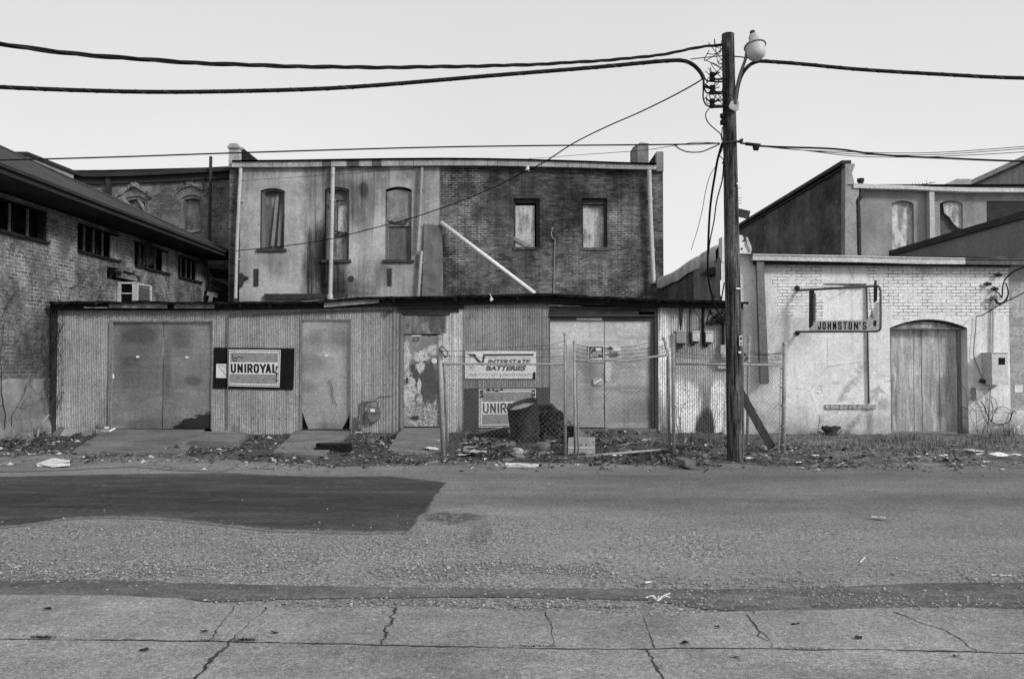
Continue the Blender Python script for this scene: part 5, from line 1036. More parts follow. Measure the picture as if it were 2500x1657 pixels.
# white battery board
t = thing('wall_sign', 'white board with check mark bar and slanted capital lettering, behind the wire fence', 'sign', (hx(1222), YS - .06, hz(925)))
YW = YS - .05
mb = MB(); mb.prism([q(x, y, YW) for x, y in ((1135, 924), (1309, 924), (1309, 857), (1135, 856))], (0, .02, 0)); mb.build('board', M['sign_white'], t)
def wpx(x, y): return PY(1120 + x / 7.128, 840 + y / 7.128, YW - .003)
mb = MB(); mb.prism([wpx(150, 170), wpx(285, 170), wpx(305, 195), wpx(295, 212), wpx(400, 312), wpx(425, 170), wpx(1303, 165), wpx(1300, 203), wpx(462, 208), wpx(420, 360), wpx(412, 380), wpx(345, 330), wpx(240, 210), wpx(195, 208)][::-1], (0, .002, 0)); mb.build('check_mark', M['ink_mid'], t)
def wl(text, x0, x1, y0_, y1_, m_, sh, bo): return lettering(text, (wpx(x0, y1_), wpx(x1, y1_), wpx(x0, y0_)), m_, t, sh, bo, .003)
wl('INTERSTATE', 497, 1256, 265, 345, M['ink_mid'], .28, .035); wl('BATTERIES', 468, 1175, 373, 458, M['ink_mid'], .28, .04); wl('BUILT TO LAST & PRICED RIGHT!', 182, 1270, 508, 552, M['ink_pale'], .25, .012)
mb = MB()
for (cx_, cy_) in ((202, 400), (252, 400), (227, 425), (215, 375)): mb.tube([wpx(cx_ + 22 * math.cos(a_ * .7), cy_ + 22 * math.sin(a_ * .7)) for a_ in range(10)], .004, 4)
mb.build('faint_emblem', M['ink_pale'], t)
mb = MB(); mb.prism([wpx(x, y) + Vector((0, -.004, 0)) for x, y in ((1285, 600), (1335, 600), (1335, 495), (1318, 478), (1300, 485), (1288, 520))], (0, .002, 0))
for (x, y) in ((145, 150), (725, 145), (1325, 125), (148, 572), (725, 570)): mb.prism([wpx(x - 6, y + 6), wpx(x + 6, y + 6), wpx(x + 6, y - 6), wpx(x - 6, y - 6)], (0, -.004, 0))
mb.build('burn_mark', M['ink'], t)
# two service notices and a sticker on the right pair of doors
def dpx(x, y, w=.0): return PY(1420 + x / 12.06, 830 + y / 12.06, YS + .022 + w)
mb = MB(); mb.prism([PY(x, y, YS + .026) for x, y in ((1477.5, 925), (1481, 931), (1486, 930), (1491, 924), (1492.5, 912), (1493.5, 898), (1493, 884), (1477.5, 884))], (0, .004, 0)); mb.build('paper_remnant', plain('paper_remnant', .62, .25, 14.0), d5)
t = thing('service_notice', 'dark notice with white lettering beside the seam of the bright doors', 'notice', (hx(1455), YS + .02, hz(882)), 'service notices on the bright doors')
mb = MB(); mb.prism([dpx(190, 655), dpx(662, 655), dpx(662, 170), dpx(200, 160)], (0, .008, 0)); mb.build('board', M['sign_white'], t)
mb = MB(); mb.prism([dpx(215, 575, -.003), dpx(640, 575, -.003), dpx(640, 192, -.003), dpx(222, 185, -.003)], (0, .002, 0)); mb.build('panel', M['sign_dark'], t)
for txt, x0, x1, y0_, y1_ in (('FACTORY', 325, 600, 345, 395), ('AUTHORIZED', 232, 625, 395, 442), ('SERVICE', 245, 490, 445, 490)): lettering(txt, (dpx(x0, y1_, -.004), dpx(x1, y1_, -.004), dpx(x0, y0_, -.004)), M['sign_white'], t, .25, .03)
mb = MB(); mb.prism([dpx(412, 318, -.006), dpx(582, 318, -.006), dpx(595, 215, -.006), dpx(412, 215, -.006)], (0, .002, 0)); mb.prism([dpx(225, 565, -.006), dpx(620, 565, -.006), dpx(590, 520, -.006), dpx(400, 530, -.006), dpx(270, 530, -.006)], (0, .002, 0)); mb.tube(spline([dpx(250, 360, -.005), dpx(275, 300, -.005), dpx(330, 245, -.005), dpx(385, 215, -.005)], 4), .008, 4); mb.build('emblem', M['sign_white'], t)
t = thing('service_notice', 'pale notice with dark slanted lettering on the right bright door', 'notice', (hx(1497), YS + .02, hz(882)), 'service notices on the bright doors')
mb = MB(); mb.prism([dpx(685, 665), dpx(1158, 665), dpx(1168, 182), dpx(690, 182)], (0, .008, 0)); mb.build('board', M['sign_white'], t)
mb = MB(); mb.prism([dpx(705, 545, -.003), dpx(1145, 545, -.003), dpx(1150, 210, -.003), dpx(708, 210, -.003)], (0, .002, 0)); mb.build('panel', M['ink_pale'], t)
for txt, x0, x1, y0_, y1_ in (('FACTORY', 808, 1085, 352, 398), ('AUTHORIZED', 722, 1132, 408, 452), ('SERVICE', 798, 1048, 462, 508)): lettering(txt, (dpx(x0, y1_, -.004), dpx(x1, y1_, -.004), dpx(x0, y0_, -.004)), M['ink'], t, .25, .035)
mb = MB(); mb.prism([dpx(925, 325, -.006), dpx(1125, 325, -.006), dpx(1125, 218, -.006), dpx(925, 218, -.006)], (0, .002, 0)); mb.build('white_block', M['sign_white'], t)
mb = MB(); mb.lathe(dpx(850, 245, -.006), (0, -1, 0), [(0, 0), (0, .045), (.003, .045), (.003, 0)], 14); mb.bar(dpx(705, 250, -.007), dpx(880, 285, -.007), .016, .004, (0, 1, 0)); mb.build('emblem', M['ink_mid'], t)
t = thing('warning_sticker', 'small pale sticker with a diagonal stroke, below the dark notice', 'sticker', (hx(1460), YS + .02, hz(940)))
mb = MB(); mb.prism([dpx(342, 1315), dpx(635, 1328), dpx(638, 1140), dpx(345, 1125)], (0, .006, 0)); mb.build('label_sheet', M['ink_pale'], t)
mb = MB(); mb.bar(dpx(370, 1270, -.003), dpx(600, 1160, -.003), .05, .003, (0, 1, 0)); mb.build('stroke', M['sign_white'], t)
mb = MB(); mb.bar(dpx(440, 1280, -.004), dpx(605, 1205, -.004), .016, .003, (0, 1, 0)); mb.build('thin_stroke', M['ink_mid'], t)  # thin printed dark line beside the pale stroke

# ---------------------------------------------------------------- meters on the shed
t = thing('gas_meter', 'round bellied gas meter with pipework low on the corrugated wall', 'gas meter', (hx(905), YS - .2, .1))
def gm(x, y, Y=YS - .14): return PY(x, y, Y)
mb = MB(); pr = [gm(898, 1000), gm(903, 994), gm(922, 994), gm(927, 1000), gm(927, 1012), gm(924, 1022), (gm(917, 1030)), gm(905, 1030), gm(900, 1022), gm(897, 1012)]; mb.prism(pr[::-1], (0, .13, 0)); mb.prism([gm(897, 1008, YS - .16), gm(928, 1008, YS - .16), gm(928, 1006, YS - .16), gm(897, 1006, YS - .16)], (0, .17, 0)); mb.build('body', M['meter_dull'], t)
mb = MB(); mb.prism([gm(904, 1005, YS - .155), gm(915, 1005, YS - .155), gm(915, 998, YS - .155), gm(904, 998, YS - .155)], (0, .02, 0)); mb.build('dial', M['white'], t)
mb = MB(); mb.tube([gm(884, 981, YS - .06), gm(902, 981, YS - .06)], .02, 8); mb.tube(spline([gm(903, 993), gm(903, 985), gm(906, 979), gm(918, 980), gm(922, 985), gm(922, 993)], 4), .018, 8); mb.tube(spline([gm(884, 980, YS - .06), gm(884, 1010, YS - .06), gm(880, 1060, YS - .06)], 4), .02, 8); mb.build('pipe', M['iron_mid'], t)
mb = MB(); mb.tube([gm(877, 1012, YS - .1), gm(876, 1045, YS - .1)], .035, 8); mb.lathe(gm(877, 1031, YS - .16), (0, 1, 0), [(0, .02), (0, .03), (.08, .03), (.08, .02)], 10); mb.build('regulator', M['meter_dull'], t)
mb = MB(); mb.tube(spline([gm(918, 975, YS - .03), gm(928, 968, YS - .03), gm(945, 967, YS - .03), gm(962, 964, YS - .03)], 4), .006, 4); mb.build('loose_wire', M['cable_grey'], t)
mb = MB(); mb.tube(spline([gm(868, 1055, YS - .25), gm(880, 1055, YS - .25), gm(884, 1057, YS - .25), gm(885, 1066, YS - .25)], 4), .012, 6); tag(mb.build('bent_pipe', M['white_dirty']), 'short bent pale pipe in the leaves under the gas meter', 'pipe')

def meter_box(x0, x1, y0_, y1_, d, lab, m_, kind):
    t = thing('meter_box', lab, 'meter box', (hx((x0 + x1) / 2), YS - d, hz(y1_)), 'meter boxes on the shed')
    mb = MB(); slab(mb, fsd, hx(x0), hx(x1), hz(y1_), hz(y0_), -d, -.012); mb.prism([fsd(hx(x0) - .01, hz(y0_), -d - .02), fsd(hx(x1) + .01, hz(y0_), -d - .02), fsd(hx(x1) + .01, hz(y0_) + .02, -d), fsd(hx(x0) - .01, hz(y0_) + .02, -d)], (0, d, 0)); mb.build('case', M[m_], t)
    mb = MB()
    if kind == 'louvre':
        for i in range(5): slab(mb, fsd, hx(x0) + .01, hx(x1) - .01, hz(y0_ + 3 + i * 5.4) - .02, hz(y0_ + 3 + i * 5.4) - .008, -d - .007, -d + .001)
        mb.build('slot', M['meter_dull'], t); mb = MB(); slab(mb, fsd, hx(x0 + 2), hx(x1 - 2), hz(y1_ + 4), hz(y1_), -d + .02, -.03); mb.lathe(PY((x0 + x1) / 2, y1_ + 8, YS - .05), (0, -1, 0), [(0, .055), (.03, .055), (.03, .03), (0, .03)], 12)
        mb.build('knockout', M['iron'], t); mb = MB(); mb.tube(spline([PY(1660, 752, YS - .02), PY(1661, 785, YS - .03), PY(1662, 808, YS - .06)], 4), .014, 6); mb.tube(spline([PY(1666, 752, YS - .02), PY(1664, 785, YS - .03), PY(1662, 806, YS - .06)], 4), .012, 6); mb.build('cable', M['rubber'], t)
    else:
        slab(mb, fsd, hx(x0 + 3), hx(x1 - 3), hz(y1_ + 5), hz(y1_), -d + .03, -.03); mb.build('knockout', M['iron'], t)
        mb = MB(); mb.tube(spline([PY(x0 - 4, 752, YS - .03), PY(x0 - 5, 800, YS - .03), PY(x0 - 3, y1_ + 6, YS - .03), PY(x0 + 6, y1_ + 8, YS - .05)], 5), .014 if kind == 'a' else .03, 6); mb.build('cable', M['rubber'], t)
    return t
meter_box(1650, 1671, 810, 838, .12, 'louvred grey meter box, leftmost on the pale blotched sheets', 'meter', 'louvre'); meter_box(1689, 1706, 811, 833, .10, 'pale meter box with open bottom, middle of three on the sheets', 'meter_pale', 'a'); meter_box(1721, 1738, 812, 835, .10, 'pale meter box with thick cable, right of three beside the pole', 'meter_pale', 'b')
t = thing('electric_meter', 'round glass electric meter on a box half hidden by the pole', 'electric meter', (hx(1767), YS - .2, hz(890)))
mb = MB(); slab(mb, fsd, hx(1756), hx(1784), hz(888), hz(842), -.12, -.012); slab(mb, fsd, hx(1750), hx(1780), hz(900), hz(893), -.08, -.012); mb.build('case', M['meter'], t)
mb = MB(); mb.lathe(PY(1770, 870, YS - .12), (0, -1, 0), [(0, .1), (.05, .1), (.1, .08), (.12, .04), (.125, 0)], 18); mb.build('glass', M['globe'], t)
mb = MB(); mb.tube([PY(1772, 776, YS - .07), PY(1772, 842, YS - .07)], .03, 8); mb.build('conduit', M['galv'], t); mb = MB(); mb.tube(spline([PY(1765, 842, YS - .06), PY(1765, 790, YS - .06), PY(1763, 778, YS - .08), PY(1756, 782, YS - .1), PY(1748, 780, YS - .1)], 5), .03, 8); mb.build('cable', M['rubber'], t)
mb = MB(); rnd = random.Random(21)
for k in range(9):
    pts = [PY(1725 + rnd.uniform(0, 45), 752 + rnd.uniform(0, 10), YS - .05)]
    for j in range(4): pts.append(PY(1735 + rnd.uniform(-12, 42), 760 + rnd.uniform(0, 34), YS - .06 - rnd.random() * .15))
    mb.tube(spline(pts, 5), .006 + .006 * rnd.random(), 5, False)
mb.tube(spline([PY(1692, 754, YS - .03), PY(1705, 772, YS - .04), PY(1712, 785, YS - .04), PY(1726, 791, YS - .05), PY(1742, 788, YS - .05), PY(1756, 775, YS - .06)], 5), .006, 5, False)
tag(mb.build('wire_tangle', M['rubber']), 'tangle of black service wires under the shed roof beside the pole', 'wires')

# ---------------------------------------------------------------- white painted building on the right
YJ = 17.7; jx = lambda x: UX(x, YJ); jz = lambda y: VZ(y, YJ); fj = front(YJ)
J = thing('painted_building', 'white painted brick building with an arched plank door', 'building', (7.5, YJ, 0))
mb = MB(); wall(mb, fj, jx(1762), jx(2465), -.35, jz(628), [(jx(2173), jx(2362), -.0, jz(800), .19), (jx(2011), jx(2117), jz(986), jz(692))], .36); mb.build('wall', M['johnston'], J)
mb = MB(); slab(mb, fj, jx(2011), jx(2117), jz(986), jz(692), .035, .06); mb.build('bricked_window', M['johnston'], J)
mb = MB(); n_ = 11
for i in range(n_): a = jx(2013) + (jx(2136) - jx(2013)) * i / n_; slab(mb, fj, a, a + (jx(2136) - jx(2013)) / n_ - .008, jz(998) + .004 * (i % 3), jz(987), -.035 - .006 * (i % 2), .05)
mb.build('sill', plain('worn_sill_brick', .34, .7, 9.0), J)
mb = MB(); mb.tube([PY(2116, 698, YJ - .012), PY(2121.5, 984, YJ - .012)], .016, 6); mb.build('conduit', M['iron'], J)
# door
mb = MB(); slab(mb, fj, jx(2173), jx(2340), -.02, .055, .10, .36); mb.build('threshold', M['ramp'], J)
for k, (x0, x1) in enumerate(((2175, 2248.6), (2250.4, 2336))):
    mb = MB(); a, b = UX(x0, 18.0), UX(x1, 18.0); nb = 4
    for i in range(nb): mb.box(a + (b - a) * i / nb + (0 if i else 0), a + (b - a) * (i + 1) / nb - .004, 18.0 + .004 * ((i * 7 + k) % 3), 18.05, VZ(1054, 18), VZ(805, 18))
    mb.build('door', M['door_wood'], J)
mb = MB(); mb.box(UX(2336, 18), UX(2346, 18), 17.95, 18.1, .0, VZ(803, 18)); mb.box(jx(2173), UX(2346, 18), 17.97, 18.1, VZ(805, 18), VZ(797, 18)); mb.box(jx(2174), jx(2361), 17.8, 17.97, jz(803), jz(799)); mb.build('door_frame', M['grey_board_v'], J)
mb = MB(); mb.box(jx(2165), jx(2370), 18.12, 18.2, -.3, 2.7); mb.build('inner_wall', M['void'], J)
mb = MB(); ar = arc(jx(2174), jx(2361), jz(801), .18, 12); mb.prism([fj(u, v - .03, .13) for u, v in ar[::-1]] , (0, .04, 0)); mb.build('arch_board', stained_ply('arch_ply', .46, .22, .5), J)
mb = MB()
for p_, q_ in zip(arc(jx(2170), jx(2364), jz(800), .20, 12), arc(jx(2170), jx(2364), jz(800), .20, 12)[1:]): mb.hexa([fj(p_[0], p_[1] - .034, .02), fj(q_[0], q_[1] - .034, .02), fj(q_[0], q_[1] - .008, .02), fj(p_[0], p_[1] - .008, .02)], [fj(p_[0], p_[1] - .034, .3), fj(q_[0], q_[1] - .034, .3), fj(q_[0], q_[1] - .008, .3), fj(p_[0], p_[1] - .008, .3)])
mb.build('arch_trim', M['frame_dark'], J)
# gutter in two lengths, downspout
yg = YJ - .28
def gut(px, m_, nm):
    mb = MB()
    for (a, t0, b0), (c, t1, b1) in zip(px, px[1:]):
        mb.hexa([PY(a, b0, yg), PY(c, b1, yg), PY(c, t1, yg), PY(a, t0, yg)], [PY(a, b0, yg) + Vector((0, .27, 0)), PY(c, b1, yg) + Vector((0, .27, 0)), PY(c, t1, yg) + Vector((0, .27, 0)), PY(a, t0, yg) + Vector((0, .27, 0))])
        mb.hexa([PY(a, t0 + 2.2, yg - .03), PY(c, t1 + 2.2, yg - .03), PY(c, t1 - .6, yg - .03), PY(a, t0 - .6, yg - .03)], [PY(a, t0 + 2.2, yg - .001), PY(c, t1 + 2.2, yg - .001), PY(c, t1 - .6, yg - .001), PY(a, t0 - .6, yg - .001)])
    return mb.build(nm, m_, J)
gut([(1838, 620, 635), (2100, 624.5, 640), (2240, 628, 644), (2357, 630, 645)], plain('bright_gutter', .50, .3, .8, .38, .5, .6), 'gutter'); gut([(2357.5, 630, 645), (2440, 631, 646), (2800, 634, 650)], plain('dull_gutter', .11, .3, 2.0), 'gutter')
mb = MB(); mb.hexa([PY(1838, 646, YJ - .2), PY(2468, 652, YJ - .2), PY(2468, 644, YJ - .2), PY(1838, 635, YJ - .2)], [PY(1838, 646, YJ - .01), PY(2468, 652, YJ - .01), PY(2468, 644, YJ - .01), PY(1838, 635, YJ - .01)]); mb.build('fascia', M['tar'], J)
mb = MB(); A_ = [PY(1843, 637, YJ - .1), PY(1860, 637, YJ - .1), PY(1873, 930, YJ - .1), PY(1871, 937, YJ - .1), PY(1855, 937, YJ - .1), PY(1853, 930, YJ - .1)]; mb.prism(A_[::-1], (0, -.13, 0)); mb.prism([PY(1846, 637, YJ - .1), PY(1858, 637, YJ - .1), PY(1858, 645, YJ - .1), PY(1846, 645, YJ - .1)], (0, .1, 0)); mb.build('downspout', plain('grey_downspout', .17, .3, 2.0, stretch=(1, 1, .4)), J)
# parapet: end pier, sloping side wall with pale rounded cap
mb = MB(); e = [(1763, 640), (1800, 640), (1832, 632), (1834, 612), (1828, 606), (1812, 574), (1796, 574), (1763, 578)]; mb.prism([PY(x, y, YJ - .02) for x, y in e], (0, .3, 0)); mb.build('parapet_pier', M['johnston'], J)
mb = MB(); Xs = jx(1763); rows = []
def side_pts(ys, z): return [(Xs - .02, y, z(y)) for y in ys]
ys = [YJ + .28 + (25.4 - YJ - .28) * i / 20 for i in range(21)]
wv = lambda y: .10 * mnoise.noise(Vector((y * .8, 3, 1)))
ztop = lambda y: VZ(592, YJ) + .06 * math.sin(y * 1.3) * .5
mb.grid([[(Xs, y, 0) for y in ys], [(Xs, y, 2.6) for y in ys], [(Xs, y, ztop(y) - .12) for y in ys]]); mb.build('side_wall', brick_mat('side_brick', 'y', .06, .12, .06, .16), J)
mb = MB(); mb.grid([[(Xs - .03, y, 3.0 + .3 * mnoise.noise(Vector((y * 1.4, 5, 2)))) for y in [YJ - .0 + i * .1 for i in range(27)]], [(Xs - .03, y, ztop(y) - .3) for y in [YJ + i * .1 for i in range(27)]]]); mb.build('render_patch', stucco_mat('grey_render', .22, [], [], .4, 1.4), J)
mb = MB(); mb.grid([[(Xs - .02, y, 2.4 + 1.1 * mnoise.noise(Vector((y * .9, 5, 7)))) for y in [YJ + i * .1 for i in range(13)]], [(Xs - .012, y, 3.1 + .12 * mnoise.noise(Vector((y * 4, 5, 2)))) for y in [YJ + i * .1 for i in range(13)]]]); mb.build('render_patch', M['side_plaster'], J)
mb = MB(); rr = []
for y in ys:
    zt3 = ztop(y); b_ = zt3 - .36 + wv(y) * .6
    rr.append([(Xs - .05, y, b_), (Xs - .06, y, zt3 - .12), (Xs, y, zt3 - .02), (Xs + .15, y, zt3 + .03), (Xs + .35, y, zt3 - .02), (Xs + .4, y, zt3 - .4)])
mb.grid(rr); mb.prism([(Xs - .08, YJ + .5, ztop(18) - .5), (Xs + .45, YJ + .5, ztop(18) - .5), (Xs + .45, YJ + .5, ztop(18) + .05), (Xs + .2, YJ + .5, ztop(18) + .12), (Xs - .04, YJ + .5, ztop(18) + .02)], (0, 1.3, 0)); mb.build('parapet_cap', M['pale_cap'], J, True)
mb = MB(); mb.face([(Xs + .3, YJ - .2, jz(622)), (jx(2470), YJ - .2, jz(632)), (jx(2470), 25.4, jz(632) + .25), (Xs + .3, 25.4, jz(622) + .25)]); mb.build('roof', M['tar'], J)
mb = MB(); mb.prism([PY(x, y, YJ - .06) for x, y in ((1822, 578), (1826, 580), (1834, 600), (1836, 612), (1832, 614), (1824, 596))], (0, .05, 0)); mb.build('flashing', M['pipe'], J)
mb = MB()
for (x, y) in ((1816, 587), (1811, 607)): mb.lathe(PY(x, y, YJ - .02), (0, -1, 0), [(0, 0), (0, .02), (.03, .02), (.03, 0)], 8)
mb.build('anchor_bolt', M['iron'], J)
mb = MB(); mb.box(Xs - .14, Xs - .03, YJ + .4, YJ + .95, VZ(668, 18), VZ(651, 18)); mb.build('wall_block', M['iron'], J)
# five pointed anchor star
mb = MB(); c_ = PY(2262, 660, YJ - .02); pts = []
for i in range(10):
    a_ = math.pi / 2 + i * math.pi / 5 + .12; r_ = .155 if i % 2 == 0 else .065; pts.append(c_ + Vector((math.cos(a_) * r_, 0, math.sin(a_) * r_)))
k0 = len(mb.v); top_ = c_ + Vector((0, -.05, 0)); mb.v += pts + [top_]
for i in range(10): mb.f.append((k0 + i, k0 + (i + 1) % 10, k0 + 10)); mb.mi.append(0)
mb.build('anchor_star', plain('painted_iron', .55, .2, 6.0), J)

# projecting sign
SA, SB = (jx(1947), YJ), (7.36, 15.9)
def sp(x, y, off=0.0):
    d = Vector((SB[0] - SA[0], SB[1] - SA[1], 0)).normalized(); n_ = Vector((d.y, -d.x, 0))
    if n_.x > 0: n_ = -n_
    return PV(x, y, SA, SB) + n_ * off
t = thing('projecting_sign', 'rusted pipe bracket sign with one lettered strip left, jutting from the white wall', 'sign', (jx(1947), YJ, jz(815)))
mb = MB(); mb.tube([sp(1945, 709), sp(2136, 698)], .028, 10); mb.tube(spline([sp(2136, 698), sp(2143, 698), sp(2149, 706), sp(2150, 720), sp(2150, 790), sp(2148, 804), sp(2140, 808.5)], 5), .024, 10); mb.tube([sp(2141, 808.5), sp(1947, 810)], .026, 10); mb.build('pipe_frame', M['iron_mid'], t, True)
mb = MB()
for y in (703, 813): mb.lathe(PY(1946, y, YJ), (0, -1, 0), [(0, 0), (0, .055), (.03, .055), (.06, .03), (.08, 0)], 12)
mb.build('wall_flange', M['iron'], t)
mb = MB(); mb.prism([sp(x, y, .02) for x, y in ((1977, 807), (2148, 807), (2150, 740), (2141, 737), (2132, 757), (2118, 781), (1985, 783), (1984, 789), (1977, 798))], (.03, 0, 0)); mb.build('panel', plain('sign_enamel', .86, .12, 3.0, .6, .3), t)
JS = [(1998.5, 2006.2), (2009.7, 2017.8), (2022.3, 2030.7), (2035, 2043.2), (2047.8, 2056.6), (2061, 2069.2), (2073.6, 2082.2), (2086.8, 2096.6), (2099.3, 2103.6), (2107.8, 2117)]
block_letters("JOHNSTON'S", lambda x, y, e=0: sp(x, y, .024 + e), JS, 785.5, 804.3, 3.0, M['ink'], t)
mb = MB(); mb.prism([sp(x, y, .01) for x, y in ((1976, 808), (1980, 806), (1984, 786), (1986, 708), (1976, 708))], (.03, 0, 0)); mb.prism([sp(x, y, .05) for x, y in ((1978.5, 800), (1985.5, 792), (1987, 709), (1979, 709))], (.04, 0, 0)); mb.build('post', M['frame_dark'], t)
mb = MB(); mb.prism([sp(x, y, .03) for x, y in ((1987, 785), (1992, 785), (1992, 716), (1987, 716))], (.02, 0, 0)); mb.build('torn_edge', M['frame_grey'], t)
mb = MB(); mb.prism([sp(x, y, .03) for x, y in ((2135, 738), (2140, 734), (2141, 700), (2135, 700))], (.03, 0, 0)); mb.prism([sp(x, y, .03) for x, y in ((2134, 795), (2140, 796), (2141, 783), (2135, 782))], (.02, 0, 0)); mb.prism([sp(x, y, .0) for x, y in ((2134, 697), (2138, 697), (2138, 684), (2134, 686))], (.02, 0, 0)); mb.build('bracket', M['iron'], t)
mb = MB()
for i in range(16): a_ = sp(2125 + i * .45, 704 + i * 4.2, .04); mb.tube([a_, a_ + Vector((.012 * (-1) ** i, 0, -.03)), a_ + Vector((0, 0, -.05))], .006, 4)
mb.tube([sp(2132 + 3 * math.cos(i), 773 + 4 * math.sin(i), .04) for i in range(7)], .006, 4); mb.build('chain', M['iron_mid'], t)
mb = MB(); mb.tube([PY(2013, 694, YJ - .04), PY(2116, 696, YJ - .04)], .014, 5); mb.tube([PY(2056, 695, YJ - .05), PY(2062, 698, YJ - .05), PY(2118, 697, YJ - .06)], .008, 5); mb.build('stay', M['iron'], t)

# electrical boxes on the white wall
t = thing('electric_box', 'large pale electric box with a dark square window on the white wall', 'electric box', (jx(2440), YJ - .2, jz(940)))
mb = MB(); a, b = UX(2421, YJ - .36), UX(2460, YJ - .36); mb.hexa([(a, YJ - .36, VZ(939, YJ - .36)), (b, YJ - .36, VZ(940, YJ - .36)), (b, YJ - .36, VZ(862, YJ - .36)), (a, YJ - .36, VZ(862, YJ - .36))], [(a, YJ - .01, VZ(939, YJ - .36)), (b, YJ - .01, VZ(940, YJ - .36)), (b, YJ - .01, VZ(862, YJ - .36)), (a, YJ - .01, VZ(862, YJ - .36))]); mb.box(a - .02, b + .02, YJ - .38, YJ - .01, VZ(862, YJ - .36) + .001, VZ(860, YJ - .36)); mb.build('case', M['meter_pale'], t)
mb = MB(); s_ = lambda x, y: PY(x, y, YJ - .365); mb.prism([s_(2438, 890), s_(2454, 890), s_(2454, 873), s_(2438, 873)], (0, .004, 0)); mb.build('window', M['black'], t)
mb = MB(); mb.tube([PY(2424, 862, YJ - .05), PY(2426, 735, YJ - .05)], .028, 8); mb.build('conduit', M['meter_pale'], t)
mb = MB(); mb.lathe(PY(2426, 728, YJ - .1), (.5, -.3, -.8), [(-.06, 0), (-.05, .06), (0, .09), (.03, .08), (.035, 0)], 12); mb.build('weather_head', M['iron_mid'], t)
mb = MB()
for pts in (((2430, 728), (2436, 738), (2446, 740), (2454, 732), (2461, 720), (2460, 705), (2455, 690)), ((2428, 730), (2432, 740), (2442, 742), (2456, 736), (2460, 722)), ((2430, 710), (2440, 718), (2446, 726), (2448, 700), (2452, 686))): mb.tube(spline([PY(x, y, YJ - .14) for x, y in pts], 5), .014, 6, False)
mb.build('service_loop', M['rubber'], t)
mb = MB()
for (x, y) in ((2410, 693), (2427, 705), (2436, 671)): mb = MB(); mb.lathe(PY(x, y, YJ - .0), (0, -1, -.1), [(0, .05), (.05, .03), (.12, .035), (.14, 0)], 8); mb.bar(PY(x - 8, y, YJ - .05), PY(x + 8, y - 1, YJ - .05), .035, .03, (0, 1, 0)); mb.build('insulator', M['iron'], t)
t = thing('electric_box', 'small grey box under the large electric box, beside the arched door', 'electric box', (jx(2385), YJ - .15, jz(978)))
a, b = UX(2383, YJ - .22), UX(2399, YJ - .22)
mb = MB(); zz0, zz1 = VZ(975, YJ - .2), VZ(949, YJ - .2); mb.box(a, b, YJ - .2, YJ - .01, zz0, zz1); mb.box(a - .01, b + .01, YJ - .22, YJ - .01, zz1 + .001, zz1 + .02); mb.build('case', M['meter'], t)
mb = MB(); mb.tube(spline([PY(x, y, YJ - .05) for x, y in ((2383, 772), (2382, 800), (2377, 862), (2385, 890), (2398, 922), (2402, 928))], 5), .008, 5, False); mb.tube(spline([PY(x, y, YJ - .05) for x, y in ((2394, 978), (2402, 990), (2410, 1010), (2422, 1030), (2440, 1035), (2462, 1030), (2470, 1012), (2474, 1003), (2480, 1006))], 6), .011, 5, False); mb.tube(spline([PY(x, y, YJ - .05) for x, y in ((2418, 945), (2420, 980), (2424, 1000), (2420, 1032), (2430, 1000), (2450, 993), (2470, 1003))], 6), .006, 5, False); mb.tube(spline([PY(x, y, YJ - .05) for x, y in ((2414, 945), (2416, 990), (2410, 1055))], 6), .006, 5, False); mb.tube(spline([PY(x, y, YJ - .05) for x, y in ((2418, 968), (2430, 975), (2434, 995), (2428, 1010))], 6), .006, 5, False); mb.bar(PY(2392, 929, YJ - .1), PY(2407, 932, YJ - .1), .05, .08); mb.build('cable', M['iron'], t)
# block wall at the far right
t = thing('block_wall', 'grey concrete block wall at the right edge with a white poster', 'wall', (jx(2500), YJ + .3, 0))
mb = MB(); mb.box(jx(2466), jx(2466) + 4, YJ + .12, YJ + .5, jz(1002), jz(652)); mb.build('wall', M['block'], t)
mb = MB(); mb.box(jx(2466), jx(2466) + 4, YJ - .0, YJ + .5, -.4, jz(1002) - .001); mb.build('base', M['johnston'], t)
mb = MB(); Yp = YJ + .11; mb.prism([PY(x, y, Yp) for x, y in ((2477, 958), (2497, 957), (2497, 938), (2486, 940), (2477, 938))], (0, .006, 0)); tag(mb.build('poster', M['paper']), 'blank white poster pasted on the grey block wall', 'poster')

# ---------------------------------------------------------------- rear building on the right
YR = 25.5; rx_ = lambda x: UX(x, YR); rz_ = lambda y: VZ(y, YR); frr = front(YR)
Bd = thing('rear_building', 'grey rendered rear building with tall dark side wall and arched openings', 'building', (13, YR, 0))
mb = MB(); hs = [(rx_(2182), rx_(2236), rz_(640), rz_(497), .10), (rx_(2300), rx_(2356), rz_(582), rz_(497), .10)]; wall(mb, frr, rx_(2083), rx_(3000), 0, rz_(455), hs, .22); mb.build('wall', M['rear_stucco'], Bd)
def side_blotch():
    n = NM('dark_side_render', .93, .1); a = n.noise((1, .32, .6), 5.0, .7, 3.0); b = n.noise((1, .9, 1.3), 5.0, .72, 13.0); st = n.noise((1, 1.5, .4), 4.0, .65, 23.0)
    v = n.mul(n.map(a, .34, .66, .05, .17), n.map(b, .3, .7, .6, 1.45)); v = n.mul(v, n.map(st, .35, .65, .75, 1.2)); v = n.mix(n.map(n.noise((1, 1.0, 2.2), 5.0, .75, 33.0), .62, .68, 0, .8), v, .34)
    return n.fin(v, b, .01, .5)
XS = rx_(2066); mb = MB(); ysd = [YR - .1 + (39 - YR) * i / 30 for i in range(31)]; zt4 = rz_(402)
mb.grid([[(XS, y, 0) for y in ysd], [(XS, y, zt4) for y in ysd]]); mb.build('side_wall', side_blotch(), Bd)
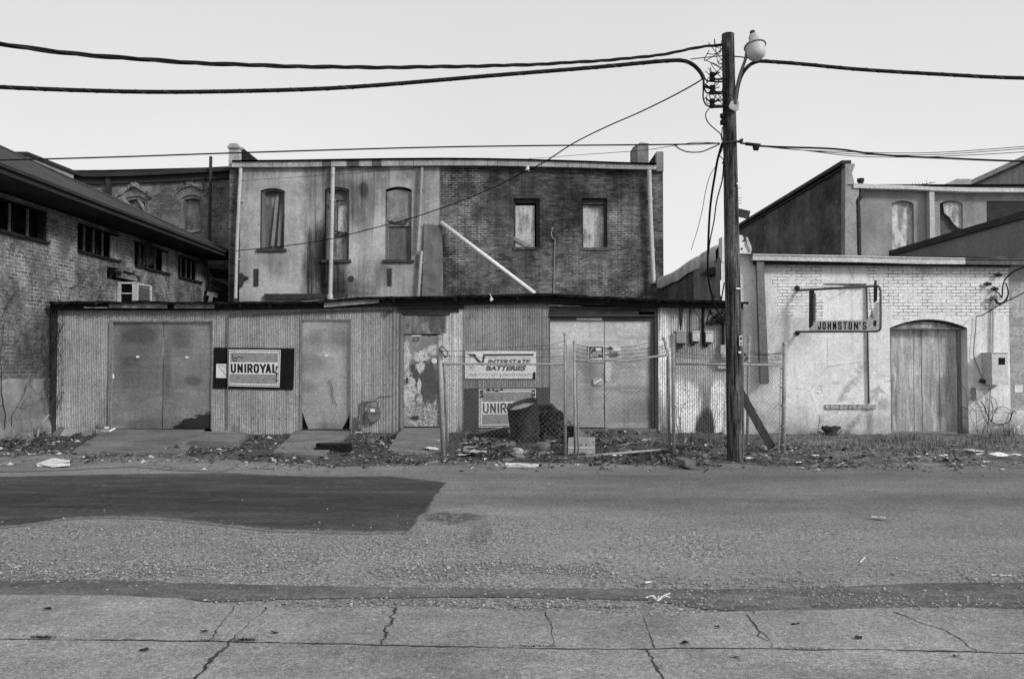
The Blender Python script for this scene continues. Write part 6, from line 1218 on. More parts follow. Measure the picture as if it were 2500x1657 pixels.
mb = MB(); mb.bar((XS - .0, YR - .2, zt4 + .03), (XS - .0, 39, zt4 + .03), .3, .12); mb.bar((XS - .04, YR - .2, zt4 - .12), (XS - .04, 39, zt4 - .12), .07, .05); mb.build('coping', M['roof_dark'], Bd)
mb = MB(); mb.prism([PY(x, y, YR - .25) for x, y in ((2063, 640), (2095, 640), (2097, 456), (2088, 453), (2080, 423), (2087, 405), (2087, 400), (2064, 400))], (0, .3, 0)); mb.build('parapet_pier', M['rear_stucco'], Bd)
mb = MB(); gp2 = [(2084, 448, 459), (2225, 453, 462), (2280, 456, 465), (2360, 458, 468), (2700, 462, 470)]
for (a, t0, b0), (c, t1, b1) in zip(gp2, gp2[1:]): mb.hexa([PY(a, b0, YR - .3), PY(c, b1, YR - .3), PY(c, t1, YR - .3), PY(a, t0, YR - .3)], [PY(a, b0, YR - .3) + Vector((0, .25, 0)), PY(c, b1, YR - .3) + Vector((0, .25, 0)), PY(c, t1, YR - .3) + Vector((0, .25, 0)), PY(a, t0, YR - .3) + Vector((0, .25, 0))])
mb.build('gutter', plain('rear_gutter', .55, .2, 1.0), Bd)
mb = MB(); mb.face([(XS, YR - .3, rz_(455)), (30, YR - .3, rz_(455)), (30, 39, rz_(455)), (XS, 39, rz_(455))]); mb.build('roof', M['tar'], Bd)
mb = MB(); mb.box(rx_(2265), rx_(2277), YR - .25, YR - .05, rz_(640), rz_(464)); mb.build('downspout', M['pipe'], Bd)
mb = MB(); mb.tube(spline([PY(2101, 437, YR - .2), PY(2101, 470, YR - .2), PY(2100, 480, YR - .2), PY(2093, 492, YR - .2), PY(2094, 510, YR - .2), PY(2096, 600, YR - .2), PY(2097, 640, YR - .2)], 5), .085, 10); mb.lathe(PY(2101, 440, YR - .2), (0, 0, 1), [(-.05, .085), (-.05, .11), (.05, .11), (.05, 0)], 12); mb.build('stack_pipe', M['iron'], Bd)
for k, h in enumerate(hs):
    mb = MB(); slab(mb, frr, h[0], h[1], h[2], h[3] + h[4], .14 if k == 0 else .2, .24); w_ = mb.build('window', stained_ply('arched_fill', .62, .30, .47) if k == 0 else plain('dark_fill', .09, .5, 2.5), Bd)
    if k == 1: mb = MB(); mb.prism([PY(x, y, YR + .08) for x, y in ((2303, 498), (2315, 493), (2335, 493), (2352, 498), (2353, 560), (2340, 556), (2330, 548), (2318, 530), (2306, 520))][::-1], (0, .04, 0)); mb.build('torn_board', M['ply_pale'], w_)
mb = MB(); slab(mb, frr, rx_(2416), rx_(2600), rz_(640), rz_(491), -.02, .02); mb.build('dark_panel', plain('dark_cladding', .045, .4, 2.0), Bd)
t = thing('tv_antenna', 'bent rooftop television antenna on the rear building', 'antenna', PY(2256, 455, 27)[:])
mb = MB(); mb.tube([PY(2226, 454, 27), PY(2284, 445, 27)], .012, 5); mb.tube([PY(2256, 457, 27), PY(2262, 449, 27)], .012, 5)
for x in (2228, 2236, 2244, 2252, 2262, 2272): mb.tube([PY(x - 1, 452 - (x - 2228) * .14 - 8 + (x % 7), 27), PY(x + 2, 453 - (x - 2228) * .14 + 4, 27)], .008, 4)
mb.build('boom', M['iron_mid'], t)
t = thing('chimney_box', 'small flat roof chimney box on the rear building', 'chimney', PY(2340, 458, 28)[:])
mb = MB(); c = lambda x, y: PY(x, y, 28.0); mb.prism([c(2343, 460), c(2370, 460), c(2370, 437), c(2343, 437)], (0, 1, 0)); mb.prism([c(2312, 458), c(2343, 460), c(2343, 437), c(2338, 436), c(2312, 448)], (0, .3, 0)); mb.build('stack', M['side_plaster'], t)
t = thing('gable_roof_building', 'grey sloping roof of a taller building at the right edge', 'building', (16.5, 32, 0))
mb = MB(); P1, P2 = PY(2362, 457, 36.0), PY(2520, 387, 29.0); mb.prism([P1, P2, P2 + Vector((0, 0, -7)), P1 + Vector((0, 0, -6))], (9, 0, 0)); mb.build('wall', M['rear_stucco'], t)
mb = MB(); mb.bar(P1 + Vector((0, 0, .08)), P2 + Vector((0, 0, .08)), .3, .2); mb.build('verge_trim', M['gutter'], t)
# low parapet wall between
t = thing('low_parapet_wall', 'grey block parapet with dark coping rising over the white building roof', 'wall', (12, 22, 0))
Xp = (2165 - 1250) / F * YR; zt5 = 4.97; mb = MB(); mb.box(Xp, Xp + .3, 17.9, YR - .35, 2, zt5); mb.build('wall', plain('parapet_block', .22, .25, .8), t)
mb = MB(); mb.box(Xp - .06, Xp + .36, 17.9, YR - .35, zt5 + .001, zt5 + .17); mb.build('coping', M['roof_dark'], t)

# ---------------------------------------------------------------- utility pole
YP = 13.0
base = PZ(1797, 1125); topp = PY(1777, 84, YP)
U = thing('utility_pole', 'dark weathered timber utility pole carrying all the cables', 'pole', base[:])
def pole_c(z): t_ = (z - base.z) / (topp.z - base.z); return base.lerp(topp, t_)
def pole_at(x, y, off=-.16): p_ = PY(x, y, YP); c_ = pole_c(p_.z); return Vector((p_.x, c_.y + off, p_.z))
mb = MB(); rows = []; nseg, nr = 36, 90
for j in range(nr + 1):
    z = base.z - .1 + (topp.z - base.z + .1) * j / nr; c_ = pole_c(z); r_ = .142 - .044 * max(0, z) / topp.z
    rows.append([(c_.x + math.cos(2 * math.pi * k / nseg) * r_ * (1 + .03 * mnoise.noise(Vector((math.cos(2 * math.pi * k / nseg) * 4, math.sin(2 * math.pi * k / nseg) * 4, z * .5)))), c_.y + math.sin(2 * math.pi * k / nseg) * r_, z + (.03 * mnoise.noise(Vector((k, 3, 1))) if j == nr else 0)) for k in range(nseg)])
mb.grid(rows, 0, True); mb.f.append(tuple(range((nr) * nseg, (nr + 1) * nseg))); mb.mi.append(0); mb.build('shaft', M['pole'], U, True)
t = MB(); t.prism([pole_at(1799, 844, -.146), pole_at(1807, 844, -.138), pole_at(1807, 820, -.138), pole_at(1799, 820, -.146)], (0, -.006, 0)); npz = t.build('number_plate', M['sign_white'], U)
lettering('1', (pole_at(1801.5, 831, -.156), pole_at(1805.5, 831, -.151), pole_at(1801.5, 822.5, -.156)), M['ink'], npz, 0, .01, .001); lettering('0', (pole_at(1801, 842.5, -.156), pole_at(1805.5, 842.5, -.151), pole_at(1801, 834, -.156)), M['ink'], npz, 0, .01, .001)
for (x, y, w_, h_) in ((1801, 860, 3.5, 2.5), (1797, 706, 5, 1.8), (1796, 453, 3, 2)): t = MB(); t.prism([pole_at(x - w_, y + h_, -.145), pole_at(x + w_, y + h_, -.138), pole_at(x + w_, y - h_, -.138), pole_at(x - w_, y - h_, -.145)], (0, -.005, 0)); t.build('tag', M['white'], U)
for (y,) in ((198,), (229,), (262,)):
    t = MB(); a = pole_at(1765, y, -.08); t.bar(a + Vector((-.22, 0, 0)), a + Vector((.02, 0, 0)), .035, .022); t.build('insulator_bracket', M['iron'], U)
    t = MB(); c_ = a + Vector((-.20, -.02, .03)); rnd = random.Random(int(y))
    t.lathe(c_ + Vector((0, 0, -.07)), (0, 0, 1), [(0, 0), (0, .045), (.05, .05), (.07, .03), (.09, .05), (.14, .045), (.15, 0)], 10)
    for k in range(8): a_ = rnd.uniform(0, 6.3); t.tube([c_, c_ + Vector((math.cos(a_) * .13, rnd.uniform(-.08, .08), .06 + abs(math.sin(a_)) * .1))], .008, 4)
    t.build('insulator', M['rubber'], U)
t = MB(); t.lathe(pole_at(1763, 293, -.06) + Vector((0, 0, -.09)), (0, 0, 1), [(0, 0), (0, .05), (.06, .05), (.07, .03), (.1, .03), (.11, .05), (.17, .05), (.18, 0)], 10); t.build('clamp', M['rubber'], U)
t = MB(); t.tube([pole_at(1760, 352, -.1), pole_at(1806, 350, -.12)], .02, 6); t.lathe(pole_at(1803, 350, -.15), (0, -1, 0), [(0, .03), (.04, .03), (.05, 0)], 8); t.build('through_bolt', M['iron'], U)
for (y,) in ((483,), (490,), (497,), (460,)): t = MB(); t.tube([pole_at(1803, y, 0), pole_at(1811, y - 1.5, 0)], .004, 4); t.build('nail', M['iron'], U)
t = MB(); t.tube([pole_at(1767 + (y - 120) * .02, y, -.125) for y in range(118, 330, 15)], .013, 6); t.tube([pole_at(1772 + (y - 120) * .02, y, -.14) for y in range(125, 300, 15)], .009, 5); t.build('riser', M['rubber'], U)
mb = MB(); rnd = random.Random(5)
for k in range(7):
    x0 = 1764; y0_ = rnd.uniform(112, 240); pts = [pole_at(x0, y0_, -.1)]
    for j in range(3): pts.append(pole_at(1764 - rnd.uniform(3, 42), y0_ + rnd.uniform(-20, 38), -.1 + rnd.uniform(-.1, .05)))
    pts.append(pole_at(1764, y0_ + rnd.uniform(20, 70), -.1)); mb.tube(spline(pts, 6), .006, 5, False)
for pts in (((1765, 118), (1745, 138), (1722, 152), (1716, 151), (1728, 129)), ((1763, 128), (1740, 138), (1724, 137)), ((1718, 152), (1748, 168), (1760, 178)), ((1760, 166), (1748, 180), (1726, 196), (1722, 208), (1730, 200))): mb.tube(spline([pole_at(x, y, -.1) for x, y in pts], 5), .007, 5, False)
tag(mb.build('jumper_wires', M['rubber']), 'tangled jumper wires looping off the left side of the pole top', 'wires')

# lamp
L = thing('street_lamp', 'bulb shaped white glass yard lamp on a curved arm beside the pole top', 'street lamp', pole_at(1786, 265, -.2)[:])
YLm = 12.55
def lp(x, y, Y=YLm): return PY(x, y, Y)
mb = MB(); mb.prism([pole_at(x, y, -.13) for x, y in ((1772, 268), (1777, 257), (1785, 250), (1793, 251), (1797, 258), (1796, 276), (1788, 279), (1776, 274))][::-1], (0, -.05, 0)); mb.build('mounting_plate', M['lamp_body'], L)
mb = MB(); mb.tube(spline([pole_at(1789, 262, -.17), PY(1797, 225, 12.78), PY(1806, 185, 12.68), PY(1819, 148, 12.6), PY(1823, 128, 12.55)], 6), .026, 10); mb.build('arm', M['iron_mid'], L, True)
ax = (lp(1838, 70) - lp(1845, 149)).normalized(); ax = (ax + Vector((0, .25, 0))).normalized(); cR = lp(1843, 112)
sc = YLm / F
mb = MB(); mb.lathe(cR, ax, [(-1 * sc, 25.5 * sc), (0, 26.5 * sc), (2 * sc, 25 * sc), (7 * sc, 15 * sc), (9 * sc, 12.5 * sc), (24 * sc, 12 * sc), (30 * sc, 9.5 * sc), (33 * sc, 6 * sc), (33 * sc, 0)], 28); mb.build('housing', M['lamp_body'], L, True)
mb = MB(); mb.lathe(cR + ax * 33 * sc, ax, [(0, 6.3 * sc), (2 * sc, 5.5 * sc), (3 * sc, 6.5 * sc), (8 * sc, 6.2 * sc), (10 * sc, 4 * sc), (10.5 * sc, 0)], 16); mb.build('photocell', M['iron'], L, True)
mb = MB(); mb.lathe(cR, -ax, [(1 * sc, 24.5 * sc), (10 * sc, 23.5 * sc), (24 * sc, 22 * sc), (30 * sc, 20 * sc), (35 * sc, 14 * sc), (38 * sc, 6 * sc), (38.5 * sc, 0)], 28); mb.build('globe', M['globe'], L, True)
mb = MB(); mb.lathe(cR, ax, [(-3 * sc, 25.7 * sc), (-3 * sc, 27 * sc), (-1.2 * sc, 27 * sc), (-1.2 * sc, 25.7 * sc)], 28); mb.build('rim', M['iron_mid'], L)

# ---------------------------------------------------------------- cables
def cable(name, pts, Ya, Yb, r, mat, lab, cat='cable', group=None, extra=()):
    mb = MB(); mb.tube(pxline(pts, Ya, Yb), r, 8, False)
    if r > .028:      # lashing wire wound round the thick cables
        pa_ = pxline(pts, Ya, Yb, 24); acc = 0; h_ = []
        for i, p_ in enumerate(pa_):
            if i: acc += (p_ - pa_[i - 1]).length
            h_.append(p_ + Vector((0, math.cos(acc * 16), math.sin(acc * 16))) * (r + .002))
        mb.tube(h_, .0028, 4, False, 1)
    for p_, a, b, rr in extra: mb.tube(pxline(p_, a, b), rr, 7, False)
    return tag(mb.build(name, [M[mat], M['wire']] if r > .028 else M[mat], None, True), lab, cat, group)
# twisted upper cable: three strands wound round each other
path = pxline([(-400, 40), (-80, 96), (0, 108), (100, 122), (200, 133), (300, 142), (400, 149), (500, 155), (600, 159), (700, 162), (900, 165), (1100, 163), (1300, 158), (1500, 146), (1620, 133), (1690, 119), (1725, 113), (1768, 110)], 7.0, 13.0, 16)
mb = MB(); acc = 0
for s_ in range(3):
    acc = 0; pts = []
    for i, p_ in enumerate(path):
        if i: acc += (p_ - path[i - 1]).length
        a_ = acc * 2 * math.pi / 1.15 + s_ * 2 * math.pi / 3; pts.append(p_ + Vector((0, math.cos(a_), math.sin(a_))) * .014)
    mb.tube(pts, .0135 if s_ < 2 else .009, 6, False)
tag(mb.build('twisted_cable', M['rubber'], None, True), 'twisted three strand overhead cable, uppermost, sagging to the pole top', 'cable')
cable('overhead_cable', [(-400, 192), (-60, 209), (0, 213), (200, 221), (420, 225), (700, 220), (900, 210), (1200, 185), (1450, 165), (1600, 151), (1660, 148), (1688, 156), (1708, 174), (1717, 190)], 12.0, 12.9, .034, 'rubber', 'thick black overhead cable left of the pole, splitting in three', 'cable', None,
      [(((1717, 186), (1724, 196), (1735, 199), (1766, 200)), 12.9, 12.9, .013), (((1717, 186), (1719, 205), (1722, 222), (1732, 228), (1766, 230)), 12.9, 12.9, .013), (((1717, 186), (1717, 220), (1717, 240), (1724, 256), (1740, 262), (1766, 262)), 12.9, 12.9, .013)])
cable('overhead_cable', [(1797, 245), (1801, 215), (1808, 190), (1818, 172), (1832, 158), (1848, 151), (1865, 150), (1950, 156), (2100, 170), (2300, 182), (2500, 191), (2900, 196)], 12.9, 12.2, .030, 'rubber', 'thick black overhead cable right of the pole, bending down behind the lamp', 'cable')
cable('messenger_wire', [(1686, 145), (1720, 141), (1768, 136)], 12.9, 12.95, .008, 'rubber', 'short steel wire tying the thick cable to the pole top', 'wire', None, [(((1791, 138), (1820, 141), (1850, 148)), 12.95, 12.8, .010)])
cable('span_wire', [(-400, 398), (0, 391), (300, 383), (560, 374), (1000, 361), (1300, 356), (1640, 353), (1757, 350)], 12.0, 12.9, .012, 'rubber', 'single long wire crossing in front of the brick roofline', 'wire', None, [(((1645, 353), (1660, 364), (1680, 371), (1710, 371), (1735, 362), (1757, 352)), 12.85, 12.9, .010)])
cable('span_wire', [(1290, 388), (1420, 378), (1560, 368), (1650, 355), (1700, 348), (1757, 350)], 25.2, 12.9, .006, 'rubber', 'hair thin wire from the brick gutter up to the pole', 'wire')
cable('service_drop', [(575, 612), (620, 608), (700, 600), (800, 585), (900, 560), (1000, 534), (1100, 500), (1200, 460), (1270, 425), (1330, 395), (1400, 350), (1480, 310), (1560, 275), (1640, 236), (1700, 203), (1718, 190)], 25.2, 12.9, .012, 'rubber', 'wavy service wire dropping from the pole to the rendered wall', 'wire')
cable('span_wire', [(586, 442), (760, 430), (900, 420), (1070, 406)], 25.2, 25.2, .006, 'rubber', 'thin wire strung along the top of the grey render', 'wire')
cable('service_cable', [(1806, 349), (1825, 352), (1850, 356), (1900, 359), (2000, 362), (2060, 366), (2130, 376), (2210, 382), (2300, 386), (2500, 394), (2900, 402)], 12.9, 12.0, .016, 'rubber', 'black service cable running right from the pole with a splice', 'cable', None, [(((1820, 351), (1856, 355)), 12.87, 12.85, .028), (((1840, 361), (1846, 360), (1852, 361)), 12.8, 12.8, .05)])
for e_, m_, lab in ((358, 374, 'topmost of three thin wires spreading to the right edge'), (363, 379, 'middle one of three thin wires spreading to the right edge'), (371, 384, 'lowest of three thin wires spreading to the right edge')):
    cable('thin_wire', [(1852, 357), (1960, 367), (2080, m_ - 3), (2200, m_), (2320, m_ - 3), (2500, e_), (2800, e_ - 22)], 12.85, 13.4, .006, 'rubber', lab, 'wire', 'thin wires right of the pole')
cable('service_wire', [(2900, 590), (2560, 630), (2500, 652), (2470, 666), (2452, 684)], 13.0, 17.5, .016, 'rubber', 'black wire curving in from the right to the service loop', 'wire')
cable('service_wire', [(2900, 500), (2560, 680), (2500, 714), (2440, 745), (2400, 768), (2384, 771)], 13.0, 17.6, .011, 'rubber', 'straight thin wire from the right edge to the arched door wall', 'wire')
def hang(pts, Ya, Yb, r, lab):
    mb = MB(); n_ = len(pts) - 1; mb.tube(spline([PY(x, y, Ya + (Yb - Ya) * i / n_) for i, (x, y) in enumerate(pts)], 8), r, 6, False); tag(mb.build('drop_wire', M['rubber'], None, True), lab, 'wire', 'wires hanging beside the pole')
hang([(1763, 350), (1752, 390), (1745, 430), (1737, 480), (1732, 530), (1729, 600), (1728, 650), (1731, 690), (1741, 730), (1753, 760), (1772, 784)], 12.85, 17.0, .020, 'thickest drop wire, hanging from the pole bolt to the shed roof')
hang([(1767, 395), (1763, 440), (1750, 490), (1743, 540), (1733, 590), (1730, 620)], 12.9, 14.5, .011, 'drop wire nearest the pole, joining the thick one')
hang([(1752, 400), (1733, 430), (1722, 470), (1715, 510), (1703, 560), (1692, 595), (1688, 610)], 12.9, 17.6, .006, 'faintest drop wire, swinging left to the parapet cap')
hang([(1764, 310), (1762, 330), (1766, 345), (1763, 365), (1757, 380), (1766, 390), (1763, 400)], 12.85, 12.85, .008, 'kinked drop wire close to the pole above the bolt')
hang([(1734, 262), (1724, 275), (1724, 290), (1732, 303), (1745, 315), (1759, 328), (1763, 345)], 12.85, 12.85, .009, 'loop wire from the lowest insulator to the pole side')
hang([(1768, 690), (1763, 720), (1758, 745), (1748, 755)], 16.8, 17.2, .014, 'short drop wire bending to the shed eaves')
# plank jutting behind the pole, timber brace at its foot
mb = MB(); mb.bar(pole_at(1790, 508, .22), PY(1829, 525, 13.25), .05, .13, (0, 0, 1)); tag(mb.build('loose_plank', M['dark_board']), 'short dark plank end jutting right from behind the pole', 'plank')
mb = MB(); mb.bar(PY(1806, 955, 13.45), PY(1884, 1092, 13.9), .04, .135, (0, -1, 0) if False else (.86, 0, .5)); tag(mb.build('timber_brace', wood('brace_timber', .07, .35, 'z')), 'dark timber brace leaning from the pole to the ground', 'plank')

# ---------------------------------------------------------------- chain-link fences
def ground_pt(x, y): return PZ(x, y, 0.0)
def mesh_net(mb, A, B, z0f, z1f, pitch=.058, r=.0017):
    """chain-link between A and B (plan), from z0f to z1f"""
    A, B = Vector(A), Vector(B); Ln = (B - A).length; d = (B - A) / Ln; nr = Vector((-d.y, d.x, 0))
    def clip(c, s_):
        H0 = max(z0f(0), z0f(Ln)); pts = []
        # line v = s*(u) + c
        u0, u1 = 0.0, Ln
        lo = min(z0f(0), z0f(Ln)); hi = max(z1f(0), z1f(Ln))
        if s_ > 0: u0 = max(u0, lo - c); u1 = min(u1, hi - c)
        else: u0 = max(u0, c - hi); u1 = min(u1, c - lo)
        if u1 - u0 < .02: return
        mb.tube([A + d * u0 + Vector((0, 0, s_ * u0 + c)) + nr * .003 * s_, A + d * u1 + Vector((0, 0, s_ * u1 + c)) + nr * .003 * s_], r, 3, False)
    lo = min(z0f(0), z0f(Ln)); hi = max(z1f(0), z1f(Ln)); k = lo - Ln
    p_ = pitch * 1.414
    while k < hi: clip(k, 1); k += p_
    k = lo
    while k < hi + Ln: clip(k, -1); k += p_
def barb(mb, pts, seed):
    pts = spline(pts, 5); mb.tube(pts, .0035, 4, False); rnd = random.Random(seed)
    for a, b in zip(pts, pts[1:]):
        for k in range(max(1, int((b - a).length / .13))):
            c_ = a.lerp(b, rnd.random()); v = Vector((rnd.uniform(-.4, .4), rnd.uniform(-1, 1), rnd.uniform(-1, 1))).normalized() * .022; mb.tube([c_ - v, c_ + v], .0025, 3, False)
def post(parent, xt, yt, xb, yb, dia, Y, cap=True, name='post', sink=True):
    a, b = PY(xb, yb, Y), PY(xt, yt, Y)
    if sink: a = a + (a - b).normalized() * max(0, a.z) + (a - b).normalized() * .05
    r_ = dia / 2 / F * Y; mb = MB(); mb.tube([a, a.lerp(b, .5), b], r_, 10)
    if cap: mb.lathe(b, (0, 0, 1), [(-.03, r_ * 1.15), (.01, r_ * 1.15), (.03, r_ * .6), (.035, 0)], 10)
    return mb.build(name, M['galv'], parent, True)
YF = 13.6
FA = thing('chain_link_fence', 'chain link fence panel before the battery board, barbed wire on top', 'fence', PZ(1230, 1112)[:])
post(FA, 1073, 822, 1083, 1114, 12, YF); post(FA, 1380, 815, 1380, 1112, 8, YF)
mb = MB(); mb.tube([PY(1084, 885, YF - .02), PY(1093, 1075, YF + .3)], .022, 8); mb.build('brace', M['galv'], FA)
mb = MB(); mb.tube([PY(1080, 888, YF), PY(1180, 888, YF), PY(1376, 889, YF)], .019, 8); mb.lathe(PY(1097, 888, YF) + Vector((-.06, 0, 0)), (1, 0, 0), [(0, .019), (0, .03), (.1, .03), (.1, .019)], 8); mb.build('rail', M['galv'], FA)
za = lambda u: .06
zr = lambda u: VZ(889, YF)
mb = MB(); mesh_net(mb, PZ(1084, 1113)[:2] + (0,) if False else (PY(1085, 888, YF).x, YF, 0), (PY(1376, 889, YF).x, YF, 0), za, zr); mb.build('mesh', M['wire'], FA)
mb = MB(); barb(mb, [PY(1078, 856, YF), PY(1095, 857, YF), PY(1230, 855, YF), PY(1378, 850, YF)], 1); barb(mb, [PY(1078, 868, YF), PY(1150, 872, YF), PY(1260, 874, YF), PY(1378, 869, YF)], 2); barb(mb, [PY(1160, 856, YF), PY(1270, 846, YF), PY(1340, 843, YF), PY(1378, 832, YF)], 3)
for k in range(3): barb(mb, [PY(1077, 845, YF - .05), PY(1086, 851, YF - .08), PY(1093, 862, YF - .06), PY(1088, 872, YF - .05), PY(1080, 866 - k * 4, YF - .07), PY(1072, 848 + k * 3, YF - .05)], 4 + k)
mb.build('barbed_wire', M['iron'], FA)
G = thing('fence_gate', 'bent chain link gate standing open frame before the bright doors', 'gate', PZ(1500, 1110)[:])
post(G, 1402, 834, 1404, 1116, 6.5, 13.5); post(G, 1409, 905, 1412, 1112, 4, 13.55, False)
mb = MB(); mb.tube(spline([PY(1404, 880, 13.5), PY(1470, 880, 13.5), PY(1536, 880, 13.5), PY(1580, 873, 13.55), PY(1630, 866, 13.6)], 5), .02, 8); mb.build('rail', M['galv'], G, True); mb = MB(); mb.tube([PY(1408, 1116, 13.35), PY(1500, 1107, 13.5), PY(1632, 1096, 13.8)], .022, 8); mb.build('rail', M['galv'], G, True); mb = MB(); mb.tube([PY(1409, 1038, 13.5), PY(1403, 1038, 13.5)], .015, 6); mb.build('hinge', M['galv'], G, True); mb = MB(); mb.tube([PY(1383, 1040, 13.6), PY(1404, 1035, 13.5)], .016, 6); mb.build('hinge', M['galv'], G, True)
mb = MB(); mb.tube([PY(1620, 823, 13.6), PY(1631, 866, 13.62), PY(1633, 980, 13.65), PY(1635, 1108, 13.7)], .024, 8); mb.tube([PY(1628, 880, 13.65), PY(1629, 1080, 13.65)], .012, 6); mb.build('stile', M['galv'], G, True)
mb = MB(); mesh_net(mb, (PY(1406, 882, 13.52).x, 13.52, 0), (PY(1630, 880, 13.62).x, 13.62, 0), lambda u: .14, lambda u: VZ(880, 13.55)); mb.build('mesh', M['wire'], G)
mb = MB()
for k, (ya_, yb_) in enumerate(((840, 826), (849, 843), (858, 850), (869, 858))): barb(mb, [PY(1403, ya_, 13.5), PY(1450, ya_ + 8, 13.5), PY(1540, ya_ + 6, 13.5), PY(1600, yb_ + 6, 13.55), PY(1624, yb_, 13.6)], 20 + k)
mb.build('barbed_wire', M['iron'], G)
FB = thing('chain_link_fence', 'chain link corner fence around the utility pole foot by the white wall', 'fence', PZ(1800, 1110)[:])
post(FB, 1644, 818, 1645, 1117, 8.5, 13.6); post(FB, 1916, 838, 1912, 1112, 10.5, 13.75); post(FB, 1829, 824, 1824, 1090, 7, 15.4)
mb = MB(); mb.tube([PY(1650, 888, 13.6), PY(1780, 889.5, 13.66), PY(1914, 891, 13.75)], .019, 8); mb.build('rail', M['galv'], FB, True); mb = MB(); mb.tube([PY(1829, 886, 15.4), PY(1914, 889, 13.77)], .018, 8); mb.build('rail', M['galv'], FB, True); mb = MB(); mb.tube([PY(1652, 1095, 13.6), PY(1653, 1112, 13.6)], .014, 6); mb.build('stub', M['galv'], FB, True)
mb = MB(); mesh_net(mb, (PY(1650, 888, 13.6).x, 13.6, 0), (PY(1910, 891, 13.75).x, 13.75, 0), lambda u: .06, lambda u: VZ(889, 13.68)); mesh_net(mb, (PY(1910, 891, 13.78).x, 13.78, 0), (PY(1827, 887, 15.4).x, 15.4, 0), lambda u: .06, lambda u: VZ(889, 13.75)); mb.build('mesh', M['wire'], FB)
mb = MB(); mb.tube([PY(1906, 892, 13.72), PY(1902, 1112, 13.72)], .008, 5)
for y in (900, 945, 990, 1040, 1085): mb.lathe(PY(1914 - (y - 838) * .014, y, 13.75) + Vector((0, 0, -.015)), (0, 0, 1), [(0, .037), (0, .044), (.03, .044), (.03, .037)], 10)
mb.build('tension_bar', M['galv'], FB)
mb = MB(); barb(mb, [PY(1645, 858, 13.6), PY(1700, 866, 13.6), PY(1760, 868, 13.65), PY(1830, 862, 13.7), PY(1870, 866, 13.72), PY(1914, 859, 13.75)], 31); barb(mb, [PY(1645, 870, 13.6), PY(1720, 875, 13.6), PY(1800, 873, 13.68), PY(1914, 880, 13.75)], 32); barb(mb, [PY(1829, 858, 15.4), PY(1870, 864, 14.6), PY(1914, 863, 13.77)], 33); barb(mb, [PY(1829, 866, 15.4), PY(1880, 868, 14.5), PY(1914, 880, 13.77)], 34)
for k in range(3): barb(mb, [PY(1816, 860 + k * 3, 13.6), PY(1822, 870, 13.6), PY(1818, 882, 13.62), PY(1824, 876 - k, 13.6)], 36 + k)
mb.build('barbed_wire', M['iron'], FB)

# ---------------------------------------------------------------- ramps, slabs and rubbish along the verge
def ramp(name, top_px, bot_px, lab, zt_=.13, mat='ramp', z0_=.0):
    """sloping concrete: far edge given at the wall, near edge on the ground"""
    a, b = [PY(x, y, YS - .06) + Vector((0, 0, .02)) for x, y in top_px]; c, d = [PZ(x, y, .075) for x, y in bot_px]
    mb = MB(); n_ = 14; rows = []
    for j in range(9):
        t_ = j / 8; rows.append([])
        for i in range(n_ + 1):
            p_ = a.lerp(b, i / n_).lerp(d.lerp(c, i / n_), t_); jj = .0 if j in (0,) else .05
            e_ = mnoise.noise(p_ * 2.3) * jj if (i in (0, n_) or j == 8) else 0
            rows[-1].append(p_ + Vector((e_ * (1 if i in (0, n_) else 0), e_ * (1 if j == 8 else 0), .004 * mnoise.noise(p_ * 3))))
    mb.grid(rows); edge = [r_[0] for r_ in rows] + rows[-1][1:] + [r_[-1] for r_ in rows[::-1]][1:]
    mb.grid([edge, [Vector((p_.x, p_.y, -.03)) for p_ in edge]])
    return tag(mb.build(name, M[mat]), lab, 'ramp')
ramp('concrete_ramp', ((262, 1049), (500, 1050)), ((452, 1106), (176, 1101)), 'broad worn concrete ramp up to the wide dark sheet doors')
ramp('concrete_ramp', ((722, 1052), (856, 1054)), ((790, 1111), (664, 1105)), 'narrow concrete ramp up to the single sheet door')
ramp('concrete_ramp', ((982, 1046), (1077, 1045)), ((1085, 1104), (944, 1100)), 'smooth concrete ramp up to the peeling door')
mb = MB(); tp = [PZ(462, 1075, .17), PZ(578, 1078, .17), PZ(607, 1056, .16), PZ(502, 1052, .16)]; bt = [Vector((p_.x, p_.y, -.02)) for p_ in tp]; mb.hexa(bt, tp); 
tag(mb.build('concrete_slab', M['ramp']), 'thick loose concrete slab lying under the tyre sign board', 'slab')
def rock(name, pts_c, r, lab, mat, seed, sq=(1, 1, .7), rot=0, cat='rubble', group=None, n_=3, am=.35):
    bm = bmesh.new(); bmesh.ops.create_icosphere(bm, subdivisions=n_, radius=1)
    mb = MB(); c_ = Vector(pts_c)
    for v in bm.verts:
        q_ = v.co.copy(); k = 1 + am * mnoise.noise(q_ * 1.4 + Vector((seed, 0, 0))) + am * .5 * mnoise.noise(q_ * 3.5 + Vector((0, seed, 0)))
        q_ = Vector((max(-.8, min(.8, q_.x * k)), max(-.8, min(.8, q_.y * k)), max(-.75, min(.75, q_.z * k)))); q_ = Vector((q_.x * sq[0], q_.y * sq[1], q_.z * sq[2])) * r
        x_ = q_.x * math.cos(rot) - q_.y * math.sin(rot); y_ = q_.x * math.sin(rot) + q_.y * math.cos(rot); mb.v.append(c_ + Vector((x_, y_, q_.z)))
    mb.f = [tuple(v.index for v in f.verts) for f in bm.faces]; mb.mi = [0] * len(mb.f); bm.free()
    return tag(mb.build(name, M[mat], None, False), lab, cat, group)
mb = MB(); P_ = lambda x, y, Y: PY(x, y, Y)
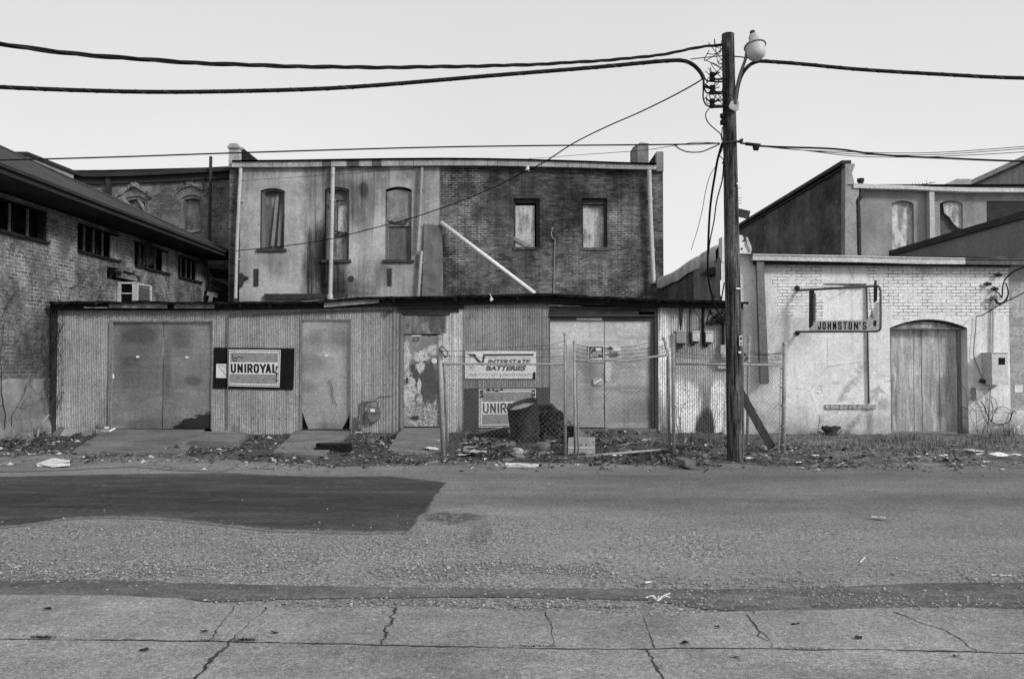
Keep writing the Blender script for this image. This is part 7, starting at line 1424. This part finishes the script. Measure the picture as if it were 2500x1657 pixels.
mb.hexa([P_(124, 1064, 16.7), P_(141, 1071, 16.5), P_(154, 1047, 16.8), P_(144, 1041, 16.9)], [P_(135, 1062, 17.2), P_(152, 1066, 17.0), P_(160, 1044, 17.2), P_(150, 1040, 17.3)]); tag(mb.build('concrete_chunk', M['ramp']), 'dark tilted concrete chunk in the corner by the corrugated wall', 'rubble', 'concrete chunks by the shed corner')
mb = MB(); mb.hexa([P_(142, 1070, 16.5), P_(160, 1072, 16.4), P_(184, 1057, 16.6), P_(156, 1047, 16.8)], [P_(146, 1062, 17.0), P_(168, 1066, 16.9), P_(184, 1052, 17.1), P_(162, 1046, 17.2)]); tag(mb.build('concrete_chunk', M['block_stone']), 'pale split concrete chunk leaning on the dark one by the corrugated wall', 'rubble', 'concrete chunks by the shed corner')
for (x, y, r, lab, mt) in ((245, 1040, .10, 'lumpy grey stone at the foot of the wide sheet doors', 'ramp'), (260, 1044, .05, 'small white lump on the debris by the wide sheet doors', 'paper')): p_ = PY(x, y, 17.0); rock('stone', (p_.x, p_.y, max(.05, p_.z)), r, lab, mt, x)
mb = MB(); mb.tube([PY(248, 1053, 16.9), PY(268, 1052, 16.8), PY(281, 1045, 16.9)], .02, 7); tag(mb.build('white_stick', M['paper']), 'white broken stick lying before the wide sheet doors', 'stick')
def scrap(x, y, w_, d_, lab, seed, z=.05, mat='paper', group='paper scraps on the verge', name='paper_scrap', cat='paper'):
    p_ = PZ(x, y, z); rnd = random.Random(seed); mb = MB(); n_ = 6; rows = []; an = rnd.uniform(-.6, .6)
    zz = max(z, gz_at(p_.x, p_.y) + .025)
    for j in range(4):
        rows.append([])
        for i in range(n_ + 1):
            u = (i / n_ - .5) * w_; v = (j / 3 - .5) * d_; u += rnd.uniform(-.1, .1) * w_ / n_; h = .25 * w_ * mnoise.noise(Vector((u * 5 / w_ * .4, v * 4 / d_ * .4, seed)))
            rows[-1].append((p_.x + u * math.cos(an) - v * math.sin(an), p_.y + u * math.sin(an) + v * math.cos(an), zz + abs(h) + .0))
    mb.grid(rows); return tag(mb.build(name, M[mat]), lab, cat, group)
scrap(274, 1058, .20, .16, 'crumpled white paper at the left ramp edge below the wide doors', 1); scrap(141, 1085, .17, .12, 'small white paper among leaves in front of the concrete chunks', 2); scrap(1052, 1096, .30, .26, 'flat white card lying against the fence post by the peeling door', 3, .08)
scrap(1143, 1082, .22, .14, 'white paper in the rubbish left of the drum', 4, .12); scrap(1133, 1110, .2, .14, 'white crumpled wrapper at the fence foot near the peeling door', 5); scrap(1335, 1106, .12, .1, 'white scrap between the drum and the carton', 6); scrap(1505, 1112, .2, .05, 'white strip lying under the bent gate', 7)
scrap(2240, 1114, .1, .08, 'white scrap in the dry grass left of the door sill', 8); scrap(2305, 1112, .16, .1, 'white rag in the grass below the arched door', 9); scrap(2380, 1100, .2, .34, 'pale crumpled bag standing in the grass right of the arched door', 10); scrap(2420, 1113, .5, .06, 'long trail of white litter at the right verge', 11); scrap(2465, 1112, .4, .05, 'end of the white litter trail at the right edge', 12); scrap(2410, 1127, .12, .05, 'white scrap on the road below the litter trail', 13); scrap(2145, 1200, .0, .0, '', 14) if False else None
scrap(78, 1109, .12, .03, 'small white strip on the verge at left', 15); scrap(207, 1118, .16, .04, 'thin white sliver on the road before the broad ramp', 16, .02); scrap(12, 1109, .14, .04, 'white sliver at the left edge of the verge', 17); scrap(1990, 1112, .12, .08, 'white crumpled scrap right of the corner fence post', 18); scrap(1950, 1128, .1, .06, 'pale scrap on the road edge right of the fence corner', 19); scrap(1830, 1118, .14, .1, 'white lump beside the pole foot', 20, .06)
# folded white carton on the road, white plank, concrete blocks
mb = MB(); c1 = [PZ(88, 1131, .03), PZ(128, 1140, .02), PZ(171, 1136, .04), PZ(171, 1123, .10), PZ(130, 1117, .10)]; mb.face(c1); mb.face([PZ(88, 1131, .03), PZ(93, 1141, .0), PZ(126, 1139, .0), PZ(128, 1131, .05)]); mb.face([PZ(126, 1139, .0), PZ(171, 1137, .0), PZ(171, 1126, .10), PZ(128, 1131, .05)]); mb.face([PZ(88, 1131, .031), PZ(128, 1131, .051), PZ(171, 1125, .102), PZ(130, 1117, .11)])
tag(mb.build('flattened_carton', M['paper']), 'flattened white carton lying on the road at left', 'carton')
mb = MB(); mb.hexa([PZ(1234, 1139, 0), PZ(1306, 1140, 0), PZ(1316, 1137, 0), PZ(1234, 1133, 0)], [PZ(1234, 1139, 0) + Vector((0, 0, .03)), PZ(1306, 1140, 0) + Vector((0, 0, .03)), PZ(1316, 1137, 0) + Vector((0, 0, .03)), PZ(1234, 1133, 0) + Vector((0, 0, .03))]); tag(mb.build('white_board', M['white_dirty']), 'white painted board lying flat in front of the drum', 'board')
t = thing('carton', 'pale dented carton standing at the foot of the gate post', 'carton', PZ(1420, 1113)[:])
mb = MB(); Yc = 13.72; a0, b0 = PY(1386, 1115, Yc), PY(1453, 1113, Yc); mb.hexa([(a0.x, Yc, .0), (b0.x, Yc, .0), (b0.x - .01, Yc + .02, .30), (a0.x + .01, Yc + .02, .29)], [(a0.x + .03, Yc + .3, .0), (b0.x + .03, Yc + .3, .0), (b0.x + .03, Yc + .3, .30), (a0.x + .04, Yc + .3, .29)]); mb.build('box', M['carton'], t)
mb = MB(); mb.box(a0.x + .005, b0.x - .005, Yc - .004, Yc + .006, .13, .15); mb.build('tape', M['paper'], t)
mb = MB()
for x in (1419, 1431): mb.lathe(PY(x, 1085, Yc + .012), (0, -1, 0), [(0, 0), (.0, .018), (.006, .016), (.006, 0)], 8)
mb.build('dent', M['meter_dull'], t)
mb = MB(); mb.hexa([PZ(1642, 1138, 0), PZ(1682, 1140, 0), PZ(1683, 1131, 0), PZ(1645, 1131, 0)], [PZ(1642, 1138, 0) + Vector((0, 0, .07)), PZ(1682, 1140, 0) + Vector((0, 0, .07)), PZ(1683, 1131, 0) + Vector((0, 0, .07)), PZ(1645, 1131, 0) + Vector((0, 0, .07))]); tag(mb.build('brick_block', M['ramp']), 'grey brick lying on the road edge below the fence post', 'brick')
mb = MB(); a0 = PZ(1658, 1123, .06); b0 = PZ(1686, 1132, .09); mb.bar(a0, b0, .16, .09); tag(mb.build('broken_brick', M['meter_dull']), 'dark broken brick tilted beside the fence post foot', 'brick')
mb = MB(); p_ = PZ(1620, 1127, .03); mb.lathe(p_ + Vector((0, -.02, .03)), (0, -1, .2), [(0, .055), (.06, .055), (.06, .04), (.02, .038)], 12); tag(mb.build('tin_can', M['bag']), 'small black can lying on its side before the gate', 'can')
# rusty drum, leaning
t = thing('oil_drum', 'rusty open drum leaning to the right behind the wire fence', 'drum', PZ(1285, 1096)[:])
c0, c1 = PY(1284, 1088, 14.7), PY(1274, 996, 14.6); axd = (c1 - c0).normalized(); axd = (axd + Vector((.14, -.04, 0))).normalized() if False else axd; axd = Vector((-.11, -.24, .96)).normalized(); Hd_ = .84
rr = .275; Hd = .84
mb = MB(); prof = [(0, 0), (0, rr), (.03, rr)]; prof += [(Hd * .33 - .02, rr), (Hd * .33, rr + .006), (Hd * .33 + .02, rr), (Hd * .66 - .02, rr), (Hd * .66, rr + .006), (Hd * .66 + .02, rr), (Hd - .01, rr), (Hd, rr + .012), (Hd + .012, rr + .012), (Hd + .012, rr - .012), (Hd - .1, rr - .014), (Hd - .12, 0)]
c0 = PY(1287, 1092, 14.9); base_ = c0 + Vector((0, 0, .0)); c1 = base_ + axd * Hd; k0 = len(mb.v); mb.lathe(base_, axd, prof, 32)
for v in mb.v[k0:]:      # dented, rim dips to the left
    h_ = (v - base_).dot(axd) / Hd
    if h_ > .5: v.z += (h_ - .5) * 2 * (.045 * ((v.x - c1.x) / rr))
    v.x += .02 * mnoise.noise(v * 2.2); v.y += .02 * mnoise.noise(v * 2.0 + Vector((5, 0, 0)))
mb.build('drum_shell', M['barrel'], t, True)
mb = MB(); mb.lathe(base_ + axd * (Hd - .08), axd, [(0, 0), (0, rr - .02), (.012, rr - .02), (.02, 0)], 24)
for v in mb.v: v.z += .04 * ((v.x - c1.x) / rr)
mb.build('contents', M['carton'], t)
# rubbish heap: dark bulging bags and a broken crate right of the drum
p_ = PZ(1340, 1085, .0); rock('rubbish_bag', (p_.x, 15.0, .35), .42, 'bulging dark rubbish bag against the drum', 'bag', 3, (.75, .7, 1.1), .3, 'rubbish bag', None, 4, .5)
mb = MB(); mb.hexa([PY(1306, 990, 15.2), PY(1345, 988, 15.1), PY(1376, 1022, 15.1), PY(1366, 1060, 15.2)], [PY(1310, 988, 15.6), PY(1348, 984, 15.6), PY(1380, 1018, 15.6), PY(1370, 1056, 15.6)]); tag(mb.build('broken_crate', M['dark_board']), 'dark broken crate slumped on the rubbish right of the drum', 'crate')
mb = MB(); rnd = random.Random(12)
for k in range(46):
    x, y = rnd.gauss(1350, 22), rnd.gauss(1045, 28); a_ = PY(x, y, 14.8 - rnd.random() * .3); mb.tube(spline([a_, a_ + Vector((rnd.uniform(-.15, .15), rnd.uniform(-.1, .05), rnd.uniform(-.2, .12))), a_ + Vector((rnd.uniform(-.25, .3), rnd.uniform(-.1, .05), rnd.uniform(-.35, .1)))], 4), .006, 4, False)
tag(mb.build('brush_heap', LEAF[1]), 'tangle of dry stems over the rubbish right of the drum', 'brush', kind='stuff')
mb = MB(); mb.hexa([PY(1398, 1080, 14.1), PY(1445, 1095, 14.0), PY(1428, 1055, 14.5), PY(1404, 1040, 14.6)], [PY(1398, 1085, 14.2), PY(1445, 1099, 14.1), PY(1428, 1060, 14.6), PY(1404, 1045, 14.7)]); tag(mb.build('scrap_panel', M['meter_dull']), 'grey scrap panel leaning behind the pale carton', 'panel')
mb = MB(); mb.prism([PY(1383, 1037, 14.9), PY(1402, 1040, 14.8), PY(1402, 1078, 14.6), PY(1383, 1080, 14.6)], (0, .04, 0)); tag(mb.build('scrap_panel', M['tar']), 'black scrap panel between the two fence posts', 'panel')
mb = MB(); mb.bar(PY(1146, 1062, 15.6), PY(1236, 1040, 15.8), .05, .02); tag(mb.build('loose_lath', M['grey_board']), 'long pale lath lying across the rubbish left of the drum', 'lath')
mb = MB(); mb.hexa([PY(1140, 1068, 15.2), PY(1240, 1060, 15.0), PY(1240, 1042, 15.7), PY(1140, 1060, 15.7)], [PY(1140, 1082, 15.2), PY(1240, 1088, 15.0), PY(1240, 1055, 15.9), PY(1140, 1070, 15.9)]); tag(mb.build('dark_tarpaulin', M['tar']), 'dark folded tarpaulin lying under the low black board', 'tarpaulin')
for k, (x, y, w_, lab) in enumerate(((1150, 1092, .26, 'grey torn cardboard flap left of the drum foot'), (1170, 1103, .3, 'pale torn cardboard sheet in front of the drum'), (1202, 1092, .18, 'curled cardboard scrap at the drum foot'), (1345, 1085, .34, 'bent grey cardboard against the right fence post'), (1480, 1108, .14, 'folded cardboard scrap beside the carton'))): scrap(x, y, w_, w_ * .8, lab, 40 + k, .10, 'carton', 'cardboard scraps by the drum', 'cardboard_scrap', 'cardboard')
rock('trash_bundle', tuple(PZ(812, 1098, .06)), .42, 'black tarry bundle lying on the road before the narrow ramp', 'bag', 9, (1.0, .45, .38), .12, 'bundle', None, 4, .6)
for k, (x0, y0_, x1, y1_, w_, lab) in enumerate(((1455, 1040, 1466, 1046, .05, ''), (1508, 1090, 1545, 1080, .07, 'weathered plank in the soil before the bright doors'), (1470, 1068, 1508, 1086, .06, 'dark plank slanting through the dirt behind the gate'), (1560, 1078, 1590, 1070, .06, 'short pale plank end in the dirt before the bright doors'), (1855, 1110, 1880, 1118, .06, 'pale wood splinter on the ground by the corner fence'))):
    if lab: mb = MB(); a0, b0 = PZ(x0, y0_, .09), PZ(x1, y1_, .10); mb.bar(a0, b0, w_, .03); tag(mb.build('plank', M['grey_board']), lab, 'plank', 'plank ends in the dirt')
rnd = random.Random(77); proto = None
for k in range(16):
    px, py = (rnd.gauss(1235, 55), rnd.uniform(1078, 1112)) if k < 11 else (rnd.gauss(1500, 50), rnd.uniform(1066, 1095)); p_ = PZ(px, py, .12); z = gz_at(p_.x, p_.y)
    if proto is None:
        mb = MB(); c_ = Vector((p_.x, p_.y, z + .03)); mb.hexa([c_ + Vector(q_) for q_ in ((-.10, -.05, -.03), (.10, -.05, -.03), (.10, -.05, .03), (-.10, -.05, .025))], [c_ + Vector(q_) for q_ in ((-.10, .05, -.03), (.10, .05, -.03), (.09, .05, .03), (-.10, .05, .03))]); o = proto = mb.build('broken_brick', M['ramp'])
    else:
        o = proto.copy(); COL.objects.link(o); o.location = (p_.x, p_.y, z + .01)
    o.rotation_euler = (rnd.uniform(-.4, .4), rnd.uniform(-.4, .4), rnd.uniform(0, 3)); sc_ = rnd.uniform(.6, 1.3); o.scale = (sc_ * rnd.uniform(.6, 1.1), sc_, sc_)
    tag(o, 'loose grey brick lying in the rubbish behind the wire fence', 'brick', 'loose bricks in the rubbish')
for k, (px, py, r, lab, mt) in enumerate(((60, 1074, .16, 'dark stone in the litter at the left edge of the verge', 'ramp'), (208, 1066, .12, 'grey lump of concrete beside the pale split chunk', 'ramp'), (1262, 1104, .11, 'pale concrete lump directly before the drum', 'block_stone'), (1325, 1098, .13, 'grey concrete lump right of the drum foot', 'ramp'), (1180, 1078, .15, 'dark concrete lump under the low black board', 'ramp'), (1715, 1112, .10, 'dark stone in the dirt left of the pole', 'ramp'), (1870, 1098, .09, 'small pale stone by the timber brace foot', 'block_stone'), (905, 1078, .10, 'stone in the leaves below the gas meter', 'ramp'), (440, 1096, .10, 'stone beside the thick concrete slab', 'ramp'))):
    p_ = PZ(px, py, .06); rock('stone', (p_.x, p_.y, gz_at(p_.x, p_.y) + r * .4), r, lab, mt, k + 50, (1.2, .8, .7), k * 1.1)
# leaning stick and rag in the left corner
mb = MB(); mb.tube(spline([PY(91, 1068, 16.4), PY(94, 1050, 16.5), PY(103, 1035, 16.5), (PY(112, 1020, 16.6)), PY(120, 1012, 16.7)], 5), .02, 6); tag(mb.build('dead_branch', M['twig_pale']), 'crooked dead branch leaning in the left corner', 'branch')
# stump with plants at the white wall, saplings by the shed
t = thing('tree_stump', 'charred stump with bare twigs against the white wall', 'stump', PY(2022, 1075, 17.4)[:])
mb = MB(); b_ = PY(2024, 1078, 17.35); rows = []
for j in range(8):
    z = j / 7; rows.append([(b_.x + (.17 - .05 * z + .08 * (z > .8)) * math.cos(k * .4488) * (1 + .3 * mnoise.noise(Vector((k, z * 2, 1)))) + .05 * z, b_.y + .15 * math.sin(k * .4488), b_.z + z * .33 + .05 * mnoise.noise(Vector((k * .9, 4, z)))) for k in range(14)])
mb.grid(rows, 0, True); mb.f.append(tuple(range(7 * 14, 8 * 14))); mb.mi.append(0); mb.build('trunk', plain('charred_wood', .05, .6, 9.0), t)
mb = MB(); mb.bar(PY(1998, 1054, 17.3), PY(2016, 1060, 17.3), .05, .04); mb.tube(spline([PY(1998, 1076, 17.4), PY(1997, 1050, 17.4), PY(2000, 1030, 17.4), PY(2001, 1012, 17.4)], 5), .006, 4); mb.tube(spline([PY(2040, 1076, 17.4), PY(2046, 1060, 17.4), PY(2056, 1050, 17.4)], 5), .006, 4); mb.tube(spline([PY(2046, 1062, 17.4), PY(2040, 1052, 17.4)], 3), .005, 4); mb.build('twig', M['twig'], t)
mb = MB(); mb.prism([PY(1996, 1076, 17.0), PY(2020, 1080, 16.9), PY(2027, 1087, 16.85), PY(2024, 1078, 16.95), PY(2018, 1074, 17.05)][::-1], (0, .12, -.01)); tag(mb.build('white_scrap_board', M['paper']), 'bent white board lying at the foot of the stump', 'board')
for k, (x, seed, lab) in enumerate(((1768, 3, 'bare sapling close left of the pole before the pale blotched sheets'), (1690, 4, 'spindly bare sapling in front of the pale sheet patch'), (2462, 5, 'leafless weed climbing the wall under the poster'))):
    rnd = random.Random(seed); mb = MB(); g_ = PZ(x, 1078, .0); g_.y = min(g_.y, 17.3)
    for s_ in range(3):
        p_ = Vector((g_.x + rnd.uniform(-.1, .1), 17.15, .02)); pts = [p_.copy()]; d_ = Vector((rnd.uniform(-.3, .3), 0, 1))
        for j in range(10):
            d_ += Vector((rnd.uniform(-.25, .25), rnd.uniform(-.1, .1), 0)); p_ = p_ + d_.normalized() * .1; pts.append(p_.copy())
            if rnd.random() < .5: e_ = p_ + Vector((rnd.uniform(-.25, .25), rnd.uniform(-.1, .1), rnd.uniform(.0, .22))); mb.tube([p_, p_.lerp(e_, .5) + Vector((0, 0, .03)), e_], .004, 3, False)
        mb.tube(pts, [.006 * (1 - .07 * i) for i in range(len(pts))], 4, False)
    tag(mb.build('bare_sapling', M['twig']), lab, 'sapling', 'leafless saplings by the walls')
# odd bits on the road
for k, (x, y, w_, d_, lab) in enumerate(((2145, 1266, .14, .07, 'dry leaf lying alone on the smooth road'), (1344, 1183, .06, .02, 'tiny white curl on the road before the drum'), (1584, 1425, .06, .03, 'pale flake in the gravel'), (1760, 1530, .06, .03, ''), (660, 1563, .05, .03, 'pale leaf on the pavement joint'))):
    if lab: scrap(x, y, w_, d_, lab, 60 + k, .012 if y < 1484 else .03, 'carton' if k in (0, 4) else 'paper', 'stray flakes on the road', 'stray_flake', 'flake')
for (x0, y0_, x1, y1_, lab) in ((2100, 1372, 2112, 1359, 'thin white stick on the road at right'), (2420, 1402, 2470, 1404, 'long thin pale strip on the road at the right edge')):
    mb = MB(); mb.bar(PZ(x0, y0_, .008), PZ(x1, y1_, .008), .008, .006); tag(mb.build('thin_stick', M['paper']), lab, 'stick')
mb = MB(); c_ = PZ(1606, 1466, .03)
for k in range(6): a_ = -2.6 + k * .55; mb.tube([c_, c_ + Vector((math.cos(a_) * .05, math.sin(a_) * .02 + .02, .03)), c_ + Vector((math.cos(a_) * .09, math.sin(a_) * .05 + .03, .02 + .02 * (k % 2)))], .005, 4)
tag(mb.build('dry_weed_head', M['paper']), 'pale dried weed head on the dark strip', 'weed')
for k, (x, y) in enumerate(((2095, 1556), (1751, 1529), (1672, 1569), (2335, 1600), (500, 1540), (672, 1542), (115, 1485), (1795, 1602), (350, 1586), (1942, 1521))):
    p_ = PZ(x, y, .03); rnd = random.Random(x); mb = MB(); n_ = 7; ring = [(p_.x + math.cos(i * .9) * .03 * rnd.uniform(.5, 1.2), p_.y + math.sin(i * .9) * .018 * rnd.uniform(.5, 1.2), .024 + rnd.uniform(0, .018)) for i in range(n_)]
    b0 = len(mb.v); mb.v += [Vector(q_) for q_ in ring] + [Vector((p_.x, p_.y, .028))]
    for i in range(n_): mb.f.append((b0 + i, b0 + (i + 1) % n_, b0 + n_)); mb.mi.append(0)
    tag(mb.build('fallen_leaf', LEAF[0]), 'small dark curled leaf on the concrete pavement', 'leaf', 'dark leaves on the pavement')
